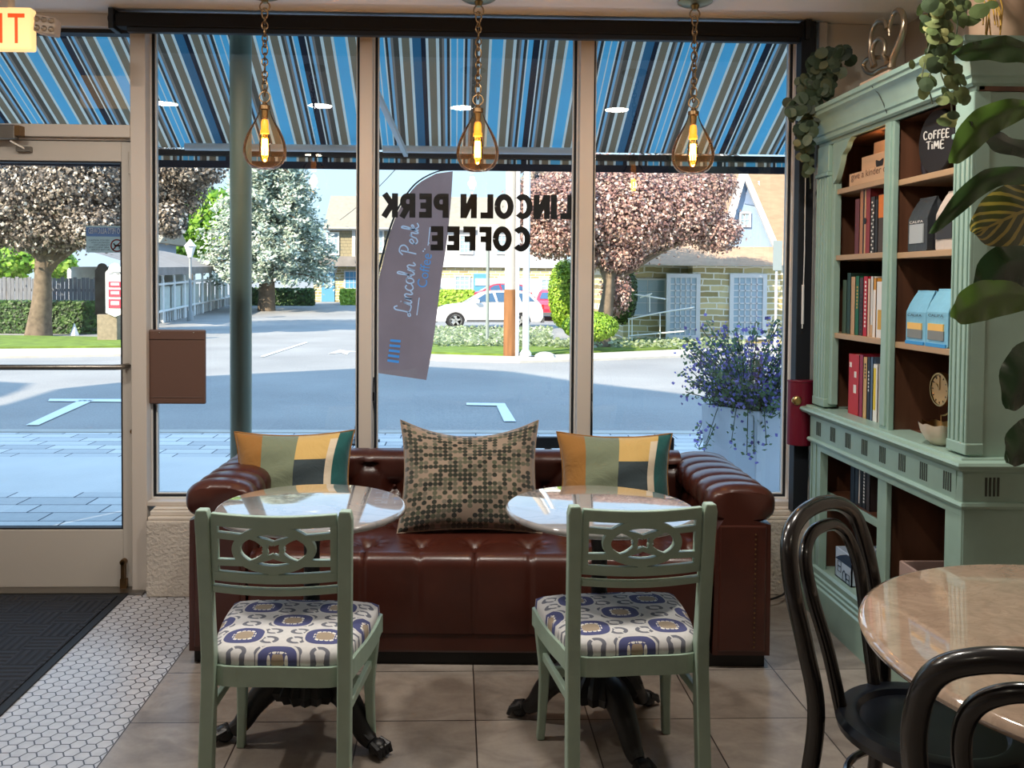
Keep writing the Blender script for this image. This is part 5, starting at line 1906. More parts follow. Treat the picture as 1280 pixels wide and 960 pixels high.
def bent_chair(label):
    c = thing('bentwood_chair', label, 'chair', Z0)
    zs = .455
    b = MB()
    b.lathe([(.0001, zs-.01), (.150, zs-.008), (.158, zs+.004), (.168, zs+.006), (.196, zs+.004), (.205, zs-.012), (.2, zs-.03), (.185, zs-.034), (.17, zs-.02), (.0001, zs-.018)], Z0, 48)
    b.build('seat', M['bentseat'], c, off=Z0, smooth=True)
    # rear legs and outer hoop are one bent rod
    hoop = [(-.20, -.235, 0), (-.182, -.205, .25), (-.168, -.188, zs), (-.180, -.212, .61), (-.188, -.242, .74), (-.165, -.266, .84), (-.10, -.277, .885), (0, -.28, .90), (.10, -.277, .885), (.165, -.266, .84), (.188, -.242, .74), (.180, -.212, .61), (.168, -.188, zs), (.182, -.205, .25), (.20, -.235, 0)]
    P = spline(hoop, 8)
    b = MB(); b.tube(P, [.0165+.0035*min(1, p.z/.4) for p in P], 14)
    b.build('outer_hoop', M['bent'], c, off=Z0, smooth=True)
    inner = [(-.085, -.17, zs-.01), (-.10, -.20, .59), (-.122, -.232, .72), (-.108, -.256, .80), (-.06, -.266, .84), (0, -.268, .848), (.06, -.266, .84), (.108, -.256, .80), (.122, -.232, .72), (.10, -.20, .59), (.085, -.17, zs-.01)]
    b = MB(); b.tube(spline(inner, 8), .0155, 12)
    b.build('inner_hoop', M['bent'], c, off=Z0, smooth=True)
    for s_ in (-1, 1):
        b = MB(); P = spline([(s_*.13, .125, zs-.03), (s_*.145, .15, .3), (s_*.165, .19, .1), (s_*.18, .215, 0)], 6)
        b.tube(P, [.019-.006*i/(len(P)-1) for i in range(len(P))], 12)
        b.build('front_leg', M['bent'], c, off=Z0, smooth=True)
    b = MB(); b.tube([(.172*math.cos(a*PI/20), .172*math.sin(a*PI/20)-.005, .30) for a in range(40)], .009, 8, closed=True)
    b.build('leg_ring', M['bent'], c, off=Z0, smooth=True)
    return c
bc1 = bent_chair('black bentwood hoop-back chair between the sofa and the tan marble table')
A1 = math.radians(-141)
bc1.location = (1.09, 1.93, 0); bc1.rotation_euler = (0, 0, A1)
dup(bc1, (1.02, 1.468, 0), math.radians(-30), 'black bentwood hoop-back chair nearest the camera at bottom right')

# ================================================================== INSIDE: bookcase
M['mint'] = mat('mint_paint', (150, 178, 165), .36, noise=.05, nscale=14)
M['wood'] = mat('dark_walnut', (98, 64, 46), .45, noise=.3, nscale=3, stretch=(6, 6, .7))
M['shelfwood'] = mat('shelf_edge_wood', (178, 146, 112), .5, noise=.15, nscale=4, stretch=(1, .3, 1))
M['groove'] = mat('dark_groove', (58, 66, 58), .7)
BX, BN, BF, BB = 1.61, 2.70, 3.88, 2.07       # front, near end, far end, back
bk_ = thing('bookcase', 'tall mint green bookcase with fluted posts along the right wall', 'bookcase', (1.85, 3.3, 0))
def bb(name, boxes, m, bevel=.003, parent=None):
    b = MB()
    for q in boxes: b.box(*q)
    return b.build(name, m, parent or bk_, bevel=bevel)
bb('side_panel', [(BX+.02, BB, BN+.004, BN+.03, .15, 2.06), ], M['mint'])
bb('side_panel', [(BX+.02, BB, BF-.03, BF-.004, .15, 2.06)], M['mint'])
bb('back_panel', [(BB-.03, BB-.005, BN+.03, BF-.03, .1, 2.08)], M['wood'], 0)
bb('lining', [(BX+.05, BB-.03, BN+.03, BN+.05, .15, 2.08)], M['wood'], 0)
bb('lining', [(BX+.05, BB-.03, BF-.05, BF-.03, .15, 2.08)], M['wood'], 0)
DV0, DV1 = 3.205, 3.275
bb('divider', [(BX+.03, BB-.03, DV0+.015, DV1-.015, .1, 2.08)], M['wood'], 0)
bb('divider_face', [(BX+.008, BX+.03, DV0, DV1, .16, 2.06), (BX+.0, BX+.012, DV0+.015, DV1-.015, .92, 2.06)], M['mint'])
bb('top_board', [(BX+.02, BB, BN, BF, 2.06, 2.09)], M['wood'], 0)
# pilasters: fluted posts at both front corners
def pilaster(y0, y1):
    b = MB()
    n = 4
    w = (y1-y0)
    b.box(BX+.012, BX+.06, y0, y1, .93, 1.94)
    for k in range(n+1):
        yy = y0+w*k/n
        h = .0085
        b.box(BX+.002, BX+.014, max(y0, yy-h), min(y1, yy+h), .95, 1.92)
    o = b.build('fluted_post', M['mint'], bk_, bevel=.003)
    b = MB()
    b.box(BX+.0, BX+.06, y0-.004, y1+.004, .915, .952)
    b.build('post_base', M['mint'], o, bevel=.004)
    b = MB()
    b.box(BX-.004, BX+.06, y0-.006, y1+.006, 1.925, 1.942)
    b.box(BX+.004, BX+.06, y0, y1, 1.942, 2.06)
    b.build('post_block', M['mint'], o, bevel=.004)
pilaster(BN, BN+.102); pilaster(BF-.115, BF)
bb('inner_post', [(BX+.02, BX+.05, BN+.102, BN+.108, .93, 2.06)], M['mint'], 0)
bb('inner_post', [(BX+.02, BX+.05, BF-.15, BF-.115, .93, 2.06)], M['mint'])
# frieze rail and arched bracket
bb('top_rail', [(BX+.01, BX+.04, BN, BF, 2.06, 2.14)], M['mint'])
b = MB()
def brk(y, s_):
    P = [(0, 2.06)]+[(p.x, p.y) for p in spline([(.17, 2.06, 0), (.14, 2.045, 0), (.12, 2.02, 0), (.085, 2.0, 0), (.07, 1.965, 0), (.05, 1.93, 0), (.028, 1.90, 0), (.0, 1.885, 0)], 4)]
    b.prism([(y+s_*u, v) for u, v in P], lambda u, v, d: (d, u, v), BX+.012, BX+.035)
brk(BF-.145, -1)
b.build('arched_bracket', M['mint'], bk_, bevel=.002)
# crown: a moulded profile run along the front and returned on the near side
cp = [(0, 2.075), (-.012, 2.082), (-.012, 2.10), (-.02, 2.105), (-.022, 2.125), (-.03, 2.14), (-.034, 2.155), (-.046, 2.17), (-.06, 2.18), (-.062, 2.192), (-.07, 2.196), (-.072, 2.212), (.05, 2.212)]
def crown(prof, name, hh=None, m='mint'):
    vs, fs = [], []
    n = len(prof)
    for (o, z) in prof:
        vs += [(BB, BN+o, z), (BX+o, BN+o, z), (BX+o, BF-o, z), (BB, BF-o, z)]
    for j in range(n-1):
        for k in range(3): fs.append((j*4+k, j*4+k+1, j*4+4+k+1, j*4+4+k))
    b = MB(); b.add(vs, fs)
    return b.build(name, M[m], bk_, smooth=True, auto=25)
crown(cp, 'crown_moulding')
bb('top', [(BX+.0, BB, BN+.0, BF, 2.195, 2.211)], M['mint'])
b = MB(); c_ = [(BX-.04, 3.24, 2.212), (BX-.062, 3.235, 2.19), (BX-.04, 3.23, 2.165), (BX-.024, 3.225, 2.13), (BX-.010, 3.222, 2.09)]
b.tube([Vector(p)+Vector((-.002, 0, 0)) for p in c_], .0022, 5)
b.build('crack', M['groove'], bk_)
# ledge, frieze with triglyph grooves, lower rails
crown([(.02, .858), (-.010, .862), (-.014, .868), (-.03, .874), (-.038, .880), (-.044, .888), (-.04, .897), (-.02, .902), (-.018, .908), (.1, .909)], 'ledge')
bb('ledge_board', [(BX+.05, BB, BN+.02, BF-.02, .892, .907)], M['wood'], 0)
bb('frieze', [(BX-.006, BB, BN-.004, BN+.03, .765, .862), (BX-.006, BX+.03, BN+.03, BF+.004, .765, .862)], M['mint'])
for k in range(8):
    b = MB(); y = lerp(BN+.08, BF-.09, k/7)
    for q in range(4): b.box(BX-.0075, BX-.005, y+(q-1.5)*.013-.0035, y+(q-1.5)*.013+.0035, .785, .845)
    b.build('grooves', M['groove'], bk_)
for x in (1.70, 1.87, 2.02):
    b = MB()
    for q in range(4): b.box(x+(q-1.5)*.013-.0035, x+(q-1.5)*.013+.0035, BN-.0055, BN-.003, .785, .845)
    b.build('grooves', M['groove'], bk_)
crown([(.0, .742), (-.012, .746), (-.016, .755), (-.012, .764), (.0, .768)], 'lower_moulding')
bb('lower_rail', [(BX+.0, BX+.03, BN, BF, .715, .765)], M['mint'])
bb('lower_post', [(BX+.0, BX+.035, BN, BN+.10, .15, .745), (BX-.004, BX+.0, BN+.0, BN+.012, .15, .745)], M['mint'])
bb('lower_post', [(BX+.0, BX+.035, BF-.10, BF, .15, .745), (BX-.004, BX+.0, BF-.012, BF, .15, .745), (BX-.004, BX, BF-.06, BF-.045, .15, .745)], M['mint'])
bb('lower_side', [(BX+.0, BB, BN-.002, BN+.02, .14, .765)], M['mint'])
crown([(.0, .205), (-.010, .196), (-.010, .175), (-.018, .170), (-.018, .158), (-.026, .154), (-.026, .142), (-.034, .136), (-.036, .12), (-.036, .0)], 'base_moulding')
bb('bottom_board', [(BX+.0, BB, BN+.02, BF-.02, .165, .19)], M['mint'])
# shelves
for y0, y1, zs in ((DV1-.015, BF-.05, (1.578, 1.243, 1.862)), (BN+.05, DV0+.015, (1.572, 1.240, 1.842))):
    for z in zs:
        bb('shelf', [(BX+.03, BB-.03, y0, y1, z-.022, z)], M['shelfwood'], .002)
bb('shelf', [(BX+.06, BB-.03, DV1-.015, BF-.05, .50, .53)], M['wood'], .002)
bb('shelf_edge', [(BX+.05, BX+.062, DV1-.015, BF-.05, .498, .53)], M['mint'], .002)
# small spot set in the top board of the far bay
sl = thing('shelf_spotlight', 'small warm spotlight under the top board of the bookcase', 'light', (BX+.10, 3.40, 2.05))
M['warmglow'] = mat('warm_lamp', (255, 190, 110), .4, emit=12)
b = MB(); b.lathe([(.028, -.006), (.028, .008), (.02, .01)], (BX+.10, 3.40, 2.05), 16); b.build('ring', M['brass'], sl)
b = MB(); b.lathe([(.0001, 0), (.02, 0)], (BX+.10, 3.40, 2.043), 16); b.build('lens', M['warmglow'], sl)
ld = bpy.data.lights.new('shelf_spot_lamp', 'POINT'); ld.energy = 1.1; ld.color = (1, .55, .2); ld.shadow_soft_size = .015
lo = bpy.data.objects.new('spot_lamp', ld); COL.objects.link(lo); lo.parent = sl; lo.location = (0, 0, -.03)

# books: spines towards the room
M['page'] = mat('book_pages', (220, 208, 186), .9)
def book(px0, px1, xs, z0, pyt, col, label, depth=.2, band=None, script=None, shelfname='', group=None, pat=None):
    ya, yb = atx(px0, 300, xs).y, atx(px1, 300, xs).y
    y0, y1 = min(ya, yb)+.0008, max(ya, yb)-.0008
    zt = atx((px0+px1)/2, pyt, xs).z
    t = thing('book', label, 'book', (xs, (y0+y1)/2, z0), group)
    m = mat('book_cover', col, .55, noise=pat or 0, nscale=60)
    w = .0025
    b = MB()
    b.box(xs, xs+w, y0, y1, z0, zt)
    b.box(xs, xs+depth, y0, y0+w, z0, zt); b.box(xs, xs+depth, y1-w, y1, z0, zt)
    b.build('cover', m, t)
    b = MB(); b.box(xs+w, xs+depth-.004, y0+w, y1-w, z0+.002, zt-.004); b.build('pages', M['page'], t)
    if band:
        b = MB()
        for (u0, u1, c0, c1) in band:
            b.box(xs-.0006, xs, lerp(y1, y0, c0), lerp(y1, y0, c1), lerp(z0, zt, u0), lerp(z0, zt, u1))
            if len(band) < 4:
                b.build('spine_print', script, t); b = MB()
        if b.v: b.build('spine_print', script, t)
    return t
PR = {k: mat('spine_ink_'+k, c, .6) for k, c in dict(white=(232, 226, 218), gold=(206, 160, 70), dark=(30, 26, 28), yellow=(226, 196, 60), orange=(214, 120, 50), tan=(196, 160, 120)).items()}
XS = 1.665
Z1, Z2, Z3, Z4 = 1.578, 1.243, .909, .53
txt = lambda a, q, n=9: [(lerp(a, q, i/n), lerp(a, q, (i+.6)/n), .35, .65) for i in range(n)]
book(1068, 1074, XS, Z1, 249, (104, 46, 50), 'dull maroon book at the left end of the top row', .17)
book(1074, 1080, XS, Z1, 236, (176, 120, 84), 'tan spined slipcase book beside the dull maroon book', .2, [(.0, 1, .72, 1)], PR['dark'])
o = book(1080, 1087.5, XS, Z1, 235, (140, 48, 50), 'tall red book with a dark round notch on the top row', .22, [(.0, 1, .0, .22)], PR['tan'])
b = MB(); yb = atx(1080.5, 300, XS).y; b.lathe([(.0001, -.001), (.013, -.001), (.013, .001)], (XS-.001, yb-.004, lerp(Z1, atx(1083, 235, XS).z, .5)), 18, axis='x'); b.build('notch', PR['dark'], o)
book(1087.5, 1093, XS, Z1, 246, (60, 54, 50), 'book with a black and white chequered spine on the top row', .19, [(i/16+.01, i/16+.04, .2+.3*(i % 2), .5+.3*(i % 2)) for i in range(15)], PR['white'])
book(1093, 1097, XS, Z1, 250, (40, 36, 36), 'thin black book between the chequered spine and the orange spine', .18)
book(1097, 1105, XS, Z1, 243, (70, 54, 44), 'book with orange spine top half hidden by the bookcase divider', .19, [(.6, .99, .05, .95)], PR['orange'])
book(1054.5, 1060, XS+.004, Z2, 350, (70, 92, 78), 'grey green book at the left end of the middle row', .16)
book(1060, 1065, XS+.003, Z2, 341, (34, 62, 54), 'tallest dark green book on the middle row', .2)
book(1065, 1070.5, XS, Z2, 346, (196, 156, 116), 'tan book between two green books on the middle row', .18)
book(1070.5, 1075.5, XS, Z2, 345, (20, 96, 62), 'bright green book with gold lettering on the middle row', .18, txt(.45, .85, 7), PR['gold'])
book(1075.5, 1080.5, XS, Z2, 347, (62, 44, 44), 'dark brown book left of the bright red spine', .18, txt(.05, .75, 10), PR['dark'])
book(1080.5, 1086, XS, Z2, 345.5, (182, 22, 44), 'bright red book with white lettering on the middle row', .18, txt(.15, .95, 12), PR['white'])
book(1086, 1089.5, XS, Z2, 348.5, (222, 186, 160), 'thin pale pink book right of the bright red book', .17)
book(1089.5, 1093, XS, Z2, 345.5, (214, 212, 206), 'thin white book second right of the bright red book', .17, [(.0, .2, 0, 1)], PR['tan'])
book(1093, 1097, XS, Z2, 347.5, (206, 142, 52), 'thin orange spined book near the divider on the middle row', .17, [(.0, .8, .0, .8)], PR['white'])
book(1097, 1104, XS, Z2, 352, (226, 224, 220), 'white book with yellow foot against the divider on the middle row', .17, [(.15, .5, .3, 1)], PR['gold'])
book(1064, 1077.5, XS, Z3, 443.5, (186, 40, 48), 'thick red book at the left end of the ledge row', .2, [(.78, .86, .1, .3), (.62, .72, .55, .75), (.36, .5, .5, .75)], PR['white'])
book(1077.5, 1082.5, XS, Z3, 444, (150, 36, 66), 'crimson book between the thick red book and the tan book', .2)
book(1082.5, 1087.5, XS, Z3, 447, (206, 164, 106), 'tan book on the ledge right of the crimson book', .19, txt(.65, .92, 5), PR['dark'])
book(1087.5, 1091.5, XS, Z3, 447, (34, 40, 54), 'navy black book on the ledge with pale lettering', .19, txt(.45, .8, 6), PR['white'])
book(1091.5, 1095, XS, Z3, 447, (84, 104, 130), 'thin steel blue book on the ledge', .19)
book(1095, 1101, XS, Z3, 456, (232, 230, 222), 'white book with a yellow stripe against the divider on the ledge', .18, [(.2, .93, .1, .6)], PR['yellow'])
book(1069, 1074.5, XS+.02, Z4, 566, (22, 36, 52), 'navy book at the left end of the lowest row', .2)
book(1074.5, 1079.5, XS+.02, Z4, 564, (30, 44, 58), 'blue black book second on the lowest row', .2)
book(1079.5, 1084, XS+.02, Z4, 562, (40, 40, 44), 'charcoal book with silver spine edge on the lowest row', .2, [(.05, .95, .1, .35)], PR['white'])
book(1084, 1089, XS+.02, Z4, 566, (30, 32, 36), 'black book with silver flecks on the lowest row', .2, txt(.1, .9, 14), PR['white'])
book(1089, 1094, XS+.02, Z4, 566, (60, 50, 50), 'dark book with an orange head against the divider on the lowest row', .2, [(.85, 1, 0, 1)], PR['orange'])

# wooden boxes and plank sign on the top far shelf
M['crate'] = mat('pale_crate_wood', (206, 168, 132), .7, noise=.12, nscale=5, stretch=(1, .2, 3))
ZT = 1.862
def ybox(px0, px1, xs):
    a, c = atx(px0, 200, xs).y, atx(px1, 200, xs).y
    return min(a, c), max(a, c)
y0, y1 = ybox(1062, 1112, BX+.035)
y0 = max(y0, DV1-.012)
hz = .052
p = thing('plank_sign', 'long pale wooden plank sign with painted words on the top shelf', 'sign', (BX+.05, (y0+y1)/2, ZT))
b = MB(); b.box(BX+.035, BX+.055, y0, y1, ZT, ZT+hz); b.build('plank', M['crate'], p, bevel=.002)
M['brownink'] = mat('brown_ink', (96, 66, 50), .8)
letters('give a kinder day', (BX+.034, y1-.02, ZT+.016), (0, -1, 0), (0, 0, 1), (y1-y0)*1.0, .036, M['brownink'], 'lettering', p, depth=0)
y0, y1 = ybox(1077, 1115, BX+.07); y0 = max(y0, DV1-.012)
zt = ZT+hz+.065
p = thing('wooden_crate', 'pale wooden crate with dark hand hole behind the plank sign', 'crate', (BX+.12, (y0+y1)/2, ZT))
b = MB(); b.box(BX+.07, BX+.085, y0, y1, ZT, zt); b.box(BX+.085, BX+.3, y0, y0+.012, ZT, zt); b.box(BX+.085, BX+.3, y1-.012, y1, ZT, zt); b.box(BX+.29, BX+.3, y0, y1, ZT, zt); b.box(BX+.08, BX+.3, y0, y1, ZT, ZT+.01)
b.build('box', M['crate'], p, bevel=.002)
b = MB(); yc = atx(1100, 185, BX+.07).y
b.prism([(p_.x, p_.y) for p_ in spline([(yc+.03, zt-.028, 0), (yc, zt-.034, 0), (yc-.03, zt-.028, 0), (yc-.025, zt-.055, 0), (yc, zt-.066, 0), (yc+.025, zt-.055, 0)], 4, True)], lambda u, v, d: (BX+.0695+d, u, v), -.0006, .0006)
b.build('hand_hole', PR['dark'], p)
y0, y1 = ybox(1092, 1118, BX+.10); y0 = max(y0, DV1-.012)
p = thing('wooden_crate', 'smaller pale wooden crate stacked above the crate with the hand hole', 'crate', (BX+.18, (y0+y1)/2, zt))
b = MB(); b.box(BX+.10, BX+.112, y0, y1, zt, zt+.055); b.box(BX+.112, BX+.26, y0, y0+.01, zt, zt+.055); b.box(BX+.112, BX+.26, y1-.01, y1, zt, zt+.055); b.box(BX+.25, BX+.26, y0, y1, zt, zt+.055); b.box(BX+.1, BX+.26, y0, y1, zt, zt+.008)
b.build('box', M['crate'], p, bevel=.002)

# coffee-time sign, mug and slab
ZN = 1.842
M['chalk'] = mat('blackboard', (26, 24, 28), .8); M['chalkw'] = mat('chalk', (226, 222, 216), .9)
xs = BX+.06
c0 = atx(1169, 177, xs)
p = thing('round_blackboard', 'small round blackboard reading COFFEE TIME on the near top shelf', 'sign', (xs, c0.y, ZN))
rr = .112
cz_ = ZN+rr
b = MB(); b.lathe([(.0001, 0), (rr-.004, 0), (rr, .004), (rr, .014), (.0001, .014)], (xs, c0.y, cz_), 40, axis='x'); b.build('disc', M['chalk'], p, smooth=True, auto=30)
def ctext(txt_, pxa, pya, wpx, hpx, sl=0):
    o = atx(pxa, pya, xs-.0015); e = atx(pxa+wpx, pya-sl, xs-.0015)
    xd = (e-o); L = xd.length
    tw = sum(SCRIPT[ch][0]+.06 for ch in txt_)
    hh = hpx*o.y/FPX*1.0
    s_ = L/tw; xd.normalize()
    bb_, _ = strokes(txt_, lambda u, v, d: o+xd*(u*s_)+Vector((0, 0, 1))*(v*hh)+Vector((-1, 0, 0))*d, 0, 0, .13, .06)
    bb_.build('chalk_lettering', M['chalkw'], p)
ctext('COFFEE', 1154.5, 175, 33, 10, 4)
ctext('TIME', 1158, 187, 23, 10, 2)
p = thing('dark_mug', 'dark mug left of the COFFEE TIME blackboard', 'mug', (BX+.13, atx(1146, 180, BX+.11).y, ZN))
c_ = Vector((BX+.115, 3.125, 0)); M['mug'] = mat('dark_stoneware', (38, 34, 44), .3)
b = MB(); b.lathe([(.0001, ZN+.002), (.034, ZN), (.042, ZN+.03), (.042, ZN+.1), (.039, ZN+.1), (.036, ZN+.03), (.0001, ZN+.01)], (c_.x, c_.y, 0), 24); b.build('cup', M['mug'], p, smooth=True)
b = MB(); b.tube([(c_.x-.0, c_.y+.038, ZN+.085), (c_.x, c_.y+.068, ZN+.075), (c_.x, c_.y+.068, ZN+.035), (c_.x, c_.y+.04, ZN+.025)], .006, 8); b.build('handle', M['mug'], p, smooth=True)

# coffee bags
def bag(px0, px1, pyt, pyb, xs, z0, col, label, lab, depth=.08, txtc='dark', words=None, tip=.0, fold=True):
    y0, y1 = ybox(px0, px1, xs)
    zt = atx((px0+px1)/2, pyt, xs).z
    h = zt-z0
    t = thing('coffee_bag', label, 'bag', (xs+depth/2, (y0+y1)/2, z0))
    m = mat('coffee_bag_foil', col, .38, noise=.1, nscale=12, bump=.25, bscale=30)
    yc, w, xc = (y0+y1)/2, (y1-y0)/2, xs+depth/2
    b = MB()
    rows = [(0, .94, 1), (.03, 1, 1), (.6, 1, 1), (.76, .95, .7), (.92, .88, .28), (.965, .86, .12), (1, .86, .10)]
    vs, fs = [], []
    for (q, sy, sx) in rows:
        hx = depth/2*sx
        vs += [(xc-hx, yc-w*sy, z0+h*q), (xc-hx*1.08, yc, z0+h*q), (xc-hx, yc+w*sy, z0+h*q), (xc, yc+w*sy*.93, z0+h*q), (xc+hx, yc+w*sy, z0+h*q), (xc+hx, yc-w*sy, z0+h*q), (xc, yc-w*sy*.93, z0+h*q)]
    for j in range(len(rows)-1):
        for k in range(7): fs.append((j*7+k, j*7+(k+1) % 7, j*7+7+(k+1) % 7, j*7+7+k))
    fs += [tuple(range(7))[::-1], tuple((len(rows)-1)*7+k for k in range(7))]
    b.add(vs, fs)
    b.build('pouch', m, t, bevel=.003)
    for (u0, u1, w0, w1, mm) in lab:
        b = MB(); b.box(xs-.0055, xs-.001, lerp(y1, y0, w0), lerp(y1, y0, w1), z0+h*u0, z0+h*u1); b.build('label', PRL[mm], t)
    if words: letters(words, (xs-.006, lerp(y1, y0, .16), z0+h*.52), (0, -1, 0), (0, 0, 1), (y1-y0)*.7, h*.045, PR[txtc], 'lettering', t, depth=0)
    return t
PRL = {k: mat('label_'+k, c, .5) for k, c in dict(amber=(238, 190, 104), grey=(128, 130, 126), silver=(170, 176, 178), dark=(44, 44, 48), foot=(62, 150, 210)).items()}
lb_ = [(.40, .28, .14, .84, 'amber'), (.28, .12, .14, .86, 'grey'), (.0, .06, .05, .95, 'foot')]
bag(1137, 1162, 363, 427, BX+.035, 1.240, (126, 186, 214), 'light blue coffee bag, left of the two on the near shelf', lb_, words='CALIFA')
bag(1162.5, 1190, 361, 428, BX+.035, 1.240, (130, 190, 216), 'light blue coffee bag, right of the two beside the fluted post', lb_, words='CALIFA')
bag(1137, 1161, 246, 309, BX+.036, 1.572, (58, 62, 66), 'glossy dark grey coffee bag at the left of the upper near shelf', [(.5, .15, .15, .85, 'silver')], txtc='white', words='CALIFA')
bag(1161.5, 1171, 255, 308, BX+.06, 1.572, (26, 26, 30), 'black coffee bag between the dark grey and the cream bags', [(.45, .4, .2, .8, 'silver')])
bag(1171.5, 1196, 237, 307, BX+.036, 1.572, (206, 190, 176), 'cream coffee bag with a black label beside the fluted post', [(.50, .18, .1, .9, 'dark')], txtc='white')

# gold clock on its bowed stand and the shell bowl
M['gold'] = mat('brushed_gold', (196, 158, 104), .3, metal=1)
M['dial'] = mat('clock_dial', (176, 146, 100), .5)
xs = BX+.10
cc = atx(1176, 487, xs)
p = thing('gold_clock', 'round gold table clock on the near ledge', 'clock', (xs, cc.y, .909))
R_ = .059
b = MB(); b.lathe([(R_-.006, -.008), (R_, -.008), (R_+.002, 0), (R_, .014), (.0001, .016)], (xs, cc.y, cc.z), 40, axis='x'); b.build('case', M['gold'], p, smooth=True, auto=40)
b = MB(); b.lathe([(.0001, -.003), (R_-.005, -.003)], (xs, cc.y, cc.z), 40, axis='x'); dl = b.build('dial', M['dial'], p)
b = MB()
for k in range(12):
    a = k*PI/6
    b.beam((xs-.0045, cc.y+math.sin(a)*.042, cc.z+math.cos(a)*.042), (xs-.0045, cc.y+math.sin(a)*.049, cc.z+math.cos(a)*.049), .003, .002, up=(1, 0, 0))
b.build('hour_marks', PR['dark'], dl)
b = MB()
for a, L in ((0.0, .044), (.85, .030)): b.beam((xs-.006, cc.y, cc.z), (xs-.006, cc.y+math.sin(a)*L, cc.z+math.cos(a)*L), .004, .002, up=(1, 0, 0))
b.build('hands', M['gold'], dl)
b = MB(); b.tube([(xs+.004, cc.y+.078*math.cos(a), cc.z-.012+.078*math.sin(a)) for a in [lerp(PI*.92, PI*1.5, k/14) for k in range(15)]]+[(xs+.004, cc.y-.002, .92)], .003, 6); b.lathe([(.04, .909), (.04, .914), (.008, .918), (.006, .93)], (xs, cc.y, 0), 20)
b.build('stand', M['gold'], p, smooth=True)
xs = BX+.05
cc = atx(1177, 535, xs)
p = thing('shell_bowl', 'cream scalloped bowl with gold inside below the clock', 'bowl', (xs+.02, cc.y, .909))
bc_ = (xs+.0, cc.y-.005)
M['cream'] = mat('cream_glaze', (222, 206, 184), .4)
def scal(z, r, k, n): return r*(1+.05*math.cos(k*2*PI/n*9)*(z/.075))
def bowl(name, prof, m):
    b = MB(); n = 72; vs, fs = [], []
    for r, z in prof:
        for k in range(n):
            q = scal(z, r, k, n)
            vs.append((bc_[0]+q*math.cos(2*PI*k/n), bc_[1]+q*math.sin(2*PI*k/n), .909+z+(.003*math.cos(k*2*PI/n*9) if z > .06 else 0)))
    for j in range(len(prof)-1):
        for k in range(n): fs.append((j*n+k, j*n+(k+1) % n, (j+1)*n+(k+1) % n, (j+1)*n+k))
    b.add(vs, fs)
    return b.build(name, m, p, smooth=True, auto=60)
bowl('outer_shell', [(.001, .001), (.03, .0), (.052, .018), (.066, .045), (.072, .072)], M['cream'])
bowl('gold_lining', [(.072, .072), (.069, .072), (.062, .045), (.048, .022), (.001, .012)], M['gold'])

# boxes on the floor of the bookcase
M['printed'] = mat('pale_blue_carton', (196, 212, 230), .6); M['navy'] = mat('navy_print', (44, 62, 88), .6); M['kraft'] = mat('kraft_card', (150, 132, 116), .8)
xs = BX+.045
y1_, y0_ = atx(1044, 700, xs).y, atx(1064.5, 700, xs).y
zt = atx(1045, 683, xs).z
p = thing('printed_carton', 'open pale blue printed carton low in the bookcase', 'box', (xs+.1, (y0_+y1_)/2, .19))
b = MB(); b.box(xs, xs+.006, y0_, y1_, .19, zt); b.box(xs, xs+.2, y0_, y0_+.005, .19, zt-.03); b.box(xs, xs+.2, y1_-.005, y1_, .19, zt); b.box(xs+.195, xs+.2, y0_, y1_, .19, zt); b.box(xs, xs+.2, y0_, y1_, .19, .195)
b.build('carton', M['printed'], p)
b = MB()
hh = zt-.19
b.prism([(y1_-.002, .19+hh*.62), (y0_+.002, .19+hh*.62), (y0_+.002, .19+hh*.98), (lerp(y0_, y1_, .3), .19+hh*.97), (lerp(y0_, y1_, .7), .19+hh*.8)], lambda u, v, d: (xs-.001+d, u, v), 0, .001)
b.build('navy_print', M['navy'], p)
b = MB()
for (u, v) in ((.72, .42), (.2, .16)):
    yy, zz = lerp(y0_, y1_, u), .19+hh*v
    b.band([(yy-.016, zz-.022), (yy+.016, zz-.022), (yy+.016, zz+.022), (yy-.016, zz+.022)], .004, lambda a, c, d: (xs-.001-d, a, c), 0, .0008, closed=True)
    b.box(xs-.0015, xs, yy-.015, yy+.015, zz-.002, zz+.002)
yy, zz = lerp(y0_, y1_, .42), .19+hh*.2
b.band([(yy-.016, zz-.02), (yy+.016, zz-.02), (yy+.013, zz+.012), (yy, zz+.024), (yy-.013, zz+.012)], .004, lambda a, c, d: (xs-.001-d, a, c), 0, .0008, closed=True)
b.build('icon_print', M['navy'], p)
y1_, y0_ = atx(1078, 710, BX+.08).y, DV1-.012
p = thing('kraft_box', 'brown card box right of the printed carton', 'box', (BX+.15, (y0_+y1_)/2, .19))
zt2 = atx(1085, 707, BX+.08).z
b = MB(); b.box(BX+.08, BX+.26, y0_+.004, y1_, .19, zt2); b.build('carton', M['kraft'], p, bevel=.002)
b = MB(); c_ = atx(1083.5, 692, BX+.075); b.obox((BX+.09, c_.y, zt2+.045), (.003, 0, 0), (0, .036, .012), (0, -.012, .044))
tag(b.build('printed_slip', M['printed']), 'pale printed paper slip standing on the brown card box', 'paper')
xs = BX+.04
y1_, y0_ = min(3.19, atx(1124, 705, xs).y), BN+.11
zt3 = atx(1126, 702, xs).z
p = thing('open_box', 'shallow open dusky pink box on the near bookcase floor', 'box', (xs+.12, (y0_+y1_)/2, .19))
M['duskybox'] = mat('dusky_pink_board', (176, 150, 142), .7)
b = MB(); b.box(xs, xs+.008, y0_, y1_, .19, zt3); b.box(xs+.24, xs+.248, y0_, y1_, .19, zt3); b.box(xs+.008, xs+.24, y0_, y0_+.008, .19, zt3); b.box(xs+.008, xs+.24, y1_-.008, y1_, .19, zt3); b.box(xs, xs+.24, y0_, y1_, .19, .2)
b.build('tray', M['duskybox'], p, bevel=.002)

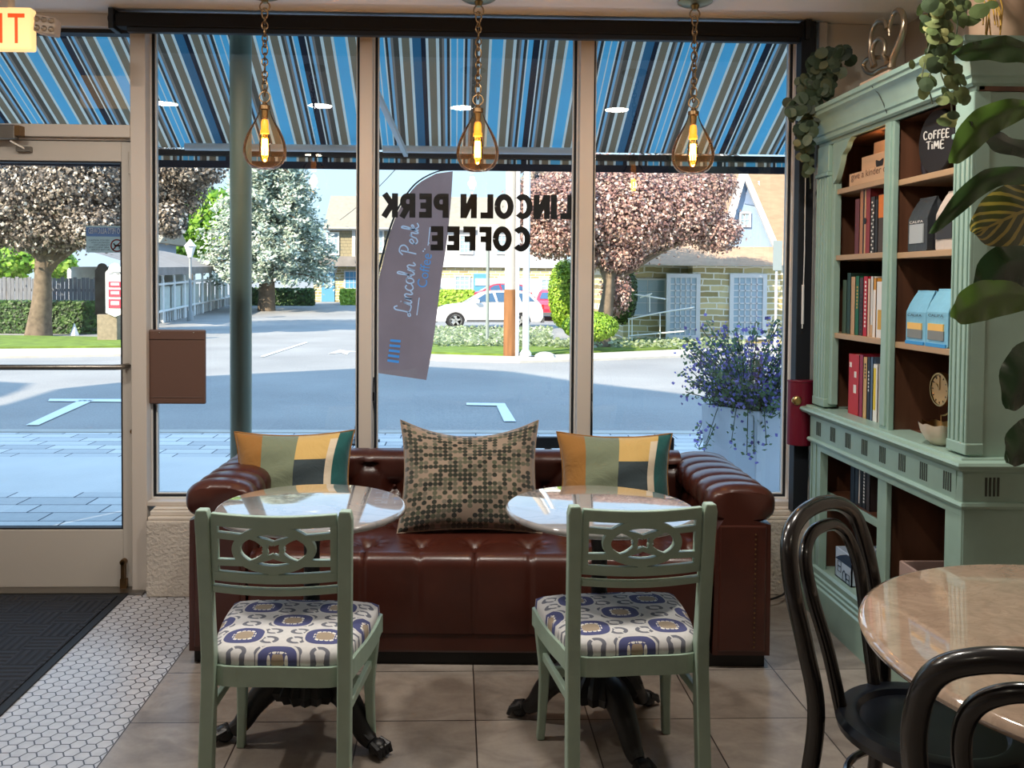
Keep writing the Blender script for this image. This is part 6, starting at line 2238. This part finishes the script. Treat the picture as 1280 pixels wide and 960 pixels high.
# ================================================================== INSIDE: ornaments, greenery, lamps, signs
# looped silver sculpture on a plinth
p = thing('loop_sculpture', 'bronze looped ribbon sculpture standing on the bookcase top', 'sculpture', (1.66, 3.45, 2.212))
M['sculpt'] = mat('antique_silver', (176, 160, 138), .28, metal=1)
M['sand'] = mat('sandstone_plinth', (206, 178, 156), .7)
XS_ = 1.63
a_, c_ = atx(1076, 100, XS_-.03), atx(1112, 80, XS_-.03)
b = MB(); b.box(XS_-.035, XS_+.06, c_.y, a_.y, 2.212, 2.25); b.build('plinth', M['sand'], p, bevel=.003)
PT = [(1085, 88), (1080, 86), (1078.5, 80), (1082, 74), (1089, 74), (1091, 82)]
def sp(pts, w0, w1, dx=0, n=6):
    P = spline([atx(x, y, XS_+dx) for x, y in pts], n)
    k = len(P)
    R = [lerp(w0, w1, i/(k-1)) for i in range(k)]
    b = MB(); b.tube(P, R, 10)
    return b
sp([(1114, 84), (1116, 72), (1122, 58), (1128, 42), (1130, 26), (1127, 15), (1121, 13), (1116, 20), (1112, 34), (1111.5, 45)], .016, .007, .012).build('large_loop', M['sculpt'], p, smooth=True)
sp([(1091, 84), (1088, 70), (1088, 50), (1092, 34), (1099, 26), (1106, 27), (1108, 36)], .009, .009, .0).build('middle_loop', M['sculpt'], p, smooth=True)
sp([(1094, 82), (1090, 66), (1093, 54), (1099, 48), (1105, 52), (1106, 64), (1104, 70), (1108, 78)], .009, .009, -.012).build('small_loop', M['sculpt'], p, smooth=True)
sp([(1112, 83), (1102, 86), (1092, 92), (1084, 90), (1079.5, 82), (1083, 75), (1090, 72), (1098, 72), (1108, 72)], .010, .008, .004).build('scroll', M['sculpt'], p, smooth=True)

# hanging greenery
EU = [mat('eucalyptus_leaf', c, .55, trans=.15) for c in ((66, 82, 60), (84, 98, 76), (48, 62, 48), (104, 108, 78))]
VINE = [mat('vine_leaf', c, .5, trans=.2) for c in ((88, 104, 62), (112, 122, 76), (64, 80, 54), (136, 136, 84))]
def disc_leaf(b, c, n, r, rng, m, ar=1.0, tip=0):
    n = Vector(n).normalized(); a = n.orthogonal().normalized(); a.rotate(Matrix.Rotation(rng.uniform(0, 6.28), 3, n)); q = n.cross(a)
    c = Vector(c)
    vs = [c+n*r*.12]
    for k in range(10):
        th = 2*PI*k/10
        rr = r*(1+(tip if k == 0 else 0))
        vs.append(c+a*math.cos(th)*rr+q*math.sin(th)*rr*ar)
    b.add(vs, [(0, 1+k, 1+(k+1) % 10) for k in range(10)], m)
def garland(name, label, strands, leaves, lm, r0, seed, X_=None, extra=None, cat='plant', loc=None):
    rng = random.Random(seed)
    t = thing(name, label, cat, loc)
    bs, bl = MB(), MB()
    for st in strands: bs.tube(spline(st, 6), .0022, 5)
    for (c, n, r, m) in leaves(rng): disc_leaf(bl, c, n, r, rng, m, rng.uniform(.8, 1), .12)
    bs.build('stems', M['stem'], t, smooth=True)
    bl.build('leaves', lm, t)
    if extra: extra(t)
    return t
XG = 1.575
def pl(pts, Xs, jit=.02, seed=0): return [atx(x, y, Xs) for x, y in pts]
strA = [[(1044, 70), (1030, 84), (1018, 110), (1010, 150), (1008, 190), (1012, 222)], [(1042, 72), (1024, 88), (1008, 112), (1000, 126), (990, 138)], [(1046, 72), (1040, 86), (1034, 100), (1036, 118)], [(1030, 84), (1022, 120), (1022, 150), (1014, 178), (1008, 200)], [(1010, 190), (1012, 205), (1013, 236)]]
# the garland hangs over the far end of the bookcase, against the window jamb
YG = 3.80
def gpt(x, y, d=0): return at(x, y, YG+d)
def leavesA(rng):
    out = []
    for (cx, cy, sx, sy, n) in ((1044, 70, 14, 8, 26), (1032, 84, 16, 10, 40), (1018, 104, 18, 13, 50), (1006, 128, 13, 14, 40), (1018, 140, 11, 12, 26), (1008, 160, 9, 12, 26), (1006, 185, 7, 12, 18), (1012, 208, 5, 9, 8), (1034, 108, 12, 9, 20), (990, 140, 6, 7, 10)):
        for _ in range(n):
            p_ = gpt(rng.gauss(cx, sx*.6), rng.gauss(cy, sy*.6), rng.uniform(-.06, .03))
            out.append((p_, (rng.uniform(-.8, .5), -1, rng.uniform(-.5, .6)), rng.uniform(.018, .031)*(1 if cy < 170 else .8), pickm(rng.random())))
    return out
def potA(t): pass
garland('eucalyptus_garland', 'dark round-leaved eucalyptus hanging by the far end of the bookcase', [[gpt(*q) for q in s_] for s_ in strA], leavesA, EU, .03, 4, loc=tuple(gpt(1036, 78)))
strB = [[(1196, -20), (1185, 20), (1180, 60), (1176, 90), (1188, 120), (1190, 150)], [(1190, -10), (1172, 30), (1164, 50), (1156, 78), (1150, 110)], [(1200, -15), (1196, 40), (1192, 80), (1200, 104), (1206, 122)], [(1164, 90), (1160, 104), (1166, 130)], [(1186, 140), (1182, 156)]]
YB = 2.62
def bpt(x, y, d=0): return at(x, y, YB+d)
def leavesB(rng):
    out = []
    for (cx, cy, sx, sy, n) in ((1176, 8, 18, 12, 26), (1168, 30, 14, 12, 22), (1180, 48, 14, 12, 22), (1164, 44, 9, 8, 8), (1176, 72, 12, 12, 16), (1142, 84, 4, 3, 1), (1158, 104, 6, 8, 7), (1190, 84, 8, 8, 7), (1192, 104, 8, 8, 8), (1204, 124, 7, 6, 4), (1182, 122, 7, 8, 6), (1184, 148, 6, 6, 5), (1200, 4, 14, 8, 10)):
        for _ in range(n):
            p_ = bpt(rng.gauss(cx, sx*.6), rng.gauss(cy, sy*.6), rng.uniform(-.05, .03))
            out.append((p_, (rng.uniform(-.6, .6), -1, rng.uniform(-.4, .7)), rng.uniform(.014, .027), pickm(rng.random())))
    return out
garland('trailing_eucalyptus', 'round-leaved eucalyptus trailing down the near end of the bookcase crown', [[bpt(*q) for q in s_] for s_ in strB], leavesB, VINE, .026, 5, loc=tuple(bpt(1190, 0)))
# pot with golden tendrils on top
M['pot'] = mat('beige_pot', (176, 146, 122), .6, noise=.06, nscale=5)
pc = at(1246, 30, 2.88)
tp_ = thing('potted_vine', 'beige pot with gold tendrils on the near end of the bookcase', 'plant', (pc.x, 2.88, 2.212))
b = MB(); b.lathe([(.0001, 2.212), (.065, 2.212), (.085, 2.27), (.095, 2.36), (.098, 2.42), (.09, 2.42), (.08, 2.36), (.0001, 2.35)], (pc.x+.01, 2.88, 0), 30); b.build('pot', M['pot'], tp_, smooth=True)
M['goldstem'] = mat('golden_tendril', (186, 146, 60), .5)
rng = random.Random(6)
b = MB()
for k in range(9):
    x0 = 1228+k*3
    b.tube(spline([at(1236+rng.uniform(-12, 12), -10, 2.80), at(x0+rng.uniform(-5, 5), 10, 2.74), at(x0+rng.uniform(-4, 6), 32+rng.uniform(-10, 24), 2.66)], 5), .0022, 5)
b.build('tendrils', M['goldstem'], tp_, smooth=True)
b = MB(); rng = random.Random(9)
for (x, y, r) in ((1224, 14, .034), (1212, 26, .026), (1200, 22, .03), (1240, 6, .02)):
    disc_leaf(b, at(x, y, 2.68), (-.2, -1, .4), r, rng, 0, .8, .4)
b.build('leaves', VINE, tp_)

# large foreground plant with long glossy leaves, its pot stands beyond the right edge
BL = [mat('glossy_leaf', c, .22, trans=.15, spec=.5, noise=.12, nscale=6) for c in ((40, 66, 28), (66, 92, 34), (28, 46, 26))]
def croton_mat():
    m, t, b = newmat('variegated_leaf')
    u, v, _ = coords(t, 'UV')
    n = noise(t, 3, 'UV')
    w = (u*52-(v-.5).abs()*30+n*3).sin()
    t.links.new(mixc(t, w.gt(.45)+(v-.5).abs().lt(.025), (58, 66, 28), (150, 136, 58)), b.inputs['Base Color'])
    b.inputs['Roughness'].default_value = .28
    return m
M['croton'] = croton_mat()
hp = thing('house_plant', 'large glossy leaved plant reaching in from the right edge', 'plant', (1.78, 2.36, 0))
b = MB(); b.lathe([(.0001, 0), (.11, 0), (.15, .26), (.155, .28), (.14, .28), (.135, .24), (.0001, .24)], (1.80, 2.40, 0), 30); b.build('pot', M['pot'], hp, smooth=True)
stemP = spline([(1.80, 2.40, .24), (1.79, 2.38, .8), (1.76, 2.35, 1.3), (1.74, 2.33, 1.8), (1.72, 2.33, 2.1)], 6)
b = MB(); b.tube(stemP, .011, 8)
leafdefs = [  # base px, mid px, tip px, width(m), depth, material
 ((1300, 128), (1235, 150), (1190, 204), .085, 2.34, 1), ((1320, 225), (1240, 222), (1164, 292), .055, 2.22, 0),
 ((1340, 250), (1285, 262), (1218, 292), .17, 2.28, 3), ((1330, 350), (1270, 330), (1222, 372), .13, 2.33, 2),
 ((1300, 372), (1240, 372), (1192, 398), .105, 2.26, 1), ((1340, 440), (1290, 455), (1262, 512), .12, 2.3, 2),
 ((1340, 90), (1270, 60), (1192, 68), .075, 2.3, 0), ((1330, 190), (1260, 180), (1212, 152), .06, 2.38, 2), ((1330, 540), (1290, 545), (1262, 580), .1, 2.34, 2)]
leaves_ = []
for (a, m_, e, w, Y, mi) in leafdefs:
    A, Mi, E_ = at(*a, Y+.06), at(*m_, Y), at(*e, Y-.05)
    P = spline([A, Mi, E_], 8)
    ns = min(stemP, key=lambda q: (q-A).length)
    b.tube(spline([ns, ns.lerp(A, .5)+Vector((0, 0, .02)), A], 5), .004, 6)
    lf = MB()
    k = len(P)
    def lp_(u, v, P=P, w=w, k=k):
        i = u*(k-1); j = min(int(i), k-2); c = P[j].lerp(P[j+1], i-j)
        t_ = (P[min(j+1, k-1)]-P[j]).normalized()
        sd = t_.cross(Vector((0, -1, .25))).normalized()
        nn = sd.cross(t_).normalized()
        hw = w*.5*(max(0, math.sin(PI*min(1, u*.96+.02)))**.75)
        q = 2*v-1
        return c+sd*q*hw+nn*(-abs(q)*hw*.25+.006*math.sin(u*22+q*2)*abs(q))
    lf.grid(22, 8, lp_)
    leaves_.append((lf, mi))
b.build('stem', M['stem'], hp, smooth=True)
for lf, mi in leaves_: lf.build('leaf', M['croton'] if mi == 3 else BL[mi], hp, smooth=True, auto=80)

# pendant lamps
M['amber'] = glass('amber_glass', (.985, .93, .80), 1.16, 1)
_t = M['amber'].node_tree
_tl = _t.nodes.new('ShaderNodeBsdfTranslucent'); _tl.inputs[0].default_value = (1, .62, .25, 1)
_m2 = _t.nodes.new('ShaderNodeMixShader'); _m2.inputs[0].default_value = .013
_o = [n for n in _t.nodes if n.type == 'OUTPUT_MATERIAL'][0]
_src = _o.inputs[0].links[0].from_socket
_t.links.new(_src, _m2.inputs[1]); _t.links.new(_tl.outputs[0], _m2.inputs[2]); _t.links.new(_m2.outputs[0], _o.inputs[0])
M['bulbglass'] = glass('bulb_glass', (1, .78, .42), 1.35, 1)
M['filament'] = mat('glowing_filament', (255, 196, 96), .4, emit=26)
M['socket'] = mat('amber_socket', (226, 140, 40), .35, emit=1.2)
def make_pendant(label):
    t = thing('pendant_lamp', label, 'lamp', Z0, 'glass pendant lamps over the sofa')
    # hangs from z = 0 downwards
    b = MB(); b.lathe([(.0001, 0), (.066, 0), (.07, -.004), (.07, -.01), (.055, -.018), (.018, -.022), (.012, -.04), (.0001, -.042)], Z0, 32); b.build('canopy', M['brass'], t, off=Z0, smooth=True, auto=30)
    b = MB()
    def link(c, ax, L=.026, W=.0115, r=.0032):
        pts = []
        for k in range(14):
            a = 2*PI*k/14
            u, v = W*math.cos(a), L*.62*math.sin(a)
            pts.append((c[0]+u*ax[0], c[1]+u*ax[1], c[2]+v))
        b.tube(pts, r, 6, closed=True)
    z = -.072; k = 0
    b.tube([(.02*math.cos(2*PI*i/18), 0, -.056+.02*math.sin(2*PI*i/18)) for i in range(18)], .003, 6, closed=True)
    while z > -.40:
        a = (k % 2)*PI/2+.4*math.sin(k)
        L = .034 if k % 3 == 0 else .024
        link((0, 0, z-L*.3), (math.cos(a), math.sin(a)), L); z -= L*.88; k += 1
    b.build('chain', M['bronze'], t, off=Z0, smooth=True)
    b = MB(); b.tube([(.021*math.cos(2*PI*i/20), 0, -.414+.021*math.sin(2*PI*i/20)) for i in range(20)], .0028, 6, closed=True); b.build('ring', M['bronze'], t, off=Z0, smooth=True)
    b = MB(); b.lathe([(.0001, -.432), (.008, -.434), (.012, -.445), (.022, -.449), (.022, -.464), (.014, -.466), (.012, -.50), (.0001, -.50)], Z0, 20); b.build('cap', M['bronze'], t, off=Z0, smooth=True, auto=35)
    g = [(.021, -.462), (.024, -.475), (.032, -.495), (.046, -.52), (.063, -.55), (.077, -.582), (.0845, -.612), (.0855, -.635), (.080, -.66), (.066, -.683), (.045, -.697), (.03, -.7), (.0001, -.697)]
    gp_ = spline([(r, 0, z) for r, z in g], 3)
    b = MB(); b.lathe([(max(q.x, .0001), q.z) for q in gp_], Z0, 48); b.build('glass_shade', M['amber'], t, off=Z0, smooth=True, auto=100)
    b = MB(); b.lathe([(.0001, -.50), (.012, -.505), (.015, -.52), (.015, -.545), (.018, -.548), (.018, -.56), (.0001, -.56)], Z0, 20); b.build('socket', M['socket'], t, off=Z0, smooth=True, auto=35)
    b = MB(); b.lathe([(.013, -.56), (.019, -.575), (.022, -.60), (.022, -.645), (.014, -.668), (.0001, -.674)], Z0, 24); bu = b.build('bulb', M['bulbglass'], t, off=Z0, smooth=True, auto=100)
    b = MB()
    for q in range(6):
        a = q*PI/3
        b.tube([(.009*math.cos(a), .009*math.sin(a), -.58), (.0105*math.cos(a+.3), .0105*math.sin(a+.3), -.645)], .0028, 6)
    b.build('filament', M['filament'], bu, off=Z0)
    ld = bpy.data.lights.new('pendant_bulb', 'POINT'); ld.energy = BULB_W; ld.color = (1, .62, .28); ld.shadow_soft_size = .02
    lo = bpy.data.objects.new('bulb_light', ld); COL.objects.link(lo); lo.parent = t; lo.location = (0, 0, -.615)
    return t
pd = make_pendant('glass pendant lamp over the left end of the sofa')
pp = [at(331, 190, 3.55), at(597, 192, 3.55), at(866, 195, 3.55)]
pd.location = (pp[0].x, 3.55, 2.6)
dup(pd, (pp[1].x, 3.55, 2.6), 0, 'glass pendant lamp over the middle of the sofa')
dup(pd, (pp[2].x, 3.55, 2.6), 0, 'glass pendant lamp over the right end of the sofa')

# recessed ceiling lights (front row seen as reflections in the glass) 
M['lens'] = mat('frosted_lens', (255, 232, 184), .5, emit=15)
def make_down(label, watts):
    t = thing('recessed_light', label, 'light', Z0, 'recessed ceiling lights')
    b = MB(); b.lathe([(.078, 0), (.098, 0), (.10, -.004), (.078, -.008)], Z0, 32); b.build('trim_ring', M['white'], t, off=Z0, smooth=True, auto=30)
    b = MB(); b.lathe([(.0001, -.006), (.078, -.006)], Z0, 32); b.build('lens', M['lens'], t, off=Z0)
    ld = bpy.data.lights.new('downlight', 'AREA'); ld.shape = 'DISK'; ld.size = .15; ld.energy = watts*.9; ld.color = (1, .94, .86)
    lo = bpy.data.objects.new('downlight', ld); COL.objects.link(lo); lo.parent = t; lo.location = (0, 0, -.009)
    return t
dn = make_down('round recessed ceiling light reflected at the far left of the glass', CEIL_W)
dxs = [(207, 'far left'), (400, 'left'), (578, 'middle'), (771, 'right')]
first = True
for px, w in dxs:
    v = at(px, 136, 5.76)
    if first: dn.location = (v.x, 2.54, 2.6); first = False
    else: dup(dn, (v.x, 2.54, 2.6), 0, 'round recessed ceiling light reflected at the %s of the glass' % w)
dn_fill = None
for k, (x, y) in enumerate(((-1.3, .3), (1.2, .3))):  # unseen rear lights added to fill the camera-facing surfaces
    if dn_fill is None:
        dn_fill = make_down('round recessed ceiling light above the viewer, on the door side', CEIL_W*.11)
        dn_fill.location = (x, y, 2.6)
        continue
    dup(dn_fill, (x, y, 2.6), 0, 'added unseen fill light in the ceiling above the viewer, on the %s' % ('door side' if x < 0 else 'bookcase side'))

# exit sign with its emergency lamp head
ex = thing('exit_sign', 'lit exit sign with a lamp head at the top left', 'exit sign', (-1.88, 3.6, 2.6))
Y = 3.55
p_, q_ = at(-14, 8, Y), at(39, 62, Y)
M['exitface'] = mat('exit_sign_face', (255, 206, 140), .5, emit=.75)
M['exitred'] = mat('exit_red', (226, 66, 18), .5, emit=.9)
x0 = q_.x-.30
b = MB(); b.box(x0, q_.x, Y, Y+.05, q_.z, p_.z); b.build('face', M['exitface'], ex, bevel=.008)
for ch, fx, fw in (('E', .06, .19), ('X', .30, .20), ('I', .575, .055), ('T', .70, .22)):
    letters(ch, (x0+.30*fx, Y-.002, q_.z+.024), (1, 0, 0), (0, 0, 1), .30*fw, (p_.z-q_.z)-.05, M['exitred'], 'letter', ex, bold=.005, depth=0)
b = MB(); b.box(lerp(x0, q_.x, .3), lerp(x0, q_.x, .7), Y+.0, Y+.06, p_.z-.004, 2.601); b.build('ceiling_mount', M['frame'], ex, bevel=.004)
M['lamphead'] = glass('clear_plastic', (.86, .82, .76), 1.45, .8, .25)
M['lampbody'] = mat('lamp_body', (196, 176, 156), .5)
b = MB(); a_ = at(43, 20, Y); c_ = at(70, 42, Y)
b.obox(((a_.x+c_.x)/2, Y+.02, (a_.z+c_.z)/2), ((c_.x-a_.x)/2, 0, -.008), (0, .03, 0), (.004, 0, (a_.z-c_.z)/2)); lh = b.build('lamp_head', M['lampbody'], ex, bevel=.008)
b = MB()
for i in range(3):
    for j in range(2):
        cx, cz = lerp(a_.x, c_.x, (i+.5)/3), lerp(a_.z, c_.z, (j+.5)/2)-.003*(i-1)
        b.lathe([(.0001, -.012), (.007, -.013), (.0105, -.009), (.0115, -.002)], (cx, Y-.006, cz), 14, axis='y')
b.build('lens', M['lamphead'], lh, smooth=True)

# maroon holder with a badge on the window jamb
M['maroon'] = mat('maroon_enamel', (104, 18, 40), .35)
p_, q_ = at(988, 477, 3.93), at(1019, 557, 3.93)
mh = thing('maroon_canister', 'maroon half-round canister with a gold badge on the window jamb', 'canister', ((p_.x+q_.x)/2, 3.93, q_.z))
b = MB(); cx, rx = (p_.x+q_.x)/2, (q_.x-p_.x)/2
prof = [(cx-rx*math.cos(a*PI/14), 3.965-.055*math.sin(a*PI/14)) for a in range(15)]
b.prism(prof, lambda u, v, d: (u, v, d), q_.z, p_.z); b.build('body', M['maroon'], mh, bevel=.003)
b = MB(); b.prism([(cx+(u-cx)*1.03, 3.965+(v-3.965)*1.05) for u, v in prof], lambda u, v, d: (u, v, d), p_.z-.004, p_.z+.006); b.build('lid', M['maroon'], mh, bevel=.002)
b = MB(); c_ = at(997.5, 501, 3.91); b.lathe([(.0001, -.006), (.014, -.006), (.02, -.002), (.022, .01)], (c_.x, 3.915, c_.z), 20, axis='y'); b.box(c_.x-.026, c_.x+.026, 3.912, 3.92, c_.z-.007, c_.z+.008); b.build('badge', M['gold'], mh, smooth=True, auto=30)

# door mat
def mat_mat():
    m, t, b = newmat('ribbed_black_mat')
    x, y, z = coords(t)
    S = .13
    u, v = x/S, y/S
    chk = ((u.floor()+v.floor())*.5).frac().gt(.25)
    s1 = (u*6.2832*4).sin(); s2 = (v*6.2832*4).sin()
    h = s1*chk+s2*(1-chk)
    t.links.new(mixc(t, h*.5+.5, (18, 22, 30), (34, 38, 48)), b.inputs['Base Color'])
    b.inputs['Roughness'].default_value = .8
    bumpit(t, b, h, .9, .006)
    return m
M['rubber'] = mat('mat_rubber', (22, 26, 32), .7)
dm = thing('door_mat', 'black ribbed entrance mat in front of the glass door', 'mat', (-2.2, 3.4, 0))
mx1 = -1.497
b = MB(); b.box(-2.75, mx1-.035, 2.42, 3.985, 0, .012); b.build('ribbed_field', mat_mat(), dm)
b = MB(); b.box(-2.80, mx1, 2.38, 4.02, 0, .007); b.build('border', M['rubber'], dm, bevel=.004)
# flex behind the sofa
b = MB(); P = [at(964, 742, 3.75), at(980, 735, 3.8), at(1000, 732, 3.84)]
b.tube(spline([(1.20, 3.9, .006), (1.28, 3.86, .012), (1.38, 3.84, .03), (1.46, 3.86, .04), (1.52, 3.92, .045), (1.55, 3.975, .1)], 6), .005, 7)
tag(b.build('power_flex', M['black'], smooth=True), 'black power flex between the sofa and the bookcase', 'cable')
